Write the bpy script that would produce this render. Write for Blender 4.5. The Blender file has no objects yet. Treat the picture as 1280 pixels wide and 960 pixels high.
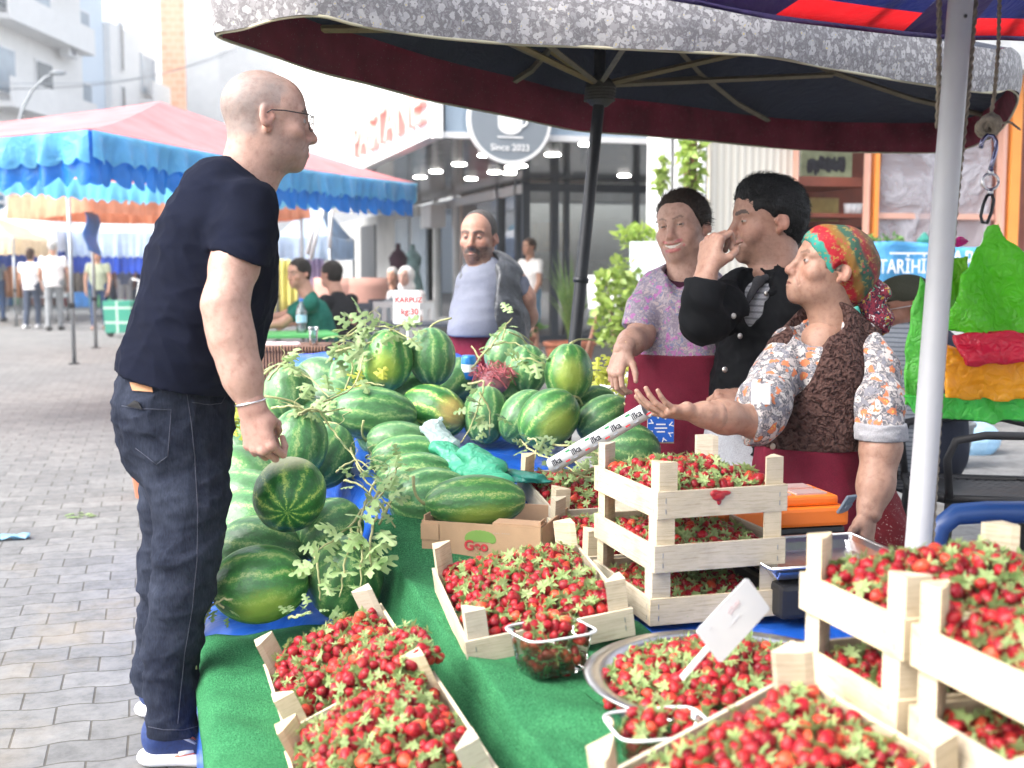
import bpy, bmesh, math, random
import numpy as np
from mathutils import Vector, Matrix, Euler, Quaternion

V = Vector
R = math.radians
rnd = random.Random(7)
SC = bpy.context.scene
COL = SC.collection

# ------------------------------------------------------------------ camera geometry
FPX = 1500.0
PITCH = math.atan(147 / 1500)
CH = 1.25
YAW = math.atan(445 / (1500 * math.cos(PITCH)))
_cp, _sp, _cy, _sy = math.cos(PITCH), math.sin(PITCH), math.cos(YAW), math.sin(YAW)
FW = V((_sy * _cp, _cy * _cp, -_sp)); RT = V((_cy, -_sy, 0)); UPV = V((_sy * _sp, _cy * _sp, _cp))
CAM = V((0, 0, CH))


def P(px, py, d):
    """a pixel of the 1280x960 photograph at a depth in metres -> a point of the place"""
    return CAM + FW * d + RT * ((px - 640) / FPX * d) + UPV * ((480 - py) / FPX * d)


def G(px, py, z=0.0):
    a, b = (px - 640) / FPX, (480 - py) / FPX
    r = FW + RT * a + UPV * b
    return CAM + r * ((z - CH) / r.z)


def proj(p):
    q = V(p) - CAM
    d = q.dot(FW)
    return 640 + FPX * q.dot(RT) / d, 480 - FPX * q.dot(UPV) / d, d


# ------------------------------------------------------------------ objects
def wloc(o):
    p = V((0, 0, 0))
    while o is not None:
        p = p + V(o.location)
        o = o.parent
    return p


def tag(o, label=None, cat=None, group=None, kind=None):
    if label: o['label'] = label
    if cat: o['category'] = cat
    if group: o['group'] = group
    if kind: o['kind'] = kind
    return o


def thing(name, label, cat, loc=(0, 0, 0), rot=(0, 0, 0), group=None):
    o = bpy.data.objects.new(name, None)
    o.empty_display_size = 0.05
    COL.objects.link(o)
    o.location = loc; o.rotation_euler = rot
    return tag(o, label, cat, group)


def copy_tree(o, parent=None):
    c = o.copy(); COL.objects.link(c)
    if parent is not None: c.parent = parent
    for ch in list(o.children): copy_tree(ch, c)
    return c


def new_obj(name, mesh, parent=None, world=False, loc=None):
    o = bpy.data.objects.new(name, mesh)
    COL.objects.link(o)
    if loc is not None: o.location = loc
    if parent is not None: o.parent = parent
    return o


class MB:
    """collects faces and links them as one mesh object"""
    def __init__(s):
        s.v = []; s.f = []; s.m = []; s.sm = []; s.mi = 0; s.smooth = False

    def add(s, vs, fs, M=None):
        n = len(s.v)
        if M is not None: vs = [M @ V(p) for p in vs]
        s.v.extend([tuple(p) for p in vs])
        for f in fs:
            s.f.append(tuple(i + n for i in f)); s.m.append(s.mi); s.sm.append(s.smooth)
        return s

    def box(s, c, size, M=None, taper=1.0, bev=0.0):
        x, y, z = [k / 2 for k in size]
        if bev > 0:
            bm = bmesh.new()
            bmesh.ops.create_cube(bm, size=1.0)
            for v in bm.verts: v.co = V((v.co.x * size[0], v.co.y * size[1], v.co.z * size[2]))
            bmesh.ops.bevel(bm, geom=list(bm.edges), offset=bev, segments=2, affect='EDGES', profile=0.6)
            bm.verts.ensure_lookup_table(); bm.verts.index_update()
            vs = [V(c) + v.co for v in bm.verts]; fs = [[v.index for v in f.verts] for f in bm.faces]
            bm.free()
            return s.add(vs, fs, M)
        t = taper
        vs = [(-x, -y, -z), (x, -y, -z), (x, y, -z), (-x, y, -z), (-x * t, -y * t, z), (x * t, -y * t, z), (x * t, y * t, z), (-x * t, y * t, z)]
        vs = [V(c) + V(p) for p in vs]
        return s.add(vs, [(3, 2, 1, 0), (4, 5, 6, 7), (0, 1, 5, 4), (1, 2, 6, 5), (2, 3, 7, 6), (3, 0, 4, 7)], M)

    def tube(s, pts, r, n=8, M=None, cap=True):
        pts = [V(p) for p in pts]
        rs = r if isinstance(r, (list, tuple)) else [r] * len(pts)
        vs, fs = [], []
        ref = None
        for i, p in enumerate(pts):
            t = (pts[min(i + 1, len(pts) - 1)] - pts[max(i - 1, 0)])
            t = t.normalized() if t.length > 1e-9 else V((0, 0, 1))
            if ref is None:
                ref = V((0, 0, 1)) if abs(t.z) < 0.9 else V((1, 0, 0))
            a = (ref - t * ref.dot(t)).normalized(); b = t.cross(a); ref = a
            for k in range(n):
                w = 2 * math.pi * k / n
                vs.append(p + a * (math.cos(w) * rs[i]) + b * (math.sin(w) * rs[i]))
        for i in range(len(pts) - 1):
            for k in range(n):
                k2 = (k + 1) % n
                fs.append((i * n + k, i * n + k2, (i + 1) * n + k2, (i + 1) * n + k))
        if cap:
            fs.append(tuple(range(n))[::-1]); fs.append(tuple((len(pts) - 1) * n + k for k in range(n)))
        return s.add(vs, fs, M)

    def lathe(s, prof, n=24, M=None, cap=(False, False)):
        vs, fs = [], []
        for r, z in prof:
            for k in range(n):
                w = 2 * math.pi * k / n
                vs.append((r * math.cos(w), r * math.sin(w), z))
        for i in range(len(prof) - 1):
            for k in range(n):
                k2 = (k + 1) % n
                fs.append((i * n + k, i * n + k2, (i + 1) * n + k2, (i + 1) * n + k))
        if cap[0]: fs.append(tuple(range(n))[::-1])
        if cap[1]: fs.append(tuple((len(prof) - 1) * n + k for k in range(n)))
        return s.add(vs, fs, M)

    def ball(s, c, r, n=16, m=10, M=None):
        r = r if isinstance(r, (list, tuple)) else (r, r, r)
        prof = []
        vs, fs = [], []
        for i in range(m + 1):
            a = math.pi * i / m
            for k in range(n):
                w = 2 * math.pi * k / n
                vs.append(V(c) + V((r[0] * math.sin(a) * math.cos(w), r[1] * math.sin(a) * math.sin(w), -r[2] * math.cos(a))))
        for i in range(m):
            for k in range(n):
                k2 = (k + 1) % n
                fs.append((i * n + k, i * n + k2, (i + 1) * n + k2, (i + 1) * n + k))
        return s.add(vs, fs, M)

    def prism(s, poly, ext, M=None):
        """a flat outline (3-D points) given a thickness"""
        n = len(poly); e = V(ext)
        vs = [V(p) for p in poly] + [V(p) + e for p in poly]
        fs = [tuple(range(n))[::-1], tuple(range(n, 2 * n))] + [(i, (i + 1) % n, n + (i + 1) % n, n + i) for i in range(n)]
        return s.add(vs, fs, M)

    def sheet(s, fn, nu, nv, M=None, thick=0.0):
        """surface fn(u, v) for u, v in 0..1; thick closes it as a thin solid"""
        g = [[V(fn(i / nu, j / nv)) for j in range(nv + 1)] for i in range(nu + 1)]
        vs = [p for row in g for p in row]
        w = nv + 1
        fs = [(i * w + j, (i + 1) * w + j, (i + 1) * w + j + 1, i * w + j + 1) for i in range(nu) for j in range(nv)]
        if thick:
            nrm = []
            for i in range(nu + 1):
                for j in range(nv + 1):
                    a = g[min(i + 1, nu)][j] - g[max(i - 1, 0)][j]; b = g[i][min(j + 1, nv)] - g[i][max(j - 1, 0)]
                    c = a.cross(b); nrm.append(c.normalized() if c.length > 1e-12 else V((0, 0, 1)))
            N = len(vs)
            vs2 = [p - q * thick for p, q in zip(vs, nrm)]
            fs2 = [tuple(k + N for k in f[::-1]) for f in fs]
            ed = [(i * w, (i + 1) * w) for i in range(nu)] + [((i + 1) * w + nv, i * w + nv) for i in range(nu)]
            ed += [(j + 1, j) for j in range(nv)] + [(nu * w + j, nu * w + j + 1) for j in range(nv)]
            fs = fs + fs2 + [(b, a, a + N, b + N) for a, b in ed]
            vs = vs + vs2
        return s.add(vs, fs, M)

    def build(s, name, mats, parent=None, loc=None, world=False):
        """world=True: the points are places in the world; the object's origin goes to loc (or its parent's place)"""
        base = V((0, 0, 0))
        if world:
            base = wloc(parent) if parent is not None else V((0, 0, 0))
            if loc is not None: base = V(loc)
        me = bpy.data.meshes.new(name)
        if base.length > 0:
            b = tuple(base)
            vs = [(p[0] - b[0], p[1] - b[1], p[2] - b[2]) for p in s.v]
        else:
            vs = s.v
        me.from_pydata(vs, [], s.f)
        for m in (mats if isinstance(mats, (list, tuple)) else [mats]): me.materials.append(m)
        me.polygons.foreach_set('material_index', s.m)
        me.polygons.foreach_set('use_smooth', s.sm)
        me.update()
        o = new_obj(name, me, parent)
        if world:
            o.location = base - (wloc(parent) if parent is not None else V((0, 0, 0)))
        elif loc is not None:
            o.location = loc
        return o


def frame_mat(o, x, y, z):
    m = Matrix.Identity(4)
    for i in range(3):
        m[i][0], m[i][1], m[i][2], m[i][3] = x[i], y[i], z[i], o[i]
    return m


def basis(o, fwd, up):
    """x right, y forward, z up"""
    y = V(fwd).normalized(); z = (V(up) - y * V(up).dot(y)).normalized(); x = y.cross(z)
    return frame_mat(V(o), x, y, z)


def text_obj(name, s, size, mat, M, parent=None, extrude=0.002, align='CENTER', bold=0.0, sx=1.0):
    c = bpy.data.curves.new(name, 'FONT')
    c.body = s; c.size = size; c.extrude = extrude; c.align_x = align; c.align_y = 'CENTER'; c.offset = bold
    t = bpy.data.objects.new(name + '_src', c)
    COL.objects.link(t)
    bpy.context.view_layer.update()
    me = bpy.data.meshes.new_from_object(t.evaluated_get(bpy.context.evaluated_depsgraph_get()))
    bpy.data.objects.remove(t); bpy.data.curves.remove(c)
    me.materials.clear(); me.materials.append(mat)
    S = Matrix.Diagonal((sx, 1, 1, 1))
    pl = wloc(parent) if parent is not None else V((0, 0, 0))
    me.transform(Matrix.Translation(-pl) @ M @ S)
    me.name = name
    return new_obj(name, me, parent)


# ------------------------------------------------------------------ materials
def _nt(name):
    m = bpy.data.materials.new(name); m.use_nodes = True
    nt = m.node_tree
    return m, nt, nt.nodes['Principled BSDF']


def N(nt, typ, **kw):
    n = nt.nodes.new(typ)
    for k, v in kw.items():
        if k.startswith('i_'):
            key = k[2:]
            n.inputs[int(key) if key.isdigit() else key.replace('_', ' ')].default_value = v
        else:
            setattr(n, k, v)
    return n


def ramp(nt, stops, interp='LINEAR'):
    n = nt.nodes.new('ShaderNodeValToRGB'); cr = n.color_ramp; cr.interpolation = interp
    while len(cr.elements) > 1: cr.elements.remove(cr.elements[-1])
    cr.elements[0].position = stops[0][0]; cr.elements[0].color = (*stops[0][1], 1)
    for p, c in stops[1:]:
        e = cr.elements.new(p); e.color = (*c, 1)
    return n


def mixc(nt, fac, a, b, mode='MIX'):
    n = nt.nodes.new('ShaderNodeMix'); n.data_type = 'RGBA'; n.blend_type = mode; n.clamp_result = False
    for sock, val in ((n.inputs[0], fac), (n.inputs[6], a), (n.inputs[7], b)):
        if isinstance(val, (int, float)): sock.default_value = val
        elif isinstance(val, (tuple, list)): sock.default_value = (*val, 1)
        else: nt.links.new(val, sock)
    return n.outputs[2]


def mth(nt, op, a, b=None, c=None):
    n = nt.nodes.new('ShaderNodeMath'); n.operation = op
    for i, val in enumerate((a, b, c)):
        if val is None: continue
        if isinstance(val, (int, float)): n.inputs[i].default_value = val
        else: nt.links.new(val, n.inputs[i])
    return n.outputs[0]


def coords(nt, kind='Object', scale=(1, 1, 1), rot=(0, 0, 0)):
    tc = nt.nodes.new('ShaderNodeTexCoord'); mp = nt.nodes.new('ShaderNodeMapping')
    mp.inputs['Scale'].default_value = scale; mp.inputs['Rotation'].default_value = rot
    nt.links.new(tc.outputs[kind], mp.inputs[0])
    return mp.outputs[0]


def noise_tex(nt, co, scale, detail=4, rough=0.55, dist=0.0):
    n = N(nt, 'ShaderNodeTexNoise'); n.inputs['Scale'].default_value = scale; n.inputs['Detail'].default_value = detail
    n.inputs['Roughness'].default_value = rough; n.inputs['Distortion'].default_value = dist
    nt.links.new(co, n.inputs['Vector'])
    return n


def add_bump(nt, bs, height, strength=0.3, dist=0.01):
    b = nt.nodes.new('ShaderNodeBump'); b.inputs['Strength'].default_value = strength; b.inputs['Distance'].default_value = dist
    nt.links.new(height, b.inputs['Height']); nt.links.new(b.outputs[0], bs.inputs['Normal'])


def mat(name, col, rough=0.6, metal=0.0, var=0.15, vs=8.0, bump=0.0, bs=60.0, spec=0.5, alpha=1.0, trans=0.0, emit=None, es=0.0, thin=0.0, scale=(1, 1, 1), ior=1.45, coat=0.0):
    """painted, wooden, cloth or metal surface with uneven colour and fine relief"""
    m, nt, b = _nt(name)
    co = coords(nt, 'Object', scale)
    if var > 0:
        nz = noise_tex(nt, co, vs, 5, 0.6)
        lo = tuple(c * (1 - var) for c in col); hi = tuple(min(1, c * (1 + var)) for c in col)
        rp = ramp(nt, [(0.3, lo), (0.7, hi)])
        nt.links.new(nz.outputs['Fac'], rp.inputs[0])
        nt.links.new(rp.outputs[0], b.inputs['Base Color'])
        cs = rp.outputs[0]
    else:
        b.inputs['Base Color'].default_value = (*col, 1)
        cs = None
    b.inputs['Roughness'].default_value = rough; b.inputs['Metallic'].default_value = metal
    b.inputs['Specular IOR Level'].default_value = spec; b.inputs['Alpha'].default_value = alpha
    b.inputs['Transmission Weight'].default_value = trans; b.inputs['IOR'].default_value = ior
    b.inputs['Coat Weight'].default_value = coat
    if emit:
        b.inputs['Emission Color'].default_value = (*emit, 1); b.inputs['Emission Strength'].default_value = es
    if bump > 0:
        n2 = noise_tex(nt, co, bs, 3, 0.6)
        add_bump(nt, b, n2.outputs['Fac'], bump, 0.004)
    if thin > 0:
        out = nt.nodes['Material Output']
        tr = nt.nodes.new('ShaderNodeBsdfTranslucent'); mx = nt.nodes.new('ShaderNodeMixShader')
        mx.inputs[0].default_value = thin
        if cs is not None: nt.links.new(cs, tr.inputs[0])
        else: tr.inputs[0].default_value = (*col, 1)
        nt.links.new(b.outputs[0], mx.inputs[1]); nt.links.new(tr.outputs[0], mx.inputs[2]); nt.links.new(mx.outputs[0], out.inputs[0])
    return m


# ------------------------------------------------------------------ implicit surfaces for bodies, clothes and soft things
def _ext(*pr):
    return None


class SDF:
    def __init__(s):
        s.ops = []; s.post = None

    def _bb(s, pts, rad):
        a = np.array(pts, float)
        return a.min(0) - rad, a.max(0) + rad

    def cone(s, a, b, ra, rb, k=0.02, sub=False, cut=None, flat=None):
        """capsule from a to b with changing radius; flat=(axis vector, factor) squashes it along an axis"""
        a = np.array(a, float); b = np.array(b, float)
        ba = b - a; L2 = max(float(ba @ ba), 1e-9)
        ax = None
        if flat is not None:
            ax = np.array(flat[0], float); ax /= np.linalg.norm(ax); fl = flat[1]

        def f(X, Y, Z):
            px, py, pz = X - a[0], Y - a[1], Z - a[2]
            t = np.clip((px * ba[0] + py * ba[1] + pz * ba[2]) / L2, 0, 1)
            dx, dy, dz = px - ba[0] * t, py - ba[1] * t, pz - ba[2] * t
            if ax is not None:
                q = dx * ax[0] + dy * ax[1] + dz * ax[2]
                e = (1 / fl - 1) * q
                dx, dy, dz = dx + e * ax[0], dy + e * ax[1], dz + e * ax[2]
            d = np.sqrt(dx * dx + dy * dy + dz * dz) - (ra + (rb - ra) * t)
            if cut is not None:
                for cpt, cn in cut:
                    d = np.maximum(d, (X - cpt[0]) * cn[0] + (Y - cpt[1]) * cn[1] + (Z - cpt[2]) * cn[2])
            return d
        s.ops.append((f, s._bb([a, b], max(ra, rb) * (1 if flat is None else max(1, flat[1]))), k, sub))
        return s

    def ell(s, c, r, Rm=None, k=0.02, sub=False, cut=None):
        c = np.array(c, float); r = np.array(r, float)
        Rn = np.array(Rm, float) if Rm is not None else None
        rm = float(r.min())

        def f(X, Y, Z):
            x, y, z = X - c[0], Y - c[1], Z - c[2]
            if Rn is not None:
                x, y, z = (Rn[0, 0] * x + Rn[1, 0] * y + Rn[2, 0] * z, Rn[0, 1] * x + Rn[1, 1] * y + Rn[2, 1] * z, Rn[0, 2] * x + Rn[1, 2] * y + Rn[2, 2] * z)
            k0 = np.sqrt((x / r[0]) ** 2 + (y / r[1]) ** 2 + (z / r[2]) ** 2)
            k1 = np.sqrt((x / r[0] ** 2) ** 2 + (y / r[1] ** 2) ** 2 + (z / r[2] ** 2) ** 2) + 1e-6
            d = k0 * (k0 - 1) / k1
            if cut is not None:
                for cpt, cn in cut:
                    d = np.maximum(d, (X - cpt[0]) * cn[0] + (Y - cpt[1]) * cn[1] + (Z - cpt[2]) * cn[2])
            return d
        s.ops.append((f, s._bb([c], float(r.max())), k, sub))
        return s

    def grid(s, res):
        adds = [o for o in s.ops if not o[3]]
        lo = np.min([o[1][0] for o in adds], 0) - 0.02 - 3 * res
        hi = np.max([o[1][1] for o in adds], 0) + 0.02 + 3 * res
        n = np.ceil((hi - lo) / res).astype(int) + 1
        F = np.full(n, 1.0, np.float32)
        ax = [(lo[i] + res * np.arange(n[i])).astype(np.float32) for i in range(3)]
        for f, (bl, bh), k, sub in s.ops:
            m = k + 4 * res + 0.012
            i0 = np.clip(np.floor((bl - m - lo) / res).astype(int), 0, n - 1); i1 = np.clip(np.ceil((bh + m - lo) / res).astype(int) + 1, 1, n)
            if np.any(i1 <= i0): continue
            sl = tuple(slice(i0[i], i1[i]) for i in range(3))
            X = ax[0][sl[0]][:, None, None]; Y = ax[1][sl[1]][None, :, None]; Z = ax[2][sl[2]][None, None, :]
            d = f(X, Y, Z).astype(np.float32)
            A = F[sl]
            if sub:
                d = -d
                if k > 0:
                    h = np.maximum(k - np.abs(A - d), 0) / k
                    F[sl] = np.maximum(A, d) + h * h * k * 0.25
                else:
                    F[sl] = np.maximum(A, d)
            else:
                if k > 0:
                    h = np.maximum(k - np.abs(A - d), 0) / k
                    F[sl] = np.minimum(A, d) - h * h * k * 0.25
                else:
                    F[sl] = np.minimum(A, d)
        if s.post is not None:
            nb = np.argwhere(np.abs(F) < 0.03 + 2 * res)
            pts = lo + nb * res
            F[nb[:, 0], nb[:, 1], nb[:, 2]] += s.post(pts).astype(np.float32)
        # close at the border
        F[0] = F[-1] = 1; F[:, 0] = F[:, -1] = 1; F[:, :, 0] = F[:, :, -1] = 1
        return F, lo

    def surf(s, res):
        F, lo = s.grid(res)
        S = F < 0
        c = [S[i:S.shape[0] - 1 + i, j:S.shape[1] - 1 + j, k:S.shape[2] - 1 + k] for i in (0, 1) for j in (0, 1) for k in (0, 1)]
        al = c[0].copy(); an = c[0].copy()
        for q in c[1:]: al &= q; an |= q
        cells = np.argwhere(an & ~al)
        if len(cells) == 0: return np.zeros((0, 3)), []
        idx = np.full(an.shape, -1, np.int64)
        idx[cells[:, 0], cells[:, 1], cells[:, 2]] = np.arange(len(cells))
        acc = np.zeros((len(cells), 3)); cnt = np.zeros(len(cells))
        cor = [np.array((i, j, k)) for i in (0, 1) for j in (0, 1) for k in (0, 1)]
        val = [F[cells[:, 0] + q[0], cells[:, 1] + q[1], cells[:, 2] + q[2]] for q in cor]
        for a in range(8):
            for b in range(a + 1, 8):
                if np.abs(cor[a] - cor[b]).sum() != 1: continue
                va, vb = val[a], val[b]
                x = (va < 0) != (vb < 0)
                t = np.where(x, va / np.where(x, va - vb, 1), 0)[:, None]
                acc += np.where(x[:, None], cor[a] + (cor[b] - cor[a]) * t, 0); cnt += x
        vs = lo + (cells + acc / cnt[:, None]) * res
        quads = []
        for axx in range(3):
            sl0 = [slice(None)] * 3; sl1 = [slice(None)] * 3
            sl0[axx] = slice(0, -1); sl1[axx] = slice(1, None)
            A = S[tuple(sl0)]; B = S[tuple(sl1)]
            e = np.argwhere(A != B)
            o1, o2 = [(1, 2), (2, 0), (0, 1)][axx]
            ok = (e[:, o1] > 0) & (e[:, o2] > 0) & (e[:, o1] < S.shape[o1] - 1) & (e[:, o2] < S.shape[o2] - 1)
            e = e[ok]
            d1 = np.zeros(3, int); d1[o1] = 1; d2 = np.zeros(3, int); d2[o2] = 1
            q = [e - d1 - d2, e - d2, e, e - d1]
            qi = np.stack([idx[x[:, 0], x[:, 1], x[:, 2]] for x in q], 1)
            flip = ~A[e[:, 0], e[:, 1], e[:, 2]]
            qi[flip] = qi[flip][:, ::-1]
            quads.append(qi)
        q = np.concatenate(quads); q = q[(q >= 0).all(1)]
        return vs, q


def mesh_np(name, parts, mats, parent=None, base=None, colors=None):
    """parts: list of (verts, quads); one mesh"""
    vs = np.concatenate([p[0] for p in parts]); off = np.cumsum([0] + [len(p[0]) for p in parts])
    fs = np.concatenate([np.asarray(p[1]) + off[i] for i, p in enumerate(parts) if len(p[1])])
    b = wloc(parent) if parent is not None else V((0, 0, 0))
    if base is not None: b = V(base)
    vv = (vs - np.array(b)).astype(np.float32)
    me = bpy.data.meshes.new(name)
    nq = len(fs)
    me.vertices.add(len(vv)); me.vertices.foreach_set('co', vv.ravel())
    me.loops.add(nq * 4); me.loops.foreach_set('vertex_index', fs.astype(np.int32).ravel())
    me.polygons.add(nq); me.polygons.foreach_set('loop_start', np.arange(nq, dtype=np.int32) * 4)
    me.polygons.foreach_set('loop_total', np.full(nq, 4, np.int32))
    me.polygons.foreach_set('use_smooth', np.ones(nq, bool))
    me.update(calc_edges=True); me.validate()
    for m in (mats if isinstance(mats, (list, tuple)) else [mats]): me.materials.append(m)
    if colors is not None:
        ca = me.color_attributes.new('col', 'FLOAT_COLOR', 'POINT')
        cc = np.ones((len(vv), 4), np.float32); cc[:, :colors.shape[1]] = colors
        ca.data.foreach_set('color', cc.ravel())
    o = new_obj(name, me, parent)
    o.location = b - (wloc(parent) if parent is not None else V((0, 0, 0)))
    return o


def wrinkle(seed, freq=18.0, amp=0.004, along=(0, 0, 1), squash=0.35, sharp=True):
    """folds in cloth: stretched ridges; along is the direction in which a fold runs"""
    g = np.random.RandomState(seed)
    al = np.array(along, float); al /= np.linalg.norm(al)
    K = []
    for i in range(7):
        k = g.normal(size=3); k -= al * (k @ al) * (1 - squash); k /= np.linalg.norm(k)
        K.append((k * freq * g.uniform(0.6, 1.7), g.uniform(0, 6.28), g.normal(size=3) * freq * 0.35, g.uniform(0, 6.28)))

    def f(p):
        o = 0
        for k, ph, kk, ph2 in K:
            w = np.sin(p @ k + ph + 1.4 * np.sin(p @ kk + ph2))
            o = o + ((1 - np.abs(w)) ** 2 - 0.35 if sharp else w * 0.5)
        return o / len(K) * amp * -2.0
    return f
# ------------------------------------------------------------------ materials of the stall and the street
def wood_mat(name, col, dark=0.75, scale=(1, 1, 1)):
    m, nt, b = _nt(name)
    co = coords(nt, 'Object', scale)
    w = noise_tex(nt, co, 9, 6, 0.65, 0.6)
    gr = noise_tex(nt, coords(nt, 'Object', (5, 5, 110)), 3, 5, 0.7, 0.3)
    r = ramp(nt, [(0.25, tuple(c * dark for c in col)), (0.5, col), (0.75, tuple(min(1, c * 1.12) for c in col))])
    nt.links.new(w.outputs['Fac'], r.inputs[0])
    oi = nt.nodes.new('ShaderNodeObjectInfo')
    hs = nt.nodes.new('ShaderNodeHueSaturation')
    hs.inputs['Hue'].default_value = 0.5
    nt.links.new(mth(nt, 'MULTIPLY_ADD', oi.outputs['Random'], 0.35, 0.8), hs.inputs['Value'])
    nt.links.new(mth(nt, 'MULTIPLY_ADD', oi.outputs['Random'], 0.5, 0.7), hs.inputs['Saturation'])
    gc = mixc(nt, 1.0, r.outputs[0], ramp_out(nt, gr.outputs['Fac'], [(0.32, (0.72, 0.68, 0.62)), (0.5, (1, 1, 1)), (0.7, (1.06, 1.05, 1.03))]), 'MULTIPLY')
    nt.links.new(gc, hs.inputs['Color']); nt.links.new(hs.outputs[0], b.inputs['Base Color'])
    b.inputs['Roughness'].default_value = 0.75; b.inputs['Specular IOR Level'].default_value = 0.25
    add_bump(nt, b, w.outputs['Fac'], 0.25, 0.003)
    return m


def paver_mat():
    m, nt, b = _nt('interlocking_pavers')
    tc = nt.nodes.new('ShaderNodeTexCoord')
    sp = nt.nodes.new('ShaderNodeSeparateXYZ'); nt.links.new(tc.outputs['Object'], sp.inputs[0])
    nz0 = noise_tex(nt, tc.outputs['Object'], 1.3, 2, 0.5)
    wob = mth(nt, 'MULTIPLY_ADD', nz0.outputs['Fac'], 0.02, -0.01)
    sx = mth(nt, 'MULTIPLY', mth(nt, 'SINE', mth(nt, 'MULTIPLY', sp.outputs[0], 2 * math.pi / 0.197)), 0.0085)
    fine = noise_tex(nt, tc.outputs['Object'], 45, 3, 0.6)
    jx = mth(nt, 'MULTIPLY_ADD', fine.outputs['Fac'], 0.008, -0.004)
    yy = mth(nt, 'ADD', mth(nt, 'ADD', mth(nt, 'ADD', sp.outputs[1], sx), wob), jx)
    xx = mth(nt, 'ADD', sp.outputs[0], mth(nt, 'MULTIPLY', wob, 0.6))
    cb = nt.nodes.new('ShaderNodeCombineXYZ'); nt.links.new(xx, cb.inputs[0]); nt.links.new(yy, cb.inputs[1])
    br = nt.nodes.new('ShaderNodeTexBrick'); br.offset = 0.5
    for k, v in (('Scale', 1.0), ('Mortar Size', 0.0036), ('Mortar Smooth', 0.35), ('Brick Width', 0.197), ('Row Height', 0.142), ('Bias', 0.0)):
        br.inputs[k].default_value = v
    br.inputs['Color1'].default_value = (0.140, 0.140, 0.142, 1); br.inputs['Color2'].default_value = (0.185, 0.184, 0.184, 1); br.inputs['Mortar'].default_value = (0.075, 0.07, 0.062, 1)
    nt.links.new(cb.outputs[0], br.inputs['Vector'])
    # worn blotches, sand and damp
    n1 = noise_tex(nt, tc.outputs['Object'], 0.55, 5, 0.6); n2 = noise_tex(nt, tc.outputs['Object'], 14, 8, 0.75)
    c = mixc(nt, 1.0, br.outputs['Color'], ramp_out(nt, n2.outputs['Fac'], [(0.3, (0.62, 0.62, 0.62)), (0.52, (1.0, 1.0, 1.0)), (0.75, (1.3, 1.29, 1.27))]), 'MULTIPLY')
    c = mixc(nt, 1.0, c, ramp_out(nt, n1.outputs['Fac'], [(0.3, (0.86, 0.87, 0.88)), (0.7, (1.1, 1.09, 1.06))]), 'MULTIPLY')
    n3 = noise_tex(nt, tc.outputs['Object'], 1.6, 5, 0.65, 0.5)
    near = mth(nt, 'LESS_THAN', sp.outputs[1], 5.35)
    sand = mth(nt, 'MULTIPLY', ramp_out(nt, n3.outputs['Fac'], [(0.5, (0, 0, 0)), (0.68, (1, 1, 1))]), mth(nt, 'MULTIPLY_ADD', near, 0.36, 0.0))
    c = mixc(nt, sand, c, (0.27, 0.215, 0.14))
    n4 = noise_tex(nt, tc.outputs['Object'], 0.9, 4, 0.7, 1.0)
    c = mixc(nt, mth(nt, 'MULTIPLY', ramp_out(nt, n4.outputs['Fac'], [(0.57, (0, 0, 0)), (0.63, (1, 1, 1))]), 0.22), c, (0.12, 0.118, 0.115))
    nt.links.new(c, b.inputs['Base Color'])
    b.inputs['Roughness'].default_value = 0.85; b.inputs['Specular IOR Level'].default_value = 0.3
    inv = mth(nt, 'SUBTRACT', 1.0, br.outputs['Fac'])
    h = mth(nt, 'ADD', inv, mth(nt, 'MULTIPLY', n2.outputs['Fac'], 0.35))
    add_bump(nt, b, h, 0.55, 0.006)
    return m


def ramp_out(nt, sock, stops, interp='LINEAR'):
    r = ramp(nt, stops, interp); nt.links.new(sock, r.inputs[0]); return r.outputs[0]


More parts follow.
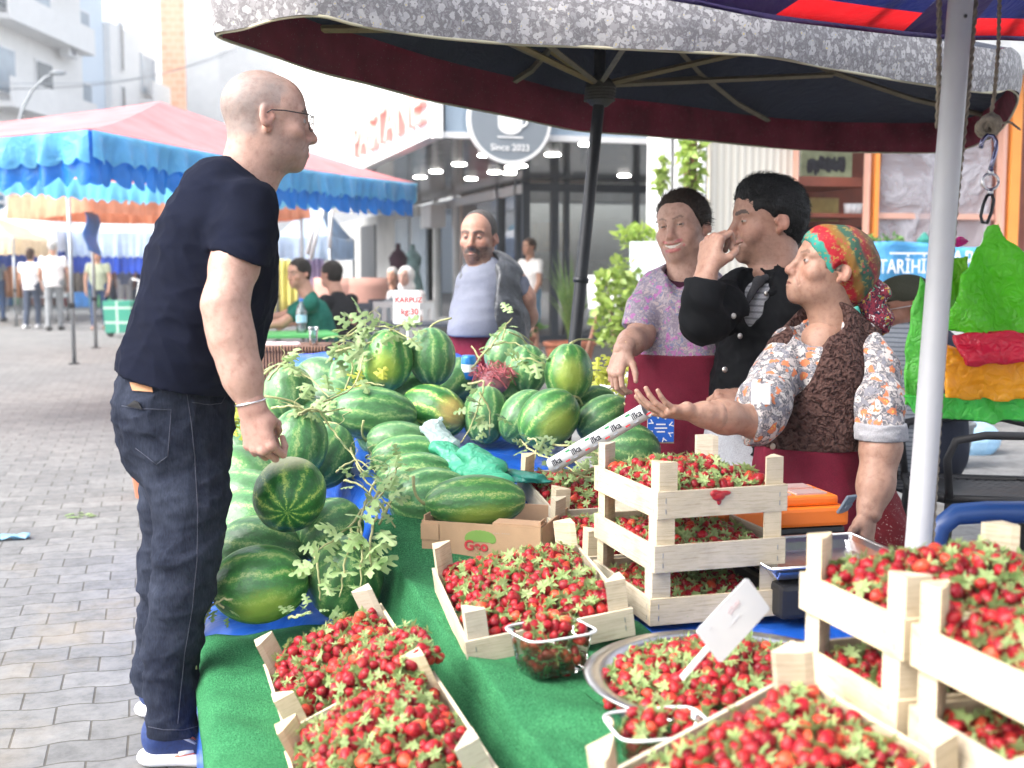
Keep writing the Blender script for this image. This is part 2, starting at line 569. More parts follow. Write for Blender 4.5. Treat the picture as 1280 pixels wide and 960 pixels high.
def melon_mat(name, dark, mid, light, n=11, pale=0.0, spot=(0.0, (0.5, 0.4, 0.15))):
    m, nt, b = _nt(name)
    tc = nt.nodes.new('ShaderNodeTexCoord'); oi = nt.nodes.new('ShaderNodeObjectInfo')
    add = nt.nodes.new('ShaderNodeVectorMath'); add.operation = 'ADD'
    sc = nt.nodes.new('ShaderNodeVectorMath'); sc.operation = 'SCALE'; sc.inputs[0].default_value = (17, 9, 13)
    nt.links.new(oi.outputs['Random'], sc.inputs['Scale'])
    nt.links.new(tc.outputs['Object'], add.inputs[0]); nt.links.new(sc.outputs[0], add.inputs[1])
    co = add.outputs[0]
    sp = nt.nodes.new('ShaderNodeSeparateXYZ'); nt.links.new(tc.outputs['Object'], sp.inputs[0])
    ang = mth(nt, 'ARCTAN2', sp.outputs[1], sp.outputs[0])
    nA = noise_tex(nt, co, 2.3, 3, 0.6); nB = noise_tex(nt, co, 11, 4, 0.7); nC = noise_tex(nt, co, 34, 3, 0.7)
    u = mth(nt, 'MULTIPLY', ang, n / (2 * math.pi))
    u = mth(nt, 'ADD', u, mth(nt, 'MULTIPLY_ADD', nA.outputs['Fac'], 0.9, -0.45))
    tri = mth(nt, 'MULTIPLY', mth(nt, 'PINGPONG', u, 0.5), 2.0)
    # jagged edges: the noise is stretched across the stripe
    t = mth(nt, 'ADD', tri, mth(nt, 'MULTIPLY_ADD', nB.outputs['Fac'], 1.7, -0.95))
    t = mth(nt, 'ADD', t, mth(nt, 'MULTIPLY_ADD', nC.outputs['Fac'], 1.4, -0.7))
    c = ramp_out(nt, t, [(0.0, dark), (0.40, tuple(d * 1.5 for d in dark)), (0.66, mid), (0.80, tuple((a + b) / 2 for a, b in zip(mid, light))), (0.90, light), (1.0, tuple(min(1, q * 1.15) for q in light))])
    # broad uneven greens
    nD = noise_tex(nt, co, 1.2, 3, 0.5)
    c = mixc(nt, 1.0, c, ramp_out(nt, nD.outputs['Fac'], [(0.3, (0.8, 0.85, 0.8)), (0.7, (1.25, 1.15, 1.1))]), 'MULTIPLY')
    if pale > 0:
        nE = noise_tex(nt, co, 1.8, 3, 0.5)
        c = mixc(nt, mth(nt, 'MULTIPLY', ramp_out(nt, nE.outputs['Fac'], [(0.35, (0.35,) * 3), (0.65, (1,) * 3)]), pale), c, (0.30, 0.42, 0.26))
    # the waxy bloom is thickest on top of the fruit's flanks
    nF = noise_tex(nt, co, 1.0, 2, 0.5)
    if spot[0] > 0:
        q = nt.nodes.new('ShaderNodeVectorMath'); q.operation = 'DISTANCE'; q.inputs[1].default_value = spot[2]
        nt.links.new(tc.outputs['Object'], q.inputs[0])
        e = mth(nt, 'ADD', q.outputs['Value'], mth(nt, 'MULTIPLY_ADD', nB.outputs['Fac'], 0.35, -0.17))
        f = mth(nt, 'SUBTRACT', 1.0, mth(nt, 'SMOOTH_MIN', mth(nt, 'DIVIDE', e, spot[0]), 1.0, 0.2))
        f = ramp_out(nt, f, [(0.02, (0, 0, 0)), (0.5, (.8, .8, .8))])
        c = mixc(nt, f, c, spot[1])
    hs = nt.nodes.new('ShaderNodeHueSaturation')
    nt.links.new(mth(nt, 'MULTIPLY_ADD', oi.outputs['Random'], 0.4, 0.85), hs.inputs['Value'])
    nt.links.new(c, hs.inputs['Color'])
    nt.links.new(hs.outputs[0], b.inputs['Base Color'])
    b.inputs['Roughness'].default_value = 0.3
    nt.links.new(mth(nt, 'MULTIPLY_ADD', nD.outputs['Fac'], 0.3, 0.2), b.inputs['Roughness'])
    b.inputs['Specular IOR Level'].default_value = 0.45
    add_bump(nt, b, mth(nt, 'ADD', nA.outputs['Fac'], mth(nt, 'MULTIPLY', nC.outputs['Fac'], 0.1)), 0.15, 0.06)
    return m


def berry_mat(attr=False):
    m, nt, b = _nt('strawberry_skin_heap' if attr else 'strawberry_skin')
    if attr:
        at = nt.nodes.new('ShaderNodeAttribute'); at.attribute_name = 'uvw'
        co = at.outputs['Vector']
        ar = nt.nodes.new('ShaderNodeAttribute'); ar.attribute_name = 'seed'; rv = ar.outputs['Fac']
    else:
        tc = nt.nodes.new('ShaderNodeTexCoord'); co = tc.outputs['Object']
        oi = nt.nodes.new('ShaderNodeObjectInfo'); rv = oi.outputs['Random']
    sp = nt.nodes.new('ShaderNodeSeparateXYZ'); nt.links.new(co, sp.inputs[0])
    c1 = ramp_out(nt, rv, [(0.0, (0.23, 0.005, 0.014)), (0.35, (0.33, 0.008, 0.017)), (0.6, (0.18, 0.003, 0.013)), (0.85, (0.38, 0.016, 0.018)), (1.0, (0.52, 0.07, 0.03))])
    # paler shoulders under the leaves (local z = +1 there)
    sh = ramp_out(nt, sp.outputs[2], [(0.55, (0, 0, 0)), (0.95, (0.55, 0.55, 0.55))])
    c = mixc(nt, sh, c1, (0.72, 0.30, 0.12))
    vo = nt.nodes.new('ShaderNodeTexVoronoi'); vo.inputs['Scale'].default_value = 4.6; nt.links.new(co, vo.inputs['Vector'])
    seed = ramp_out(nt, vo.outputs['Distance'], [(0.13, (1, 1, 1)), (0.2, (0, 0, 0))])
    c = mixc(nt, mth(nt, 'MULTIPLY', seed, 0.7), c, (0.55, 0.30, 0.06))
    nt.links.new(c, b.inputs['Base Color'])
    b.inputs['Roughness'].default_value = 0.38; b.inputs['Specular IOR Level'].default_value = 0.3
    b.inputs['Subsurface Weight'].default_value = 0.0
    add_bump(nt, b, ramp_out(nt, vo.outputs['Distance'], [(0.1, (0, 0, 0)), (0.35, (1, 1, 1))]), 0.5, 0.12)
    return m


def leaf_mat(name, a, bcol, rough=0.5, thin=0.35):
    m, nt, b = _nt(name)
    co = coords(nt)
    nz = noise_tex(nt, co, 22, 3, 0.6)
    c = ramp_out(nt, nz.outputs['Fac'], [(0.3, a), (0.7, bcol)])
    oi = nt.nodes.new('ShaderNodeObjectInfo')
    hs = nt.nodes.new('ShaderNodeHueSaturation'); nt.links.new(mth(nt, 'MULTIPLY_ADD', oi.outputs['Random'], 0.5, 0.75), hs.inputs['Value'])
    nt.links.new(c, hs.inputs['Color'])
    nt.links.new(hs.outputs[0], b.inputs['Base Color']); b.inputs['Roughness'].default_value = rough
    tr = nt.nodes.new('ShaderNodeBsdfTranslucent'); nt.links.new(hs.outputs[0], tr.inputs[0])
    mx = nt.nodes.new('ShaderNodeMixShader'); mx.inputs[0].default_value = thin
    nt.links.new(b.outputs[0], mx.inputs[1]); nt.links.new(tr.outputs[0], mx.inputs[2])
    nt.links.new(mx.outputs[0], nt.nodes['Material Output'].inputs[0])
    return m


def turf_mat():
    m, nt, b = _nt('green_turf')
    co = coords(nt)
    n1 = noise_tex(nt, co, 260, 3, 0.7); n2 = noise_tex(nt, co, 9, 4, 0.6)
    c = ramp_out(nt, n1.outputs['Fac'], [(0.3, (0.014, 0.095, 0.038)), (0.5, (0.034, 0.21, 0.08)), (0.72, (0.11, 0.38, 0.17))])
    c = mixc(nt, 1.0, c, ramp_out(nt, n2.outputs['Fac'], [(0.3, (0.75, 0.8, 0.8)), (0.7, (1.15, 1.1, 1.1))]), 'MULTIPLY')
    nt.links.new(c, b.inputs['Base Color']); b.inputs['Roughness'].default_value = 0.9; b.inputs['Specular IOR Level'].default_value = 0.15
    add_bump(nt, b, n1.outputs['Fac'], 0.9, 0.01)
    return m


def floral_mat(name, base, blooms, scale=14.0, rough=0.8, cells=1.0, thin=0.0, leaf=(0.25, 0.25, 0.26), dens=0.36, wob=0.05):
    """flowered cotton: petals round scattered centres on a ground with small leaves"""
    m, nt, b = _nt(name)
    co = coords(nt)
    nw = noise_tex(nt, co, scale * 1.6, 2, 0.5)
    vm = nt.nodes.new('ShaderNodeVectorMath'); vm.operation = 'MULTIPLY_ADD'
    vm.inputs[1].default_value = (wob,) * 3; nt.links.new(nw.outputs['Color'], vm.inputs[0]); nt.links.new(co, vm.inputs[2])
    ns = noise_tex(nt, vm.outputs[0], scale * 2.2, 3, 0.6)
    c = ramp_out(nt, ns.outputs['Fac'], [(0.42, base), (0.5, leaf), (0.56, leaf), (0.62, base)])
    for i, (col, s, th) in enumerate(blooms):
        vo = nt.nodes.new('ShaderNodeTexVoronoi'); vo.inputs['Scale'].default_value = scale * s; vo.inputs['Randomness'].default_value = 0.9
        off = nt.nodes.new('ShaderNodeVectorMath'); off.operation = 'ADD'; off.inputs[1].default_value = (i * 3.7, i * 1.9, i * 5.3)
        nt.links.new(vm.outputs[0], off.inputs[0]); nt.links.new(off.outputs[0], vo.inputs['Vector'])
        d = mth(nt, 'ADD', vo.outputs['Distance'], mth(nt, 'MULTIPLY_ADD', ns.outputs['Fac'], 0.35, -0.17))
        f = ramp_out(nt, d, [(th * 0.93, (1, 1, 1)), (th, (0, 0, 0))])
        c = mixc(nt, f, c, col)
        f2 = ramp_out(nt, vo.outputs['Distance'], [(th * 0.24, (1, 1, 1)), (th * 0.3, (0, 0, 0))])
        c = mixc(nt, mth(nt, 'MULTIPLY', f2, 0.85), c, tuple(q * 0.35 for q in col) if i % 2 == 0 else (0.6, 0.45, 0.08))
    nt.links.new(c, b.inputs['Base Color']); b.inputs['Roughness'].default_value = rough; b.inputs['Specular IOR Level'].default_value = 0.2
    nb = noise_tex(nt, co, 400, 2, 0.5); add_bump(nt, b, nb.outputs['Fac'], 0.15, 0.002)
    if thin > 0:
        tr = nt.nodes.new('ShaderNodeBsdfTranslucent'); nt.links.new(c, tr.inputs[0])
        mx = nt.nodes.new('ShaderNodeMixShader'); mx.inputs[0].default_value = thin
        nt.links.new(b.outputs[0], mx.inputs[1]); nt.links.new(tr.outputs[0], mx.inputs[2]); nt.links.new(mx.outputs[0], nt.nodes['Material Output'].inputs[0])
    return m


def tarp_mat(name, col, thin=0.0, rough=0.38, crease=7.0):
    m, nt, b = _nt(name)
    co = coords(nt)
    n1 = noise_tex(nt, co, crease, 3, 0.5, 1.5); n2 = noise_tex(nt, co, 3, 4, 0.6)
    c = ramp_out(nt, n2.outputs['Fac'], [(0.3, tuple(q * 0.8 for q in col)), (0.7, tuple(min(1, q * 1.2) for q in col))])
    nt.links.new(c, b.inputs['Base Color']); b.inputs['Roughness'].default_value = rough
    add_bump(nt, b, n1.outputs['Fac'], 0.5, 0.03)
    if thin > 0:
        tr = nt.nodes.new('ShaderNodeBsdfTranslucent'); nt.links.new(c, tr.inputs[0])
        mx = nt.nodes.new('ShaderNodeMixShader'); mx.inputs[0].default_value = thin
        nt.links.new(b.outputs[0], mx.inputs[1]); nt.links.new(tr.outputs[0], mx.inputs[2]); nt.links.new(mx.outputs[0], nt.nodes['Material Output'].inputs[0])
    return m


def plastic_film(name, col, thin=0.5, alpha=1.0, rough=0.25, crease=18.0):
    m = tarp_mat(name, col, thin, rough, crease)
    return m


def glass_mat(name, tint=(0.9, 0.95, 0.95), alpha=0.25, rough=0.03):
    """thin pane: mostly see-through, with reflections"""
    m, nt, b = _nt(name)
    out = nt.nodes['Material Output']
    tr = nt.nodes.new('ShaderNodeBsdfTransparent'); tr.inputs[0].default_value = (*tint, 1)
    gl = nt.nodes.new('ShaderNodeBsdfGlossy'); gl.inputs['Roughness'].default_value = rough
    fr = nt.nodes.new('ShaderNodeFresnel'); fr.inputs[0].default_value = 1.5
    mx = nt.nodes.new('ShaderNodeMixShader')
    nt.links.new(mth(nt, 'ADD', fr.outputs[0], alpha), mx.inputs[0])
    nt.links.new(tr.outputs[0], mx.inputs[1]); nt.links.new(gl.outputs[0], mx.inputs[2]); nt.links.new(mx.outputs[0], out.inputs[0])
    return m


M_WOOD = wood_mat('crate_wood', (0.54, 0.455, 0.325))
M_WOODK = mat('wood_knot', (0.2, 0.09, 0.04), 0.8)
M_PAVE = paver_mat()
M_TURF = turf_mat()
M_TARP = tarp_mat('blue_tarp', (0.012, 0.10, 0.50), 0.0, 0.33, 5)
M_MELON = melon_mat('melon_dark_striped', (0.021, 0.105, 0.030), (0.065, 0.225, 0.06), (0.25, 0.36, 0.14), 11, 0.16)
M_MELON2 = melon_mat('melon_bright_striped', (0.024, 0.130, 0.028), (0.085, 0.28, 0.05), (0.30, 0.40, 0.14), 10, 0.1, (0.75, (0.30, 0.38, 0.06), (0.2, -0.9, -0.1)))
M_MELONP = melon_mat('melon_pale_bloom', (0.024, 0.105, 0.032), (0.06, 0.19, 0.06), (0.22, 0.33, 0.14), 10, 0.22)
M_MELONS = melon_mat('melon_pale_spot', (0.016, 0.10, 0.02), (0.07, 0.22, 0.04), (0.30, 0.42, 0.10), 10, 0.0, (0.85, (0.62, 0.60, 0.30), (0.55, 0.75, 0.35)))
M_MELONO = melon_mat('melon_tan_end', (0.014, 0.085, 0.018), (0.06, 0.2, 0.04), (0.36, 0.47, 0.12), 10, 0.0, (0.75, (0.42, 0.30, 0.10), (-0.35, -0.35, -0.85)))
M_STEM = leaf_mat('dry_stem', (0.30, 0.32, 0.14), (0.42, 0.40, 0.20), 0.7, 0.0)
M_VINE = leaf_mat('melon_leaf', (0.24, 0.38, 0.13), (0.44, 0.54, 0.28), 0.6, 0.35)
M_VINEY = leaf_mat('melon_leaf_yellow', (0.38, 0.42, 0.05), (0.50, 0.50, 0.09), 0.6, 0.3)
M_BERRY = berry_mat(); M_BERRYH = berry_mat(True)
M_CALYX = leaf_mat('strawberry_leaf', (0.20, 0.32, 0.09), (0.38, 0.46, 0.20), 0.6, 0.3)
M_STEEL = mat('steel', (0.62, 0.62, 0.63), 0.28, 1.0, 0.06, 20)
M_WHITE = mat('white_plastic', (0.80, 0.80, 0.80), 0.45, 0, 0.03)
M_CARD = mat('price_card', (0.52, 0.53, 0.55), 0.5, 0, 0.02)
M_BOX = mat('cardboard', (0.40, 0.25, 0.15), 0.85, 0, 0.12, 12, 0.2, 90)
M_BLACK = mat('black_plastic', (0.012, 0.012, 0.014), 0.45, 0, 0.2)
M_INKR = mat('red_marker', (0.55, 0.03, 0.04), 0.6, 0, 0.1)
M_INKB = mat('dark_ink', (0.015, 0.015, 0.025), 0.6, 0, 0.1)
M_INKG = mat('grey_print', (0.3, 0.32, 0.36), 0.6, 0, 0.1)
M_ROPE = mat('hemp_rope', (0.25, 0.21, 0.16), 0.9, 0, 0.35, 60, 0.6, 200)
M_POLEW = mat('white_pole_paint', (0.44, 0.44, 0.455), 0.35, 0, 0.05, 6, 0.05, 30)
M_POLEK = mat('dark_pole_paint', (0.02, 0.022, 0.027), 0.4, 0.3, 0.3, 6)
M_GREY = mat('grey_metal', (0.30, 0.32, 0.34), 0.4, 0.7, 0.1)
# ------------------------------------------------------------------ ground and the stall
def ground():
    mb = MB()
    mb.add([(-150, -20, 0), (150, -20, 0), (150, 400, 0), (-150, 400, 0)], [(0, 1, 2, 3)])
    o = mb.build('street_paving', M_PAVE)
    tag(o, kind='structure')


ground()
SX0, SX1, SX2, SX3 = 0.10, 0.60, 1.42, 1.74      # stall: street edge, step, vendors' edge, its wider front part


def zl(y): return 0.26 + max(0, y - 3.2) * 0.16
def zu(y): return 0.44 + max(0, min(y, 6.2) - 3.0) * 0.165


def bumpy(x, y, s=1.0):
    return (math.sin(x * 23 + y * 7) + math.sin(y * 17 - x * 9 + 1.3) + math.sin((x + y) * 31 + 0.4)) * 0.0022 * s


stall = thing('market_stall', 'low stepped market stall draped in blue tarpaulin and green artificial turf', 'market stall', (0.9, 3.3, 0))


def stall_profile(t, y, x0=SX0, x1=None):
    """section across the stall, street side to vendors' side, t in 0..1"""
    e = x1 if x1 is not None else (SX3 if y < 2.95 else SX2)
    L = [(x0 - 0.03, 0.03), (x0 - 0.015, zl(y) - 0.06), (x0 + 0.01, zl(y) - 0.012), (x0 + 0.05, zl(y)), (SX1 - 0.07, zl(y) + 0.005), (SX1 - 0.035, zl(y) + 0.03), (SX1 - 0.012, zu(y) - 0.05), (SX1 + 0.008, zu(y) - 0.012), (SX1 + 0.05, zu(y)), (e - 0.04, zu(y)), (e, zu(y) - 0.02), (e + 0.015, zu(y) - 0.1), (e + 0.02, 0.02)]
    cum = [0]
    for a, b in zip(L, L[1:]): cum.append(cum[-1] + math.hypot(b[0] - a[0], b[1] - a[1]))
    s = t * cum[-1]
    for i in range(len(L) - 1):
        if s <= cum[i + 1] + 1e-9:
            f = (s - cum[i]) / (cum[i + 1] - cum[i]); return L[i][0] + (L[i + 1][0] - L[i][0]) * f, L[i][1] + (L[i + 1][1] - L[i][1]) * f
    return L[-1]


mb = MB(); mb.smooth = True
def fn_front(u, v):
    y = 0.95 + 2.0 * v; x, z = stall_profile(u, y, x1=SX3); return (x, y, z + bumpy(x, y) - 0.008)
mb.sheet(fn_front, 90, 60)
def fn_back(u, v):
    y = 2.9505 + 2.6 * v; x, z = stall_profile(u, y, x1=SX2); return (x, y, z + bumpy(x, y) * 1.6 - 0.008)
mb.sheet(fn_back, 90, 90)
for y in (0.952, 5.55):
    x1 = SX3 if y < 2 else SX2
    mb.smooth = False
    mb.add([(SX0 - 0.03, y, 0.02), (SX1, y, 0.02), (SX1, y, zl(y) - 0.01), (SX0, y, zl(y) - 0.01)], [(0, 1, 2, 3)])
    mb.add([(SX1, y, 0.02), (x1 + 0.02, y, 0.02), (x1, y, zu(y) - 0.01), (SX1, y, zu(y) - 0.01)], [(0, 1, 2, 3)])
mb.add([(SX2 + 0.01, 2.951, 0.02), (SX3 + 0.015, 2.951, 0.02), (SX3, 2.951, zu(2.95) - 0.012), (SX2 + 0.01, 2.951, zu(2.95) - 0.012)], [(0, 1, 2, 3)])
mb.build('tarpaulin', M_TARP, stall, world=True)

# turf strips lying over the tarp
mb = MB(); mb.smooth = True
def fn_turf_low(u, v):
    y = 1.2 + 2.02 * v + 0.02 * math.sin(u * 30)
    x, z = stall_profile(0.07 + 0.46 * u, y, x1=SX3)
    wv = max(0, math.sin(v * 21 + u * 3)) ** 3 * 0.012 * (1 if u < 0.3 else 0.3)
    return (x - (0.012 if u < 0.22 else 0), y, z + bumpy(x, y, 1.4) + 0.006 + wv)
mb.sheet(fn_turf_low, 70, 90, thick=0.006)
mb.build('turf_cover', M_TURF, stall, world=True)
mb = MB(); mb.smooth = True
def fn_turf_up(u, v):
    y = 1.0 + 2.42 * v + 0.015 * math.sin(u * 25)
    x = SX1 - 0.014 + 0.2 * u * (1.0 - 0.25 * v)
    e = min(1.0, u / 0.08)
    z = zu(y) + 0.012 - (1 - e) ** 2 * 0.10 + 0.010 * math.sin(y * 9 + u * 4) * (0.4 + 0.6 * (y < 2.6)) + bumpy(x, y, 1.4)
    if u < 0.001: z -= 0.05
    return (x, y, z)
mb.sheet(fn_turf_up, 40, 90, thick=0.006)
mb.build('turf_cover', M_TURF, stall, world=True)

# crinkled film and dirty plastic wrapped round the stall's near corner
film = plastic_film('clear_blue_film', (0.35, 0.55, 0.75), 0.3, 1, 0.15, 30)
c = G(272, 925, 0.16)
sd = SDF(); sd.cone(c + V((0, 0.03, 0.05)), c + V((0.0, -0.12, -0.16)), 0.02, 0.035, 0.02); sd.cone(c + V((0.03, 0.02, 0.05)), c + V((0.05, -0.10, -0.16)), 0.02, 0.04, 0.02)
sd.post = wrinkle(5, 60, 0.02, (0, 0, 1), 0.2)
v_, q_ = sd.surf(0.006)
o = mesh_np('plastic_wrap', [(v_, q_)], film, None, base=tuple(c - V((0, 0, 0.16))))
tag(o, 'crinkled clear and blue plastic film bunched at the turf edge beside the blue trainers', 'plastic wrap')


# ------------------------------------------------------------------ crates
def staples(m, pts, sz):
    m.mi = 1
    for p in pts: m.box((p[0], p[1], p[2] + rnd.uniform(-.004, .004)), sz)
    m.mi = 0


def crate(w, l, loc, rot, label, group='wooden strawberry crates', hb=0.062, hp=0.125):
    t = thing('strawberry_crate', label, 'crate', loc, rot, group)
    th = 0.007
    mb = MB()
    n = max(4, int(w / 0.075))
    for i in range(n):
        x = -w / 2 + (i + 0.5) * w / n
        mb.box((x, 0, 0.004), (w / n - 0.012, l - 2 * th - 0.002, 0.005))
    mb.build('base_slats', M_WOOD, t)
    for sx in (-1, 1):
        m = MB(); m.box((sx * (w / 2 - th / 2), 0, hb / 2 + 0.002), (th, l - 0.002, hb), bev=0.0012); staples(m, [(sx * w / 2, sy * (l / 2 - .02), z) for sy in (-1, 1) for z in (.02, .045)], (.0012, .0016, .011)); m.build('side_board', [M_WOOD, M_GREY], t)
    for sy in (-1, 1):
        m = MB(); m.box((0, sy * (l / 2 - th / 2 + 0.0008), hb / 2 + 0.002), (w + 0.001, th, hb), bev=0.0012); staples(m, [(sx * (w / 2 - .02), sy * (l / 2 + .001), z) for sx in (-1, 1) for z in (.02, .045)], (.0016, .0012, .011)); m.build('end_board', [M_WOOD, M_GREY], t)
    for sx in (-1, 1):
        for sy in (-1, 1):
            x0, y0 = sx * (w / 2 - th - 0.0005), sy * (l / 2 - th - 0.0005)
            a = 0.044
            poly = [(x0, y0, 0.008), (x0 - sx * a, y0, 0.008), (x0 - sx * a * 0.95, y0 - sy * 0.008, 0.008), (x0 - sx * 0.012, y0 - sy * a * 0.85, 0.008), (x0, y0 - sy * a, 0.008)]
            if sx * sy < 0: poly = poly[::-1]
            m = MB(); m.prism(poly, (0, 0, hp - 0.008 + rnd.uniform(-0.002, 0.006)))
            m.build('corner_post', M_WOOD, t)
    return t


HEAPS = []     # (matrix, w, l, z0, dome, tag, label, seed)


def heap(t, w, l, z0, dome, label, seed, mat4=None):
    bpy.context.view_layer.update()
    M4 = mat4 if mat4 is not None else Matrix.Translation(t.location) @ t.rotation_euler.to_matrix().to_4x4()
    HEAPS.append((M4, w - 0.045, l - 0.045, z0, dome, label, seed))


def E3(rx, ry, rz): return (R(rx), R(ry), R(rz))


# two tilted crates on the low turf
a1 = crate(0.30, 0.36, (0.385, 2.545, 0.335), E3(4, -24, 0), 'tilted crate heaped with strawberries beside the front watermelon, farther of two on the low turf')
heap(a1, 0.30, 0.36, 0.055, 0.065, 'ripe strawberry heaped in the tilted crate next to the front watermelon', 1)
a2 = crate(0.32, 0.42, (0.392, 2.03, 0.325), E3(4, -24, 0), 'tilted crate of strawberries nearest the stall corner, nearer of two on the low turf')
heap(a2, 0.32, 0.46, 0.062, 0.085, 'ripe strawberry heaped in the near tilted crate on the low turf', 2)
HEAPS.append((Matrix.Translation((0.405, 2.285, 0.405)) @ Euler(E3(4, -24, 0)).to_matrix().to_4x4() @ Matrix.Translation((0.035, 0, 0)), 0.20, 0.17, 0.058, 0.022, 'ripe strawberry spilling between the two tilted crates', 51))
b1 = crate(0.36, 0.46, (0.795, 2.535, 0.468), E3(5, -8, -5), 'crate heaped with strawberries between the cardboard box and the clear punnet')
heap(b1, 0.36, 0.46, 0.055, 0.05, 'ripe strawberry heaped in the crate below the cardboard box', 3)
c1 = crate(0.40, 0.32, (0.80, 1.42, 0.495), E3(8, -14, 13), 'tilted crate of strawberries standing in front of the steel basin')
heap(c1, 0.40, 0.32, 0.055, 0.05, 'ripe strawberry heaped in the tilted crate in front of the basin', 4)
d1 = crate(0.36, 0.32, (0.90, 1.055, 0.475), E3(6, -8, 8), 'nearest crate of strawberries, cut by the lower edge of the photo')
heap(d1, 0.36, 0.32, 0.06, 0.05, 'ripe strawberry in the nearest crate at the edge of the photo', 5)
mids = []
for i, nm in enumerate(('bottom', 'middle', 'top')):
    c = crate(0.325, 0.38, (1.21 + 0.003 * i, 2.61 - 0.004 * (i % 2), 0.446 + 0.1215 * i), E3(0, 0, -1 + i), nm + ' crate of the stack of three between the basin and the orange toolbox')
    heap(c, 0.325, 0.38, 0.04 if i < 2 else 0.055, 0.012 if i < 2 else 0.035, 'ripe strawberry in the %s crate of the stack of three' % nm, 6 + i)
    mids.append(c)
mb = MB(); mb.smooth = True
fy = 2.61 - 0.19 - 0.0035
stain = mat('berry_juice', (0.30, 0.015, 0.02), 0.35, 0, 0.4, 60)
mb.ball((1.205, fy, 0.737), (0.017, 0.006, 0.012), 14, 8); mb.ball((1.196, fy, 0.742), (0.012, 0.005, 0.009), 12, 8); mb.ball((1.22, fy, 0.742), (0.016, 0.003, 0.006), 12, 8); mb.ball((1.207, fy + .001, 0.725), (0.006, 0.003, 0.010), 10, 7)
tag(mb.build('squashed_strawberry', stain, loc=(1.205, fy, 0.737), world=True), 'squashed strawberry bleeding over the front board of the topmost stacked crate', 'strawberry')
k1 = crate(0.30, 0.36, (1.235, 3.41, 0.515), E3(9, 0, 0), 'farther crate of strawberries behind the stack of three, by the green bag')
heap(k1, 0.30, 0.36, 0.05, 0.03, 'ripe strawberry in the farther crate behind the stack of three', 9)
k2 = crate(0.30, 0.34, (1.20, 3.02, 0.46), E3(6, 0, -1), 'crate of strawberries right behind the stack of three, its posts side by side with another')
heap(k2, 0.30, 0.34, 0.055, 0.03, 'ripe strawberry in the crate right behind the stack of three', 10)
for j, (yc, ww, ll, nm) in enumerate(((1.59, 0.40, 0.285, 'by the white pole'), (1.26, 0.42, 0.33, 'at the photo corner'))):
    for i, lv in enumerate(('bottom', 'middle', 'top')):
        c = crate(ww, ll, (1.215 + 0.01 * j, yc, 0.440 + 0.1215 * i + 0.002 * j), E3(0, 0, (1, -1, 0.5)[i]), '%s crate of the tall stack %s' % (lv, nm))
        if i > 0:
            heap(c, ww, ll, 0.04 if i < 2 else 0.062, 0.015 if i < 2 else 0.045, 'ripe strawberry in the %s crate of the stack %s' % (lv, nm), 11 + 2 * j + i)

# ------------------------------------------------------------------ basin, punnets, scale, toolbox
bx, by, bz = 0.985, 1.92, 0.445
mb = MB(); mb.smooth = True
mb.lathe([(0.0, 0.004), (0.16, 0.003), (0.19, 0.01), (0.225, 0.055), (0.236, 0.066), (0.262, 0.070), (0.266, 0.067), (0.262, 0.063), (0.238, 0.058), (0.228, 0.047), (0.195, 0.001), (0.16, -0.003), (0, -0.003)], 64)
o = mb.build('steel_basin', M_STEEL, loc=(bx, by, bz)); tag(o, 'round shallow steel basin full of strawberries in front of the crate stack', 'basin')
HEAPS.append((Matrix.Translation((bx, by, bz)), 0.455, 0.455, 0.045, 0.055, 'ripe strawberry piled in the round steel basin', 21))

M_CLEAR = glass_mat('clear_punnet', (0.93, 0.93, 0.93), 0.10, 0.08)


def punnet(loc, rz, label, seed, hl):
    t = thing('plastic_punnet', label, 'punnet', loc, (0, 0, rz), 'clear punnets of strawberries')
    mb = MB(); mb.smooth = True
    def ring(z, sx, sy, n=40, p=5):
        r = []
        for k in range(n):
            a = 2 * math.pi * k / n; ca, sa = math.cos(a), math.sin(a)
            r.append((sx * math.copysign(abs(ca) ** (2 / p), ca), sy * math.copysign(abs(sa) ** (2 / p), sa), z))
        return r
    rs = [ring(0.004, 0.052, 0.040), ring(0.002, 0.060, 0.046), ring(0.03, 0.065, 0.05), ring(0.075, 0.072, 0.056), ring(0.078, 0.078, 0.062), ring(0.081, 0.0785, 0.0625)]
    vs = [p for r in rs for p in r]; n = 40
    fs = [(i * n + k, i * n + (k + 1) % n, (i + 1) * n + (k + 1) % n, (i + 1) * n + k) for i in range(len(rs) - 1) for k in range(n)] + [tuple(range(n))[::-1]]
    mb.add(vs, fs); mb.build('tub', M_CLEAR, t)
    mb = MB(); mb.smooth = True
    pts = [(p[0] * 1.0, p[1] * 1.0, 0.0805) for p in ring(0.08, 0.0785, 0.0625)]
    mb.tube(pts + [pts[0]], 0.0026, 6); mb.build('rim', mat('punnet_rim', (.62, .63, .64), .2, 0, .05) if 'punnet_rim' not in bpy.data.materials else bpy.data.materials['punnet_rim'], t)
    M4 = Matrix.Translation(loc) @ Matrix.Rotation(rz, 4, 'Z')
    HEAPS.append((M4, 0.086, 0.060, 0.014, 0.0, hl, seed)); HEAPS.append((M4, 0.094, 0.068, 0.040, 0.0, hl, seed + 1)); HEAPS.append((M4, 0.112, 0.084, 0.070, 0.028, hl, seed + 2))


punnet((0.728, 2.175, 0.462), R(12), 'clear plastic punnet of strawberries on the turf beside the basin rim', 31, 'ripe strawberry in the clear punnet beside the basin')
punnet((0.735, 1.665, 0.462), R(-4), 'clear plastic punnet of strawberries half hidden behind the front tilted crate', 35, 'ripe strawberry in the punnet behind the front tilted crate')

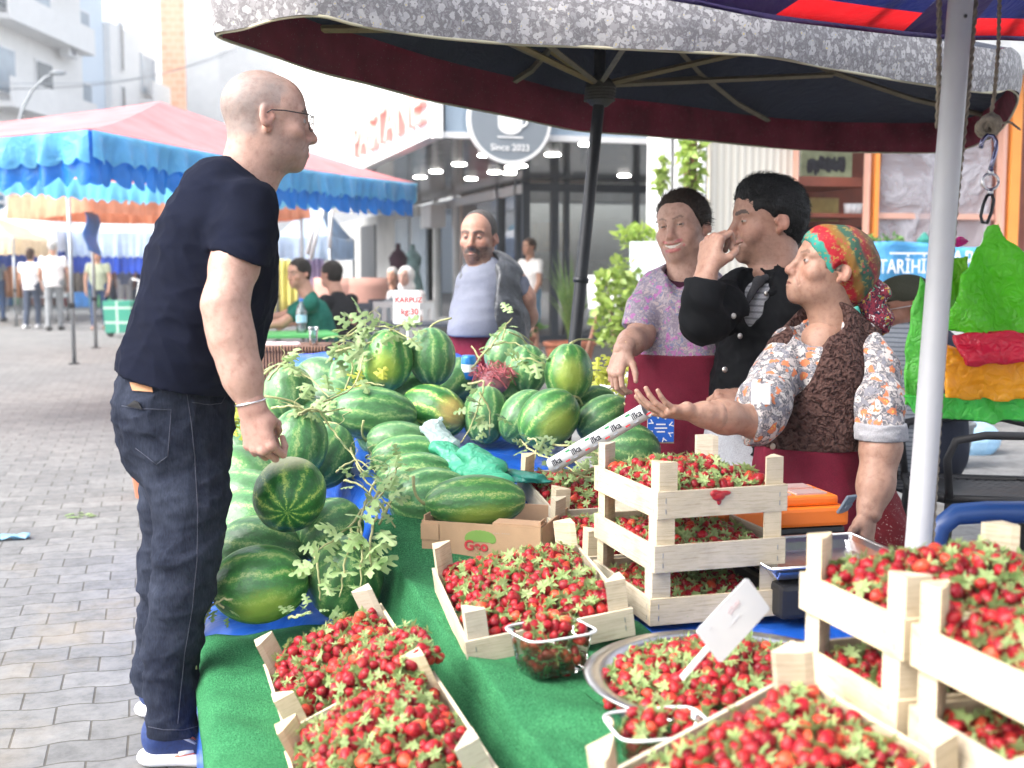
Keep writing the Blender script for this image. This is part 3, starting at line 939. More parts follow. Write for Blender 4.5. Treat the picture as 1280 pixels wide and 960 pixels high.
sc_ = thing('weighing_scale', 'black shop scale with a shallow steel tray behind the front crates', 'scale', (1.50, 2.50, 0.445), (0, 0, R(-3)))
mb = MB(); mb.box((0, 0, 0.045), (0.30, 0.28, 0.08), bev=0.012); mb.build('body', M_BLACK, sc_)
mb = MB(); mb.box((-0.02, -0.143, 0.055), (0.16, 0.006, 0.03)); mb.build('display', mat('lcd_glass', (0.02, 0.04, 0.06), 0.15, 0, 0.0), sc_)
mb = MB(); mb.smooth = False
w2, l2 = 0.18, 0.145
mb.sheet(lambda u, v: ((u - 0.5) * 2 * w2, (v - 0.5) * 2 * l2, 0.097 + 0.03 * min(1, max(0, (max(abs(u - 0.5), abs(v - 0.5)) - 0.42) / 0.06)) ** 1.2), 26, 26, thick=0.002)
mb.smooth = True
mb.tube([(-w2, -l2, 0.128), (w2, -l2, 0.128), (w2, l2, 0.128), (-w2, l2, 0.128), (-w2, -l2, 0.128)], 0.004, 6)
mb.build('tray', M_STEEL, sc_)

tb = thing('toolbox', 'orange and black plastic toolbox with grey catches behind the crate stack', 'toolbox', (1.50, 2.78, 0.446), (0, 0, R(-4)))
orange = mat('orange_plastic', (0.75, 0.16, 0.012), 0.4, 0, 0.05)
mb = MB(); mb.box((0, 0, 0.07), (0.40, 0.20, 0.14), bev=0.012); mb.build('body', M_BLACK, tb)
mb = MB(); mb.box((0, 0, 0.166), (0.41, 0.21, 0.05), bev=0.01); mb.box((0, 0, 0.2045), (0.37, 0.17, 0.026), bev=0.008); mb.build('lid', orange, tb)
mb = MB()
for sx in (-0.1, 0.02, 0.12): mb.box((sx, -0.035, 0.2195), (0.085, 0.06, 0.004)); mb.box((sx, 0.045, 0.2195), (0.085, 0.06, 0.004))
mb.build('organiser_cover', mat('smoky_cover', (0.5, 0.35, 0.33), 0.2, 0, 0.1), tb)
for sx in (0.06, 0.19):
    mb = MB(); mb.box((0, 0, 0.0), (0.035, 0.008, 0.06), bev=0.003); mb.box((0, -0.006, 0.0), (0.02, 0.006, 0.012))
    o = mb.build('catch', mat('grey_catch', (0.12, 0.15, 0.19), 0.35, 0, 0.1), tb); o.location = (sx, -0.118 + 0.22 * (sx < 0.1), 0.20); o.rotation_euler = (R(35 if sx > 0.1 else -30), 0, R(20))


# ------------------------------------------------------------------ watermelons
def melon_mesh(mi, seed):
    g = random.Random(seed)
    n, m = 40, 26
    vs, fs = [], []
    a1_, a2_, ph = g.uniform(0, 0.03), g.uniform(0, 0.025), g.uniform(0, 6)
    for i in range(m + 1):
        t = math.pi * i / m
        for k in range(n):
            w = 2 * math.pi * k / n
            z = -math.cos(t); r = math.sin(t) ** 0.94
            r *= 1 + a1_ * math.sin(2 * w + ph) + a2_ * math.cos(t * 2 + ph) + 0.006 * math.sin(10 * w + 2 * t)
            if i == m or i == 0: r = 0
            zz = z * (1 - 0.03 * math.exp(-(r / 0.16) ** 2))
            vs.append((r * math.cos(w), r * math.sin(w), zz))
    for i in range(m):
        for k in range(n):
            k2 = (k + 1) % n; fs.append((i * n + k, i * n + k2, (i + 1) * n + k2, (i + 1) * n + k))
    me = bpy.data.meshes.new('watermelon'); me.from_pydata(vs, [], fs); me.materials.append(mi)
    me.polygons.foreach_set('use_smooth', [True] * len(fs)); me.update()
    bm = bmesh.new(); bm.from_mesh(me); bmesh.ops.remove_doubles(bm, verts=bm.verts, dist=1e-5); bm.to_mesh(me); bm.free()
    return me


MM = {k: [melon_mesh(m, i * 5 + j) for j in range(2)] for i, (k, m) in enumerate((('d', M_MELON), ('b', M_MELON2), ('p', M_MELONP), ('s', M_MELONS), ('o', M_MELONO)))}
STEMS = []
for s in range(3):
    mb = MB(); mb.smooth = True
    g = random.Random(s)
    pts = []
    x = y = 0; z = 0.96
    dx, dy = g.uniform(-.1, .1), g.uniform(-.1, .1)
    for i in range(7):
        pts.append((x, y, z)); x += dx; y += dy; z += 0.075 * (1 - i * 0.2); dx *= 1.35; dy *= 1.35; dx += g.uniform(-.05, .05)
    mb.tube(pts, [0.07, 0.045, 0.035, 0.032, 0.03, 0.032, 0.036], 7)
    me = mb.build('stem', M_STEM); STEMS.append(me.data); bpy.data.objects.remove(me)


UPZ = V((0, 0, 1))


def melon(px, py, d, wl, ws, axis, kind, label, roll=0.0, stem=True):
    """wl, ws: long and short size in photo pixels; axis: direction of the stem end as (right, away, up)"""
    c = P(px, py, d)
    fh = V((FW.x, FW.y, 0)).normalized()
    ax = (RT * axis[0] + fh * axis[1] + V((0, 0, 1)) * axis[2]).normalized()
    q0 = ax.to_track_quat('Z', 'Y')
    if kind in 'sob':       # turn the ground spot the way the photo shows it
        sv, dr = {'s': ((.55, .75, .35), UPZ), 'o': ((-.35, -.35, -.85), RT - fh), 'b': ((.2, -.9, -.1), -fh - UPZ * .5)}[kind]
        roll = max((k * .26 for k in range(24)), key=lambda a: ((q0 @ Quaternion((0, 0, 1), a)) @ V(sv)).dot(dr))
    q = q0 @ Quaternion((0, 0, 1), roll)
    o = bpy.data.objects.new('watermelon', rnd.choice(MM[kind])); COL.objects.link(o)
    a, b = wl * d / FPX / 2, ws * d / FPX / 2
    o.location = c; o.rotation_mode = 'QUATERNION'; o.rotation_quaternion = q; o.scale = (b, b, a)
    tag(o, label, 'watermelon', 'watermelons piled on the stall')
    if stem:
        s = bpy.data.objects.new('stem', rnd.choice(STEMS)); COL.objects.link(s); s.parent = o
    return o


ML = [
    # low tier, street side
    (325, 730, 3.12, 122, 98, (-1, -.15, -.1), 'b', 'large striped watermelon lying frontmost on the low blue tarp'),
    (432, 722, 3.2, 116, 96, (.25, -.55, .8), 'd', 'dark watermelon draped with wilted leaves beside the tilted strawberry crate'),
    (362, 618, 3.28, 98, 92, (-.1, .85, .25), 's', 'round watermelon with a creamy patch on top, balanced on the others'),
    (328, 688, 3.42, 118, 88, (-1, .1, .1), 'd', 'dark watermelon just behind the frontmost striped one'),
    (316, 660, 3.6, 120, 100, (-1, .2, .1), 'd', 'green watermelon under the round one, third from the front of its row'),
    (310, 636, 3.8, 116, 98, (-.9, .3, .1), 'p', 'pale dull watermelon fourth in the row along the street edge'),
    (304, 606, 4.0, 108, 96, (-.6, .6, .4), 'p', 'pale watermelon in the street row beside the trouser leg'),
    (306, 574, 4.2, 100, 90, (-.5, .5, .6), 'd', 'green watermelon in the street row just below the hanging fist'),
    (316, 540, 4.4, 92, 84, (-.4, .4, .7), 'p', 'pale watermelon behind the hanging fist'),
    (412, 662, 3.45, 92, 78, (.6, .6, .3), 'd', 'dark watermelon in shade between the round one and the leafy one'),
    (373, 556, 3.75, 92, 72, (.12, .2, 1), 'd', 'upright dark watermelon with a stem on top beside the hanging hand'),
    (408, 570, 3.95, 86, 70, (.3, .5, .7), 'd', 'dark watermelon half hidden behind the upright one by the hand'),
    (361, 492, 4.35, 72, 66, (-.1, .3, 1), 'p', 'pale upright watermelon with a tendril below the brown basket'),
    (405, 478, 4.85, 82, 62, (-.9, .4, .3), 'p', 'light striped watermelon beside the brown basket, upper one'),
    (418, 502, 4.55, 84, 62, (-.9, .5, .1), 'p', 'light watermelon below another near the brown basket'),
    (338, 520, 4.6, 80, 66, (-.9, .5, .1), 'p', 'light watermelon behind the wrist with the bracelet'),
    (395, 528, 4.35, 80, 66, (-.6, .7, .2), 'd', 'green watermelon in the gap left of the long striped one'),
    # upper heap
    (484, 450, 4.42, 78, 66, (.12, -.2, 1), 'b', 'tall upright striped watermelon topping the heap under the price card'),
    (540, 446, 4.5, 74, 60, (-.1, .25, 1), 'd', 'upright dark watermelon beside the price card stick'),
    (467, 517, 4.15, 110, 68, (1, .25, -.12), 'd', 'long striped watermelon lying across the heap above the row'),
    (542, 514, 4.3, 90, 64, (-.85, .45, .25), 'o', 'watermelon with a tan ground spot on its end'),
    (607, 519, 4.28, 74, 58, (.1, .2, 1), 'd', 'upright dark watermelon wrapped in a drooping vine'),
    (632, 441, 4.95, 62, 52, (.3, .5, .8), 'p', 'light watermelon at the back of the heap near the vest'),
    (657, 463, 4.6, 66, 54, (.1, .3, 1), 'd', 'upright watermelon with a leaf sprig on it left of the glossy one'),
    (711, 466, 4.38, 74, 62, (.05, .1, 1), 'b', 'glossy egg shaped watermelon standing by the dark umbrella pole'),
    (686, 523, 4.1, 84, 68, (.75, .25, .65), 'b', 'shiny tilted watermelon in front of the glossy upright one'),
    (655, 521, 4.25, 76, 60, (.6, .4, .7), 'd', 'watermelon tucked behind the shiny tilted one'),
    (755, 524, 4.2, 76, 58, (.8, .3, .45), 'd', 'dark watermelon behind the printed paper roll'),
    (741, 508, 4.5, 66, 50, (.9, .3, .2), 'd', 'flat lying watermelon at the back by the heap of leaves'),
    (776, 548, 4.0, 64, 52, (.7, .3, .5), 'b', 'light striped watermelon mostly hidden under the paper roll'),
    (788, 562, 3.72, 78, 66, (-.9, -.3, .15), 'd', 'round dark watermelon below the paper roll next to the glass cup'),
    (568, 478, 4.8, 72, 58, (.5, .5, .5), 'd', 'shaded watermelon deep in the heap behind the tan spotted one'),
    (505, 492, 4.6, 76, 60, (.7, .5, .3), 'd', 'shaded watermelon under the two upright ones'),
    (625, 492, 4.6, 70, 56, (.7, .5, .3), 'd', 'shaded watermelon under the red onion net'),
    (440, 470, 4.7, 70, 58, (.2, .5, .8), 'd', 'watermelon covered by leaves left of the tallest one'),
    # row along the step
    (594, 627, 3.4, 128, 68, (-1, -.1, -.03), 'b', 'long striped watermelon lying in the cardboard box'),
    (541, 627, 3.58, 112, 84, (-.93, -.35, .05), 'd', 'first watermelon of the step row, next to the cardboard box'),
    (521, 601, 3.76, 104, 72, (-.95, -.3, .05), 'd', 'second watermelon of the step row, a dry stem at its end'),
    (513, 576, 3.92, 102, 66, (-.95, -.3, .1), 'd', 'third watermelon of the step row'),
    (500, 556, 4.05, 86, 60, (-.95, -.2, .15), 'p', 'fourth watermelon of the step row, pale and dull'),
    (488, 545, 4.18, 84, 62, (-.95, -.1, .1), 'p', 'last watermelon of the step row, under the long striped one'),
]
for i, (px, py, d, wl, ws, ax, kd, lb) in enumerate(ML):
    melon(px, py, d, wl, ws, ax, kd, lb, rnd.uniform(0, 6), stem=(i not in (2, 19, 31, 32, 33)))


# ------------------------------------------------------------------ vines
def lobed_leaf(mb, c, d, up, L, g):
    """deeply cut watermelon leaf: midrib with three pairs of lobes"""
    d = V(d).normalized(); n = (V(up) - d * V(up).dot(d)).normalized(); s = d.cross(n)
    def pt(x, y, k=0.0): return c + d * (y * L) + s * (x * L) + n * ((k - 0.35 * y * y - 0.25 * abs(x)) * L * 0.55)
    half = [(0.02, 0), (0.10, 0.10), (0.34, 0.06), (0.40, 0.16), (0.30, 0.22), (0.36, 0.30), (0.14, 0.28), (0.10, 0.40), (0.32, 0.46), (0.36, 0.58), (0.24, 0.60), (0.12, 0.58), (0.10, 0.70), (0.22, 0.80), (0.16, 0.92), (0.0, 1.0)]
    mid = [pt(0, y, 0.05) for _, y in half]
    for sg in (-1, 1):
        o = [pt(sg * x * g.uniform(.85, 1.15), y) for x, y in half]
        vs = mid + o; n_ = len(half)
        fs = [(i, i + 1, n_ + i + 1, n_ + i) if sg > 0 else (i, n_ + i, n_ + i + 1, i + 1) for i in range(n_ - 1)]
        mb.add(vs, fs)


def vine(label, paths, leaves, L=0.06, seed=0, mleaf=None, name='melon_vine', r=0.0035, tend=0):
    g = random.Random(seed)
    base = V(paths[0][0])
    t = thing(name, label, 'vine', base, group='vines trailing over the watermelons')
    mb = MB(); mb.smooth = True
    fine = []
    for p in paths:
        p = [V(q) for q in p]
        q = []
        for i in range(len(p) - 1):
            a = p[max(0, i - 1)]; b = p[i]; c = p[i + 1]; d = p[min(len(p) - 1, i + 2)]
            for k in range(6):
                u = k / 6
                q.append(0.5 * ((2 * b) + (c - a) * u + (2 * a - 5 * b + 4 * c - d) * u * u + (3 * b - a - 3 * c + d) * u ** 3))
        q.append(p[-1])
        q = [x + V((g.uniform(-1, 1), g.uniform(-1, 1), g.uniform(-1, 1))) * 0.003 for x in q]
        fine.append(q)
        mb.tube(q, [r * (1.2 - 0.6 * i / len(q)) for i in range(len(q))], 6)
        for j in range(tend):
            b = g.choice(q); pts = []
            ax = V((g.uniform(-1, 1), g.uniform(-1, 1), g.uniform(0.2, 1))).normalized(); rr = 0.012
            for i in range(22):
                w = i * 0.55
                pts.append(b + ax * (i * 0.004) + V((math.cos(w) - 1, math.sin(w), 0)) * rr * (i / 22))
            mb.tube(pts, 0.0012, 4)
    mb.build('stem', M_STEM, t, world=True)
    if leaves:
        mb = MB(); mb.smooth = False
        for k in range(leaves):
            q = g.choice(fine); p = g.choice(q[len(q) // 5:])
            d = V((g.uniform(-1, 1), g.uniform(-1, 0.6), g.uniform(-0.5, 0.8)))
            e = p + d.normalized() * g.uniform(0.01, 0.04)
            lobed_leaf(mb, e, d, V((g.uniform(-.5, .5), g.uniform(-1, .2), 1)), L * g.uniform(0.7, 1.3), g)
        mb.build('leaves', mleaf or M_VINE, t, world=True)
    return t


vine('leafy pale vine heaped over the watermelons below the seated green shirt', [[P(420, 430, 4.45), P(450, 412, 4.4), P(480, 408, 4.4), P(515, 425, 4.3)], [P(425, 500, 4.4), P(440, 460, 4.4), P(430, 425, 4.45), P(455, 402, 4.5)], [P(415, 440, 4.4), P(470, 425, 4.35), P(500, 412, 4.4)]], 40, 0.068, 1, tend=2)
vine('bright yellow sprig of leaves at the foot of the tallest watermelon', [[P(435, 487, 4.25), P(455, 478, 4.2), P(480, 482, 4.15)], [P(430, 495, 4.2), P(448, 480, 4.2)]], 14, 0.045, 2, M_VINEY)
vine('trailing stems and leaves over the watermelons below the brown basket', [[P(335, 475, 4.2), P(352, 458, 4.2), P(370, 462, 4.2), P(392, 478, 4.15), P(412, 497, 4.1)], [P(350, 458, 4.2), P(362, 450, 4.25)]], 16, 0.06, 3, tend=3)
vine('long dry stems crossing over the upright watermelon by the hand', [[P(340, 510, 3.7), P(365, 508, 3.66), P(395, 515, 3.7), P(430, 510, 3.8)], [P(372, 518, 3.66), P(395, 512, 3.68), P(418, 540, 3.7), P(440, 568, 3.65), P(455, 590, 3.6)], [P(375, 520, 3.66), P(400, 505, 3.75), P(440, 485, 4.0), P(455, 445, 4.3)]], 12, 0.05, 4, tend=2)
vine('wilted pale leaves hanging over the dark front watermelon', [[P(480, 610, 3.3), P(452, 640, 3.2), P(425, 668, 3.1), P(395, 690, 3.05)], [P(440, 660, 3.1), P(432, 700, 3.03), P(425, 745, 3.02)], [P(450, 650, 3.15), P(452, 690, 3.03), P(450, 735, 3.02)], [P(392, 690, 3.05), P(398, 715, 3.02), P(400, 752, 3.03)], [P(470, 645, 3.15), P(462, 680, 3.05), P(465, 720, 3.05)]], 34, 0.062, 5)
vine('tangle of cut stems and leaves lying along the blue step', [[P(438, 560, 3.75), P(450, 590, 3.6), P(470, 615, 3.5), P(490, 635, 3.4)], [P(430, 600, 3.6), P(455, 610, 3.5), P(480, 640, 3.4), P(495, 660, 3.35)], [P(420, 590, 3.65), P(445, 575, 3.65), P(470, 590, 3.6)], [P(460, 640, 3.4), P(485, 605, 3.5), P(500, 580, 3.6)], [P(475, 655, 3.35), P(490, 625, 3.45)]], 26, 0.05, 6, tend=1)
vine('drooping vine wrapped round the upright dark watermelon in the heap', [[P(585, 480, 4.15), P(605, 478, 4.12), P(598, 505, 4.1), P(590, 530, 4.1), P(575, 555, 4.05)], [P(600, 490, 4.1), P(612, 515, 4.1), P(612, 545, 4.1)]], 14, 0.05, 7)
vine('bare twisting stems rising in front of the leather vest', [[P(590, 460, 4.6), P(612, 435, 4.6), P(640, 428, 4.6), P(660, 440, 4.55)], [P(612, 437, 4.6), P(625, 415, 4.6), P(640, 398, 4.65)], [P(628, 425, 4.6), P(632, 408, 4.6)], [P(600, 450, 4.6), P(590, 432, 4.65)]], 8, 0.045, 8)
vine('leaf sprig lying on the upright watermelon by the glossy one', [[P(640, 450, 4.4), P(660, 448, 4.36), P(680, 455, 4.35)]], 12, 0.055, 9)
vine('limp leaf and dry stems on the blue tarp before the shiny watermelon', [[P(650, 550, 3.95), P(662, 562, 3.9), P(690, 575, 3.8), P(720, 590, 3.7)], [P(660, 548, 3.95), P(672, 552, 3.9), P(668, 575, 3.85)], [P(690, 555, 3.9), P(730, 560, 3.85), P(760, 575, 3.75)], [P(715, 575, 3.75), P(740, 590, 3.65), P(760, 585, 3.7)]], 22, 0.05, 10)
vine('thin green stems lying under the paper roll by the round watermelon', [[P(700, 585, 3.65), P(730, 595, 3.6), P(765, 592, 3.6)], [P(720, 600, 3.58), P(745, 585, 3.65), P(770, 600, 3.55)], [P(735, 560, 3.8), P(760, 590, 3.62)]], 26, 0.035, 11)
vine('dry curled stem poking out from the frontmost watermelon', [[P(262, 760, 3.0), P(272, 752, 2.98), P(290, 748, 2.98)], [P(262, 762, 3.0), P(255, 778, 3.0), P(248, 800, 3.0), P(246, 835, 2.98)], [P(266, 750, 3.0), P(280, 760, 2.98)]], 3, 0.03, 12)
vine('green leaves in the gap between the jeans and the watermelons', [[P(290, 545, 3.9), P(296, 520, 3.95), P(300, 500, 4.0)], [P(288, 530, 3.9), P(302, 525, 3.95)]], 22, 0.05, 13, M_VINEY)
vine('pile of cut greens and yellow blossoms beside the burgundy apron', [[P(735, 480, 4.6), P(760, 462, 4.7), P(790, 455, 4.8)], [P(745, 495, 4.5), P(775, 480, 4.6), P(792, 490, 4.5)], [P(730, 470, 4.7), P(770, 470, 4.7)]], 60, 0.07, 14, M_VINEY)
vine('small leaf scraps under the frontmost watermelon on the tarp', [[P(360, 772, 3.02), P(375, 770, 3.0), P(388, 765, 3.0)]], 8, 0.03, 15)
# ------------------------------------------------------------------ strawberries
def berry_geo(seed, n=14, m=10):
    g = random.Random(seed)
    fat = g.uniform(0.78, 0.98); sk = g.uniform(-0.15, 0.15); sq = g.uniform(0.86, 1.0)
    vs, fs = [], []
    for i in range(m + 1):
        t = i / m
        z = -1.2 + 2.1 * t
        r = fat * (math.sin(math.pi * min(1, t * 0.985 + 0.015) ** 0.62) ** 0.62) if 0 < i < m else 0.0
        r *= 1.0 if t > 0.2 else (0.9 + 0.5 * t)
        for k in range(n):
            w = 2 * math.pi * k / n
            rr = r * (1 + 0.04 * math.sin(3 * w + seed))
            vs.append((rr * math.cos(w) + sk * (1 - t) ** 2, rr * math.sin(w) * sq, z - (0.12 if i == m else 0)))
    for i in range(m):
        for k in range(n):
            k2 = (k + 1) % n; fs.append((i * n + k, i * n + k2, (i + 1) * n + k2, (i + 1) * n + k))
    return np.array(vs), fs


def calyx_geo(seed):
    g = random.Random(seed)
    mb = MB()
    nl = g.randint(7, 10)
    for i in range(nl):
        a = 2 * math.pi * i / nl + g.uniform(-.25, .25)
        L = g.uniform(0.7, 1.35); w = g.uniform(0.16, 0.27); lift = g.uniform(-0.15, 0.75)
        ca, sa = math.cos(a), math.sin(a)
        def pt(r, s, z): return (ca * r - sa * s, sa * r + ca * s, z)
        z0 = 0.88
        mb.add([pt(0.0, -0.05, z0), pt(0.0, 0.05, z0), pt(L * .5, w, z0 + lift * .35 + .02), pt(L * .5, -w, z0 + lift * .35 + .02), pt(L, 0, z0 + lift * .8 - .1), pt(L * .5, 0, z0 + lift * .35 - 0.06)],
               [(0, 1, 5), (1, 2, 5), (2, 4, 5), (4, 3, 5), (3, 0, 5)])
    if g.random() < 0.45:
        p = [(0, 0, 0.85), (0.05, 0.02, 1.3), (g.uniform(-.3, .3), g.uniform(-.3, .3), 1.9)]
        mb.tube(p, 0.06, 5)
    return np.array(mb.v), mb.f


BG = [berry_geo(s) for s in range(4)]; CG = [calyx_geo(s) for s in range(5)]
BLOW = [berry_geo(s, 10, 7) for s in range(4)]


def mesh_from(name, geo, m, smooth=True):
    me = bpy.data.meshes.new(name); me.from_pydata([tuple(v) for v in geo[0]], [], geo[1]); me.materials.append(m)
    me.polygons.foreach_set('use_smooth', [smooth] * len(geo[1])); me.update()
    return me


BM_ = [mesh_from('strawberry', g_, M_BERRY) for g_ in BG]; CM_ = [mesh_from('calyx', g_, M_CALYX, False) for g_ in CG]
cand = []
for M4, w, l, z0, dome, lb, seed in HEAPS:
    g = random.Random(seed * 101 + 3)
    round_ = 'basin' in lb and 'piled' in lb
    pitch = 0.0232
    for layer in (0, 1):
        ny = int(l / (pitch * 0.87)); nx = int(w / pitch)
        for j in range(ny + 1):
            for i in range(nx + 1):
                x = -w / 2 + (i + (0.5 if (j + layer) % 2 else 0)) * w / max(nx, 1) + g.uniform(-.006, .006)
                y = -l / 2 + (j + 0.3 * layer) * l / max(ny, 1) + g.uniform(-.006, .006)
                if abs(x) > w / 2 or abs(y) > l / 2: continue
                e = 1 - max(abs(2 * x / w), abs(2 * y / l)) ** 2.2
                if round_:
                    rr = math.hypot(x, y) / (w / 2)
                    if rr > 1: continue
                    e = 1 - rr ** 2
                z = z0 + dome * e + g.uniform(-.006, .009) - 0.02 * (1 - layer) * 1.0
                s = g.uniform(0.0098, 0.0158)
                cosn = g.uniform(-0.45, 1.0); ang = g.uniform(0, 6.28)
                sn = math.sqrt(max(0, 1 - cosn * cosn))
                up = V((sn * math.cos(ang), sn * math.sin(ang), cosn))
                q = up.to_track_quat('Z', 'Y') @ Quaternion((0, 0, 1), g.uniform(0, 6.28))
                W4 = M4 @ Matrix.LocRotScale(V((x, y, z)), q, V((s, s, s)))
                p = proj(W4.translation)
                cand.append(dict(M=W4, lb=lb, layer=layer, s=s, px=p, r=g.random(), k=g.randint(0, 3), c=g.randint(0, 4), cs=g.uniform(0.85, 1.4), seed=seed))
vis = [c for c in cand if c['layer'] == 1 and 5 < c['px'][0] < 1275 and 5 < c['px'][1] < 955 and c['seed'] not in (6, 7, 11, 13) and not (31 <= c['seed'] <= 32) and not (35 <= c['seed'] <= 36)]
vis.sort(key=lambda c: -c['s'] / c['px'][2])
# the nearest heaps hide the ones low in the picture behind the front crate's own berries: keep what can be seen
solo = set(id(c) for c in vis[:300])
hv, hf, hc, huv, hs = [], [], [], [], []
cv, cf = [], []
no = nc = 0
for c in cand:
    if id(c) in solo:
        o = bpy.data.objects.new('strawberry', BM_[c['k']]); COL.objects.link(o); o.matrix_world = c['M']
        tag(o, c['lb'], 'strawberry', c['lb'] + 's')
        k = bpy.data.objects.new('calyx', CM_[c['c']]); COL.objects.link(k); k.parent = o; k.scale = (c['cs'],) * 2 + (1,)
    else:
        if not (-60 < c['px'][0] < 1340 and c['px'][1] < 1020): continue
        geo = BLOW[c['k']]; A = np.array(c['M'])
        hv.append(geo[0] @ A[:3, :3].T + A[:3, 3]); hf.extend([tuple(i + no for i in f) for f in geo[1]]); huv.append(geo[0]); hs.append(np.full(len(geo[0]), c['r'])); no += len(geo[0])
        geo = CG[c['c']]; p = geo[0] * np.array([c['cs'], c['cs'], 1])
        cv.append(p @ A[:3, :3].T + A[:3, 3]); cf.extend([tuple(i + nc for i in f) for f in geo[1]]); nc += len(p)
me = bpy.data.meshes.new('strawberries')
nb = no
allv = np.concatenate(hv + cv)
allf = hf + [tuple(i + nb for i in f) for f in cf]
me.from_pydata([tuple(v) for v in allv], [], allf)
me.materials.append(M_BERRYH); me.materials.append(M_CALYX)
me.polygons.foreach_set('material_index', [0] * len(hf) + [1] * len(cf)); me.polygons.foreach_set('use_smooth', [True] * len(hf) + [False] * len(cf))
a = me.attributes.new('uvw', 'FLOAT_VECTOR', 'POINT'); a.data.foreach_set('vector', np.concatenate([np.concatenate(huv), np.zeros((nc, 3))]).astype(np.float32).ravel())
a = me.attributes.new('seed', 'FLOAT', 'POINT'); a.data.foreach_set('value', np.concatenate([np.concatenate(hs), np.zeros(nc)]).astype(np.float32))
me.update()
o = new_obj('strawberries', me); tag(o, 'ripe strawberries filling the crates, punnets and basin beneath the topmost ones', 'strawberries', kind='stuff')
# ------------------------------------------------------------------ people
FH = V((FW.x, FW.y, 0)).normalized(); UZ = V((0, 0, 1))


def D(r, a, u):
    """direction given as (right, away from the camera, up)"""
    return (RT * r + FH * a + UZ * u).normalized()


def skin_mat(name):
    m, nt, b = _nt(name)
    at = nt.nodes.new('ShaderNodeAttribute'); at.attribute_name = 'col'
    co = coords(nt)
    n1 = noise_tex(nt, co, 55, 5, 0.65); n2 = noise_tex(nt, co, 420, 3, 0.6)
    c = mixc(nt, 1.0, at.outputs['Color'], ramp_out(nt, n1.outputs['Fac'], [(0.28, (0.78, 0.70, 0.67)), (0.5, (1, 1, 1)), (0.72, (1.14, 1.13, 1.12))]), 'MULTIPLY')
    nt.links.new(c, b.inputs['Base Color']); b.inputs['Roughness'].default_value = 0.48; b.inputs['Specular IOR Level'].default_value = 0.4
    b.inputs['Subsurface Weight'].default_value = 0.12; b.inputs['Subsurface Radius'].default_value = (0.012, 0.004, 0.002); b.inputs['Subsurface Scale'].default_value = 0.4
    h = mth(nt, 'ADD', n2.outputs['Fac'], n1.outputs['Fac'])
    add_bump(nt, b, h, 0.35, 0.003)
    return m


def hair_mat(name, col, hi):
    m, nt, b = _nt(name)
    co = coords(nt, 'Object', (1, 1, 0.25))
    n1 = noise_tex(nt, co, 160, 4, 0.7, 0.5)
    nt.links.new(ramp_out(nt, n1.outputs['Fac'], [(0.35, col), (0.7, hi)]), b.inputs['Base Color'])
    b.inputs['Roughness'].default_value = 0.5; b.inputs['Specular IOR Level'].default_value = 0.14
    add_bump(nt, b, n1.outputs['Fac'], 0.8, 0.006)
    return m


def cloth_mat(name, col, weave=300, fade=0.25, rough=0.85, col2=None, bump=0.25, stripes=None):
    m, nt, b = _nt(name)
    co = coords(nt)
    n1 = noise_tex(nt, co, 6, 5, 0.6); n2 = noise_tex(nt, co, weave, 2, 0.6)
    c = ramp_out(nt, n1.outputs['Fac'], [(0.3, tuple(q * (1 - fade) for q in col)), (0.7, col2 or tuple(min(1, q * (1 + fade)) for q in col))])
    c = mixc(nt, 1.0, c, ramp_out(nt, n2.outputs['Fac'], [(0.3, (0.8, 0.8, 0.8)), (0.7, (1.2, 1.2, 1.2))]), 'MULTIPLY')
    if stripes:
        wv = nt.nodes.new('ShaderNodeTexWave'); wv.inputs['Scale'].default_value = stripes[0]; wv.inputs['Distortion'].default_value = 0.6; wv.inputs['Detail'].default_value = 1
        wv.bands_direction = stripes[2]
        nt.links.new(co, wv.inputs[0])
        c = mixc(nt, ramp_out(nt, wv.outputs['Fac'], [(0.7, (0, 0, 0)), (0.85, (0.7, 0.7, 0.7))]), c, stripes[1])
    nt.links.new(c, b.inputs['Base Color']); b.inputs['Roughness'].default_value = rough; b.inputs['Specular IOR Level'].default_value = 0.08
    add_bump(nt, b, n2.outputs['Fac'], bump, 0.002)
    return m


M_SKIN = skin_mat('skin')


def n3(p, seed, f):
    g = np.random.RandomState(seed); o = 0
    for i in range(5):
        k = g.normal(size=3) * f * (0.7 + 0.4 * i); o = o + np.sin(p @ k + g.uniform(0, 6.28) + np.sin(p @ (g.normal(size=3) * f * 0.6)))
    return o / 5


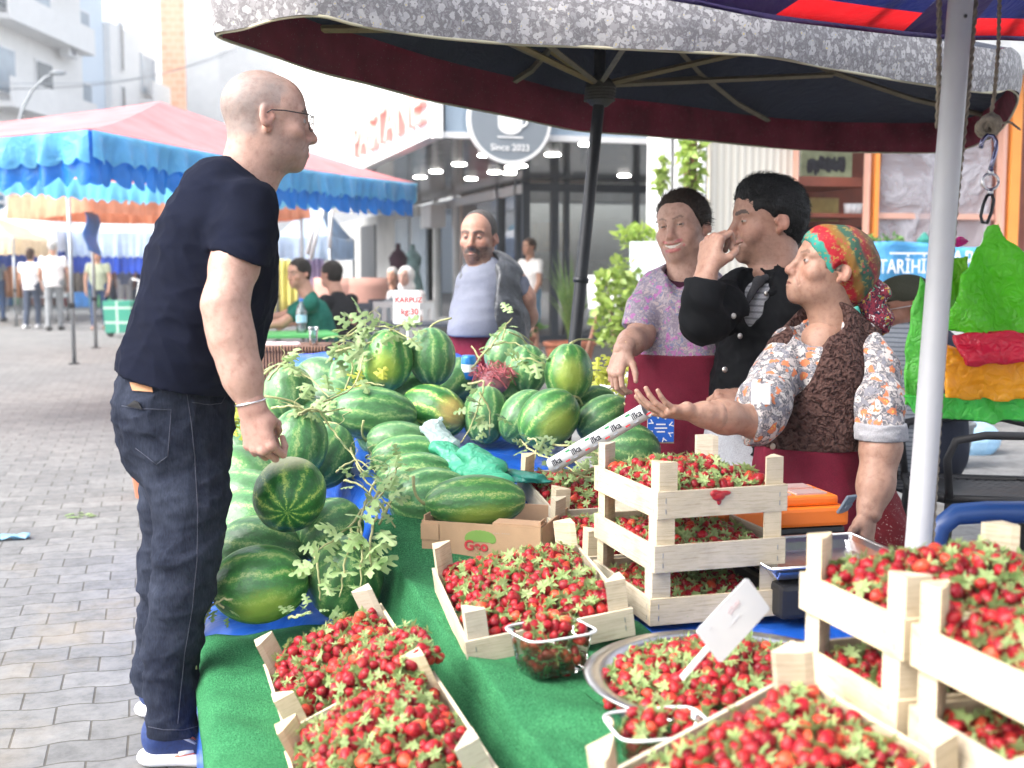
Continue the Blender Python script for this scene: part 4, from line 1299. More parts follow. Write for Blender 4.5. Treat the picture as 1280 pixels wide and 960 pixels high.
def head(c, fwd, up, hs, neck, nr, skin=(0.42, 0.22, 0.145), res=0.0026, smile=0, stub=0.0, scalp=0.0, browc=(0.03, 0.018, 0.012), fat=1.0, nose=1.0, eye=(0.05, 0.03, 0.02), gaze=(0, 0), lip=(0.36, 0.13, 0.10), must=0.0, grey=False, browh=0.0, browt=1.0, temple=False):
    """head and neck; returns (verts, quads, colours) in the world. neck: world point of the neck's base"""
    B = basis(c, fwd, up); Bi = B.inverted()
    nb = (Bi @ V(neck)) / hs
    s = SDF()
    s.ell((0, -.015, .036), (.075, .097, .086), k=0)
    s.ell((0, .028, -.02), (.063 * (0.6 + 0.4 * fat), .066, .09), k=.03)
    s.ell((0, .026, -.07), (.056 * fat, .060, .046), k=.03)
    s.ell((0, .078, -.099), (.021, .017, .017), k=.03)
    s.ell((0, .04, .045), (.06, .046, .052), k=.03)
    for x in (-1, 1):
        s.cone((x * .010, .086, .024), (x * .046, .072, .026), .0105, .008, k=.015)
        s.ell((x * .042, .060, -.024), (.024 * fat, .022 + 0.004 * smile, .021), k=.022)
        s.ell((x * .0315, .099, .003), (.019, .015, .0125), k=.014, sub=True)
    s.cone((0, .090, .014), (0, .090 + .021 * nose, -.029), .0085, .0112, k=.014)
    s.ell((0, .091 + .021 * nose, -.034), (.0125, .012, .011), k=.010)
    for x in (-1, 1):
        s.ell((x * .0125, .082 + .018 * nose, -.037), (.0085, .0105, .008), k=.008)
        s.ell((x * .0062, .086 + .019 * nose, -.0455), (.0035, .005, .004), k=.003, sub=True)
    s.ell((0, .082, -.066), (.035, .022, .027), k=.02)
    mz = -.068; cw = .0235 + .008 * smile; cz = .009 * smile
    def mc(t, oz=0.0, oy=0.0): return (cw * t, .1035 - .015 * t * t + oy, mz + cz * t * t + oz)
    op = .0052 * smile if smile > .5 else 0
    tt = [-1, -.6, -.2, .2, .6, 1]
    for a, b in zip(tt, tt[1:]):
        ra, rb = 1 - .55 * abs(a) ** 1.5, 1 - .55 * abs(b) ** 1.5
        s.cone(mc(a, (.0058 + op) * ra, -.002), mc(b, (.0058 + op) * rb, -.002), .0056 * ra, .0056 * rb, k=.004)
        s.cone(mc(a, -(.0068 + op) * ra, -.003), mc(b, -(.0068 + op) * rb, -.003), .0066 * ra, .0066 * rb, k=.004)
    if smile:
        for x in (-1, 1): s.ell((x * .041, .069, -.046), (.017, .016, .017), k=.018)
    for x in (-1, 1):
        s.cone((x * .021, .1005, -.036), (x * (.036 + .006 * smile), .086, -.064), .0022, .0018, k=.007, sub=True)
    for a, b in zip(tt, tt[1:]):
        ra, rb = max(.25, 1 - abs(a)), max(.25, 1 - abs(b))
        s.cone(mc(a, 0, .002), mc(b, 0, .002), .0014 + op * ra, .0014 + op * rb, k=.003, sub=True)
    if smile > .5:
        for a, b in zip(tt[1:], tt[2:-1]): s.cone(mc(a, .0012, -.012), mc(b, .0012, -.012), .0082, .0082, k=0)
    ey = .0795
    for x in (-1, 1):
        e = (x * .0315, ey, .0035)
        s.ell(e, (.0122,) * 3, k=0)
        lid = .0034 if smile < .5 else .0020
        s.ell(e, (.0142,) * 3, k=.003, cut=[((0, 0, e[2] + lid), (0, 0.12, -1.0))])
        s.ell(e, (.0140,) * 3, k=.003, cut=[((0, 0, e[2] - lid - .0005), (0, 0.1, 1.0))])
    for x in (-1, 1):
        Re = np.array(Euler((R(-12), R(x * -16), R(x * 22))).to_matrix())
        s.ell((x * .0785, -.014, .001), (.0085, .0185, .031), Re, k=.006)
        s.ell((x * .0865, -.009, .003), (.005, .0095, .017), Re, k=.005, sub=True)
        s.ell((x * .0765, -.006, -.026), (.006, .008, .010), k=.006)
        s.ell((x * .0765, .003, -.002), (.005, .005, .008), k=.005)
    s.cone((0, -.028, -.05), tuple(nb), .056 * nr, .060 * nr, k=.035)
    s.cone((0, -.002, -.085), tuple(np.array(nb) + np.array((0, .02, 0))), .045 * nr, .05 * nr, k=.03)
    if must > 0:
        for x in (-1, 1): s.cone((x * .003, .1005, mz + .016), (x * .028, .089, mz + .006), .006, .004, k=.006)
    v, q = s.surf(res / hs)
    # colours
    g = np.random.RandomState(3)
    col = np.tile(np.array(skin), (len(v), 1))
    x, y, z = v[:, 0], v[:, 1], v[:, 2]
    ax_ = np.abs(x)
    def seg(p, a, b):
        a = np.array(a); b = np.array(b); ba = b - a
        t = np.clip(((p - a) @ ba) / (ba @ ba), 0, 1)
        return np.linalg.norm(p - a - t[:, None] * ba, axis=1)
    va = np.stack([ax_, y, z], 1)
    def blend(f, c):
        nonlocal col
        f = np.clip(f, 0, 1)[:, None]; col = col * (1 - f) + np.array(c) * f
    # ruddy cheeks, nose, ears
    blend(0.35 * np.exp(-((ax_ - .042) ** 2 + (z + .03) ** 2) / .0006) * (y > .03), (skin[0] * 1.05, skin[1] * .72, skin[2] * .68))
    blend(0.35 * np.exp(-(ax_ ** 2 + (z + .035) ** 2) / .0003) * (y > .09), (skin[0] * 1.05, skin[1] * .70, skin[2] * .66))
    blend(0.45 * (ax_ > .074) * (np.abs(z) < .04) * (y < .03), (skin[0] * 1.0, skin[1] * .66, skin[2] * .6))
    if stub > 0:
        m = np.clip((-.034 - z) / .012, 0, 1) * (y > -.02) * (z > -.125) * np.clip((y + .01) / .03, 0, 1)
        m = np.maximum(m, np.exp(-((z + .052) / .009) ** 2) * (y > .08) * (ax_ < .032))
        sb = (0.16, 0.13, 0.12) if grey else (0.035, 0.025, 0.022)
        blend(m * stub * (0.75 + 0.35 * n3(v, 5, 300)), sb)
    if must > 0:
        blend(must * (seg(va, (.003, .104, mz + .015), (.029, .092, mz + .004)) < .0105), (0.03, 0.022, 0.02))
    if scalp > 0:
        line = .052 - .35 * np.clip(.05 - y, 0, .2) * 1.0
        m = np.clip((z - (line - .02 * (y < 0.02))) / .02, 0, 1) * np.clip((.055 - y) / .03, 0, 1)
        m = np.maximum(m, np.clip((-.02 - y) / .02, 0, 1) * np.clip((z + .055) / .02, 0, 1))
        top = np.exp(-((x / .05) ** 2 + ((y - .02) / .07) ** 2)) * (z > .08)
        blend(m * scalp * (1 - 0.6 * top) * (0.9 + 0.15 * n3(v, 8, 90)), (0.19, 0.165, 0.155))
    lipd = np.full(len(v), 9.0); tet = np.full(len(v), 9.0)
    for a, b in zip(tt, tt[1:]):
        ra = 1 - .5 * min(abs(a), abs(b)) ** 1.5
        lipd = np.minimum(lipd, seg(v, mc(a, (.0058 + op) * ra, -.002), mc(b, (.0058 + op) * ra, -.002)) - .0064 * ra)
        lipd = np.minimum(lipd, seg(v, mc(a, -(.0068 + op) * ra, -.003), mc(b, -(.0068 + op) * ra, -.003)) - .0074 * ra)
        if abs(a) < .9 and abs(b) < .9: tet = np.minimum(tet, seg(v, mc(a, .0012, -.012), mc(b, .0012, -.012)))
    blend((lipd < .0003) * (y > .082) * 0.8, lip)
    ld = np.full(len(v), 9.0)
    for a, b in zip(tt, tt[1:]): ld = np.minimum(ld, seg(v, mc(a, 0, 0), mc(b, 0, 0)))
    if smile < .5: blend((ld < .0022) * .6, (lip[0] * .4, lip[1] * .35, lip[2] * .35))
    bd = np.minimum(seg(va, (.013, .098, .0235 + browh), (.034, .092, .0305 + browh)), seg(va, (.034, .092, .0305 + browh), (.050, .076, .0245 + browh)))
    blend((bd < .0062 * browt + .002 * n3(v, 9, 260)) * (y > .05) * 0.85 * min(1, browt + .1), browc)
    for sx in (-1, 1):
        e = np.array((sx * .0315, ey, .0035)); r_ = np.linalg.norm(v - e, axis=1)
        on = (r_ < .0129) & (y > ey + .004) & (np.abs(z - e[2]) < (.0042 if smile < .5 else .0028))
        blend(on * 1.0, (0.30, 0.27, 0.255))
        gd = np.array((gaze[0], 1.0, gaze[1])); gd /= np.linalg.norm(gd)
        ic = e + gd * .0122; di = np.linalg.norm(v - ic, axis=1)
        blend((on & (di < .0070)) * 1.0, eye); blend((on & (di < .0034)) * 1.0, (0.004, 0.004, 0.004))
        rim = (r_ > .0125) & (r_ < .0152) & (y > ey + .004) & (np.abs(z - e[2] - (.0042 if smile < .5 else .0028)) < .0018)
        blend(rim * 0.8, (0.02, 0.012, 0.01))
    if smile > .5: blend(np.abs(tet - .0082) < .0009, (0.62, 0.58, 0.52))
    if temple: blend((np.abs(ax_ - .066) < .02) * np.clip((y + .01) / .01, 0, 1) * np.clip((.048 - y - .3 * np.abs(z - .02)) / .006, 0, 1) * (z > -.005) * (z < .075) * .9, (.03, .02, .015))
    A = np.array(B)
    w = (v * hs) @ A[:3, :3].T + A[:3, 3]
    return w, q, col


def hair(c, fwd, up, hs, parent, m, kind='short', res=0.0032, t=0.010, name='hair'):
    B = basis(c, fwd, up)
    s = SDF()
    s.ell((0, -.017, .038), (.077 + t, .099 + t, .087 + t), k=0)
    if kind == 'short':         # off the forehead, over the ears, down to the nape
        s.ell((0, -.045, -.02), (.07 + t * .4, .06 + t * .4, .07), k=.02)
        s.ell((0, .135, .0), (.085, .095, .075), k=.012, sub=True)
        for x in (-1, 1): s.ell((x * .09, .045, -.03), (.03, .06, .055), k=.01, sub=True); s.ell((x * .095, .0, -.02), (.03, .03, .038), k=.008, sub=True)
        s.ell((0, -.02, -.14), (.2, .2, .075), k=.01, sub=True)
    if kind == 'full':          # thick, swept up from the forehead, with sideburns
        s.ell((0, .030, .093), (.062, .05, .04), k=.03)
        s.ell((0, -.06, -.01), (.068 + t * .4, .055, .075), k=.03)
        s.ell((0, .138, -.005), (.08, .088, .085), k=.012, sub=True)
        for x in (-1, 1): s.ell((x * .09, .058, -.02), (.035, .058, .06), k=.01, sub=True); s.ell((x * .098, -.004, -.012), (.028, .026, .038), k=.008, sub=True)
        s.ell((0, .0, -.15), (.2, .2, .075), k=.01, sub=True)
    if kind == 'bun':           # drawn back smooth
        s.ell((0, .080 + .76, .074 - .645), (.996,) * 3, k=.006, sub=True)
        s.ell((0, -.105, .02), (.045, .04, .042), k=.02)
        for x in (-1, 1): s.ell((x * .09, .07, -.03), (.04, .06, .06), k=.01, sub=True); s.ell((x * .098, .0, -.016), (.026, .026, .03), k=.008, sub=True)
        s.ell((0, .02, -.145), (.2, .2, .075), k=.01, sub=True)
    if kind == 'crop':          # close shaved, receding
        s.ell((0, .115, .06), (.075, .09, .085), k=.014, sub=True)
        for x in (-1, 1): s.ell((x * .09, .06, -.03), (.035, .06, .06), k=.01, sub=True); s.ell((x * .095, .0, -.015), (.028, .028, .035), k=.008, sub=True)
        s.ell((0, .0, -.135), (.2, .2, .075), k=.01, sub=True)
    if kind == 'bob':
        s.ell((0, -.05, -.04), (.085, .07, .11), k=.02)
        s.ell((0, .14, -.02), (.072, .09, .09), k=.012, sub=True)
    f = wrinkle(11, 95 if kind != 'bun' else 60, 0.006 if kind not in ('bun', 'crop') else 0.002, (0, 1, 0.4), 0.1)
    s.post = f
    v, q = s.surf(res / hs)
    parts = [(v, q)]
    if res < .006:
        g = np.random.RandomState(5); n = {'full': 2600, 'short': 1800, 'bun': 2200, 'crop': 1200, 'bob': 1800}[kind]
        ii = g.randint(0, len(v), n); cc = np.array((0, -.02, .02)); rv = []; rq = []; L0 = {'crop': .008, 'bun': .05, 'full': .034}.get(kind, .026)
        for p in v[ii]:
            if kind in ('full', 'short') and (p[1] > -.02 and p[2] < .055): continue
            nn = (p - cc) / np.linalg.norm(p - cc)
            d = np.array((g.normal() * .35, -1.0, .25 if kind == 'full' and p[2] > .06 else -.25 - max(0, .06 - p[2]) * 8)) if kind != 'bun' else np.array((-p[0] * 3, -1.0, (.02 - p[2]) * 4))
            d = d + g.normal(size=3) * (.3 if kind != 'bun' else .08); d -= nn * (d @ nn); d /= np.linalg.norm(d) + 1e-9
            sd = np.cross(nn, d) * g.uniform(.0007, .0016); L = L0 * g.uniform(.5, 1.3); b0 = sum(len(r) for r in rv); row = []
            for k in range(5):
                u = k / 4; pp = p + d * L * u + nn * (.0006 + (.006 if kind in ('full', 'short') else .0022) * math.sin(u * 3.14) - .004 * u)
                row += [pp - sd * (1 - u * .8), pp + sd * (1 - u * .8)]
            rv.append(np.array(row)); rq += [(b0 + 2 * k, b0 + 2 * k + 1, b0 + 2 * k + 3, b0 + 2 * k + 2) for k in range(4)]
        parts.append((np.concatenate(rv), np.array(rq)))
    A = np.array(B)
    return mesh_np(name, [((p * hs) @ A[:3, :3].T + A[:3, 3], q_) for p, q_ in parts], m, parent)


def hand(wr, y, z, thumb, sc=1.0, curl=((40, 50, 30),) * 4, splay=(8, 2, -4, -10), th=(20, 25), res=0.0028, skin=(0.42, 0.22, 0.145), fore=None, fr=0.028):
    """wr wrist, y along the hand, z out of its back, thumb: side of the thumb; fore: point up the forearm"""
    y = V(y).normalized(); z = (V(z) - y * V(z).dot(y)).normalized(); x = (V(thumb) - y * V(thumb).dot(y) - z * V(thumb).dot(z)).normalized()
    def W(p): return V(wr) + (x * p[0] + y * p[1] + z * p[2]) * sc
    s = SDF()
    kn = [(.030, .088, .003), (.010, .094, .006), (-.011, .089, .004), (-.030, .078, -.001)]
    ln = [(.043, .026, .021), (.047, .030, .022), (.043, .028, .021), (.034, .021, .019)]
    rd = [.0098, .0102, .0096, .0085]
    s.cone(W((.014, .0, 0)), W((-.014, .0, 0)), .0195 * sc, .018 * sc, k=.01)
    for k, r in zip(kn, rd):
        s.cone(W((k[0] * .5, .012, 0)), W(k), .0175 * sc, .0125 * sc, k=.014)
    s.ell(W((.026, .034, -.010)), (.019 * sc,) * 3, k=.014)
    s.ell(W((-.024, .040, -.009)), (.017 * sc,) * 3, k=.014)
    for i in range(4):
        p = V(kn[i]); a = 0.0; sp = R(splay[i])
        s.ell(W(tuple(p + V((0, 0, .002)))), (.0112 * sc * rd[i] / .0098,) * 3, k=.006)
        for j in range(3):
            a += R(curl[i][j])
            d = V((math.sin(sp) * math.cos(a), math.cos(sp) * math.cos(a), -math.sin(a)))
            q_ = p + d * ln[i][j]
            r0, r1 = rd[i] * (1 - .1 * j), rd[i] * (.9 - .1 * j)
            s.cone(W(tuple(p)), W(tuple(q_)), r0 * sc, r1 * sc, k=.0025)
            p = q_
    a0, a1 = R(th[0]), R(th[1])
    p0 = V((.022, .022, -.008)); d0 = V((math.cos(a0) * .72, .62, -math.sin(a0))).normalized(); p1 = p0 + d0 * .040
    d1 = (d0 + V((-math.sin(a1), .35, -math.sin(a1) * .5))).normalized(); p2 = p1 + d1 * .032; d2 = (d1 + V((-math.sin(a1) * .5, .25, 0))).normalized(); p3 = p2 + d2 * .026
    s.cone(W(tuple(p0)), W(tuple(p1)), .0145 * sc, .0115 * sc, k=.012); s.cone(W(tuple(p1)), W(tuple(p2)), .0112 * sc, .0102 * sc, k=.004); s.cone(W(tuple(p2)), W(tuple(p3)), .0102 * sc, .0078 * sc, k=.003)
    if fore is not None:
        f0 = V(fore)
        mid = V(wr) + (f0 - V(wr)) * 0.35
        s.cone(V(wr), mid, .021 * sc, fr * .86, k=.015, flat=(z, 0.86)); s.cone(mid, f0, fr * .86, fr, k=.015)
    v, q = s.surf(res)
    col = np.tile(np.array(skin), (len(v), 1))
    kd = np.full(len(v), 9.0)
    for k in kn:
        w = np.array(W(k)); kd = np.minimum(kd, np.linalg.norm(v - w, axis=1))
    f = (np.exp(-(kd / .011) ** 2) * .4)[:, None]
    col = col * (1 - f) + np.array((skin[0] * .98, skin[1] * .68, skin[2] * .62)) * f
    return v, q, col


def limb(pts, rs, res=0.0045, skin=(0.42, 0.22, 0.145), k=0.02, flat=None):
    s = SDF()
    for a, b, ra, rb in zip(pts, pts[1:], rs, rs[1:]): s.cone(a, b, ra, rb, k=k, flat=flat)
    s.post = lambda p: 0.0012 * n3(p, 4, 45)
    v, q = s.surf(res)
    return v, q, np.tile(np.array(skin), (len(v), 1))


def person(label, parts, base, group=None):
    """the skin of a person: one mesh standing at base"""
    col = np.concatenate([p[2] for p in parts])
    o = mesh_np('person', [(p[0], p[1]) for p in parts], M_SKIN, None, base=tuple(base), colors=col)
    return tag(o, label, 'person', group)


def garment(name, parent, m, cones, res=0.006, subs=(), wr=None, ells=(), k=0.03, cut=None):
    """cones: (a, b, ra, rb[, flat][, cut])"""
    s = SDF()
    for c in cones:
        s.cone(c[0], c[1], c[2], c[3], k=k, flat=c[4] if len(c) > 4 else None, cut=c[5] if len(c) > 5 else None)
    for e in ells: s.ell(e[0], e[1], e[2] if len(e) > 2 else None, k=k)
    if wr is not None: s.post = wr
    for b in subs:
        if b[0] == 'ell': s.ell(b[1], b[2], b[3] if len(b) > 3 else None, k=.006, sub=True)
        elif b[0] == 'cone': s.cone(b[1], b[2], b[3], b[4], k=.006, sub=True)
    if cut:
        base = s.grid
        def g2(res_):
            F, lo = base(res_)
            n = F.shape
            ax = [lo[i] + res_ * np.arange(n[i]) for i in range(3)]
            for p, nn in cut:
                pl = (ax[0][:, None, None] - p[0]) * nn[0] + (ax[1][None, :, None] - p[1]) * nn[1] + (ax[2][None, None, :] - p[2]) * nn[2]
                F = np.maximum(F, pl.astype(np.float32))
            F[0] = F[-1] = 1; F[:, 0] = F[:, -1] = 1; F[:, :, 0] = F[:, :, -1] = 1
            return F, lo
        s.grid = g2
    v, q = s.surf(res)
    return mesh_np(name, [(v, q)], m, parent)


def wsum(*fs): return lambda p: sum(f(p) for f in fs)


def px(d):
    return lambda x, y, dd=0.0: P(x, y, d + dd)


def chain(pt, d, flat=None):
    """pt: list of (px, py, radius px[, depth offset]) -> cones for garment"""
    o = []
    for a, b in zip(pt, pt[1:]):
        da, db = d + (a[3] if len(a) > 3 else 0), d + (b[3] if len(b) > 3 else 0)
        o.append((P(a[0], a[1], da), P(b[0], b[1], db), a[2] * da / FPX, b[2] * db / FPX, flat))
    return o


# ---- the customer
def customer():
    d = 3.06; s = FPX / d
    sk = (0.387, 0.238, 0.189)
    fdir = D(0.93, 0.36, -0.06)
    hc = P(333, 152, d)
    hd = head(hc, fdir, D(-0.03, 0.05, 1), 1.04, P(308, 222, d), 1.12, skin=sk, stub=0.5, scalp=0.8, fat=1.04, nose=1.12, grey=True, lip=(0.36, .17, .13), browc=(.06, .045, .04))
    hx = 0.16
    arm = limb([P(304, 285, d - .17), P(293, 332, d - .21), P(281, 382, d - .25), P(290, 425, d - .25), P(303, 470, d - .25), P(315, 510, d - .25)], [.047, .046, .042, .041, .035, .027], skin=sk, k=.06)
    hn = hand(P(316, 512, d - .25), D(.20, -.05, -1), D(-.35, -1, .05), D(.9, -.45, .1), 1.04, curl=((52, 78, 45), (56, 80, 45), (56, 78, 42), (48, 66, 38)), th=(78, 62), skin=(0.378, 0.220, 0.176), fore=P(309, 488, d - .25), fr=.034)
    body = limb([P(225, 520, d), P(250, 400, d), P(275, 290, d), P(305, 225, d)], [.08, .09, .09, .05], 0.012, sk, 0.06)
    back = limb([P(170, 470, d), P(195, 478, d)], [.03, .03], 0.008, sk)
    legs = limb([P(228, 540, d - .08), P(234, 700, d - .08), P(216, 890, d - .08)], [.06, .04, .025], 0.012, sk)
    o = person('bald man in glasses, black tee and dark jeans leaning towards the fruit sellers', [hd, arm, hn, body, legs], G(218, 955, 0))
    tee = cloth_mat('navy_black_jersey', (0.0055, 0.007, 0.0155), 500, 0.25, 1.0, bump=0.15)
    fl = (FH, 1.35)
    tor = chain([(300, 226, 34), (284, 250, 57), (272, 300, 74), (264, 350, 79), (254, 400, 79), (243, 440, 80), (228, 470, 75), (222, 500, 72)], d, fl)
    sh = chain([(310, 262, 40, -.13), (303, 298, 40, -.17), (297, 332, 38, -.205), (292, 352, 37, -.21)], d)
    hem = (P(296, 320, d - .2), tuple(D(-.32, 0, -.95)))
    sh = [c[:5] + ([hem],) for c in sh]
    hp = P(218, 474, d); hn_ = D(-.22, 0, -1)
    garment('tee_shirt', o, tee, tor + sh, 0.0055, subs=[('ell', P(318, 200, d), (.062, .085, .062))], wr=wsum(wrinkle(3, 14, .014, D(.6, .1, -.5), .25), wrinkle(8, 30, .007, D(.8, .2, -.3), .25)), k=0.035, cut=[(hp, hn_)])
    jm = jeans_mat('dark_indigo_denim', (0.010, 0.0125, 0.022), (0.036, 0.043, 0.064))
    hips = chain([(221, 478, 72), (218, 510, 72), (222, 550, 66), (234, 600, 50)], d, (FH, 1.25))
    nl = chain([(230, 560, 56, -.06), (238, 620, 47, -.08), (235, 690, 42, -.09), (228, 740, 39, -.09), (216, 800, 35, -.08), (213, 860, 33, -.08), (216, 925, 34, -.08)], d)
    fl_ = chain([(222, 560, 52, .10), (218, 640, 42, .16), (210, 710, 36, .18), (204, 780, 33, .2), (199, 840, 31, .21), (197, 892, 31, .22)], d)
    jo = garment('jeans', o, jm, hips + nl + fl_, 0.0055, wr=wsum(wrinkle(21, 22, .013, D(1, .2, -.25), .2), wrinkle(5, 40, .006, D(1, .2, .3), .25)), k=0.03, cut=[(P(216, 472, d), D(.25, 0, 1)), (P(216, 916, d - .08), (0, 0, -1))])
    # pocket, seams, leather patch
    st = mat('jean_thread', (0.05, 0.055, 0.08), 0.8, 0, 0.3, 90)
    from mathutils.bvhtree import BVHTree
    jw = wloc(jo); bvh = BVHTree.FromPolygons([v.co + jw for v in jo.data.vertices], [tuple(p.vertices) for p in jo.data.polygons])
    mb = MB(); mb.smooth = True
    def surf_pt(x, y, off=.002):
        h = bvh.ray_cast(CAM, (P(x, y, 1) - CAM).normalized())
        return (h[0] + h[1] * off) if h[0] is not None else P(x, y, d - .2)
    def dense(p): return [(p[i][0] + (p[i + 1][0] - p[i][0]) * k / 5, p[i][1] + (p[i + 1][1] - p[i][1]) * k / 5) for i in range(len(p) - 1) for k in range(6)]
    mb.tube([surf_pt(x, y) for x, y in dense(((153, 507), (175, 511), (214, 512), (212, 540), (210, 570), (196, 580), (170, 560)))], .0009, 4)
    mb.tube([surf_pt(x, y) for x, y in dense(((232, 484), (238, 520), (243, 570), (247, 640), (246, 700), (240, 760), (230, 820), (224, 880), (222, 905)))], .0009, 4)
    mb.tube([surf_pt(x, y) for x, y in dense(((240, 503), (262, 506), (276, 504), (282, 494)))], .0009, 4); mb.tube([surf_pt(x, y) for x, y in dense(((186, 908), (205, 912), (230, 912), (246, 908)))], .0009, 4)
    mb.build('stitching', st, o, world=True)
    mb = MB(); mb.prism([surf_pt(x, y, .004) for x, y in ((164, 478), (190, 482), (192, 491), (167, 488))], -FH * .002); mb.build('leather_patch', mat('tan_leather', (0.42, 0.2, 0.09), 0.6, 0, .2, 40), o, world=True)
    mb = MB(); mb.prism([surf_pt(x, y, .004) for x, y in ((160, 507), (170, 501), (175, 503), (179, 511))], -FH * .004); mb.build('phone', M_BLACK, o, world=True)
    # glasses
    B = basis(hc, fdir, D(-0.03, 0.05, 1))
    def L(x, y, z): return B @ (V((x, y, z)) * 1.04)
    gm = mat('spectacle_wire', (0.03, 0.03, 0.035), 0.35, 0.6, 0.1)
    mb = MB(); mb.smooth = True
    for sx in (-1, 1):
        rim = [L(sx * (.0335 + .025 * math.cos(a)), .108 - .004 * abs(math.cos(a)), .0 + .019 * math.sin(a)) for a in [i * math.pi / 14 for i in range(29)]]
        mb.tube(rim, .0012, 5)
        mb.tube([L(sx * .058, .104, .010), L(sx * .073, .09, .014), L(sx * .082, .03, .016), L(sx * .083, -.002, .014), L(sx * .080, -.02, .002)], .0016, 5)
    mb.tube([L(-.009, .109, .004), L(0, .114, .007), L(.009, .109, .004)], .0012, 5)
    g = mb.build('glasses', gm, o, world=True)
    mb = MB()
    for sx in (-1, 1):
        mb.add([L(sx * (.0335 + .0245 * math.cos(a)), .108 - .004 * abs(math.cos(a)), .0 + .0185 * math.sin(a)) for a in [i * math.pi / 14 for i in range(28)]], [tuple(range(28))])
    mb.build('lens', glass_mat('spectacle_lens', (.95, .95, .95), 0.02, 0.02), g, world=True)
    # bracelet
    mb = MB(); mb.smooth = True
    wc = P(313, 503, d - .25); ux, uy = D(1, 0, .22), D(0, 1, 0)
    mb.tube([wc + ux * (.036 * math.cos(a)) + uy * (.032 * math.sin(a)) for a in [i * 2 * math.pi / 30 for i in range(31)]], .0028, 6)
    mb.build('bracelet', mat('silver', (.8, .8, .82), .25, 1, .05), o, world=True)
    # trainers
    navy = mat('navy_mesh_upper', (0.015, 0.035, 0.13), 0.7, 0, .25, 120, .3, 300); sole = mat('white_sole', (.78, .78, .80), .6, 0, .05)
    for i, (hx_, hy_, dd) in enumerate(((184, 940, -.03), (180, 900, .30))):
        b = G(hx_, hy_ + (13 if i == 0 else 12), 0.0) if False else P(hx_, hy_, d + dd)
        b = V((b.x, b.y, 0.0))
        f = D(1, .12 if i == 0 else .25, 0); r = V((f.y, -f.x, 0))
        sd = SDF()
        sd.cone(b + f * .03 + UZ * .06, b + f * .14 + UZ * .055, .042, .042, k=.02); sd.cone(b + f * .14 + UZ * .055, b + f * .235 + UZ * .035, .043, .032, k=.03); sd.cone(b + f * .03 + UZ * .09, b + f * .06 + UZ * .11, .04, .045, k=.02)
        sd.ops.append((lambda X, Y, Z: 0.028 - Z + 0 * X + 0 * Y, (np.array((-1e3,) * 3), np.array((1e3,) * 3)), 0, False)) if False else None
        v, q = sd.surf(.005); sh_ = mesh_np('shoe', [(v, q)], navy, o)
        sd = SDF()
        sd.cone(b + f * .02 + UZ * .02, b + f * .13 + UZ * .02, .046, .05, k=.01, flat=(UZ, .5)); sd.cone(b + f * .13 + UZ * .02, b + f * .24 + UZ * .022, .05, .038, k=.02, flat=(UZ, .5))
        v, q = sd.surf(.005); mesh_np('sole', [(v, q)], sole, sh_)
        mb = MB(); mb.smooth = True
        def sp(a, h, o_=.0475): return b + f * a - r * (-o_) * (1) + UZ * h
        for pts, m_, rr in (([(.07, .085), (.10, .08), (.13, .062), (.12, .045), (.085, .038)], sole, .006), ([(.06, .09), (.10, .09), (.14, .066), (.13, .040), (.075, .032)], mat('coral_trim', (.8, .2, .12), .6), .003), ([(.13, .045), (.17, .040), (.21, .034)], sole, .005)):
            mb = MB(); mb.smooth = True
            mb.tube([b + f * a + r * (.043 - max(0, a - .14) * .12) + UZ * h for a, h in pts], rr, 6); mb.build('stripe', m_, sh_, world=True)
    return o


def jeans_mat(name, col, fade):
    m, nt, b = _nt(name)
    co = coords(nt)
    n1 = noise_tex(nt, co, 5, 5, 0.65); n2 = noise_tex(nt, coords(nt, 'Object', (1, 1, .2)), 260, 3, 0.7)
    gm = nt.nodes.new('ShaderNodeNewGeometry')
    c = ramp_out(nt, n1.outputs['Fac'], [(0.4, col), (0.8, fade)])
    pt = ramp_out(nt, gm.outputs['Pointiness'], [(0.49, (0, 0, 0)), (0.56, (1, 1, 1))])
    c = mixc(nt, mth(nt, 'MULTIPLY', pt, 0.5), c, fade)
    c = mixc(nt, 1.0, c, ramp_out(nt, n2.outputs['Fac'], [(0.3, (0.7, 0.7, 0.7)), (0.7, (1.35, 1.35, 1.35))]), 'MULTIPLY')
    nt.links.new(c, b.inputs['Base Color']); b.inputs['Roughness'].default_value = 0.95; b.inputs['Specular IOR Level'].default_value = 0.06
    add_bump(nt, b, n2.outputs['Fac'], 0.3, 0.002)
    return m


customer()

BURG = cloth_mat('burgundy_apron_cloth', (0.125, 0.011, 0.026), 350, 0.25, 0.8)


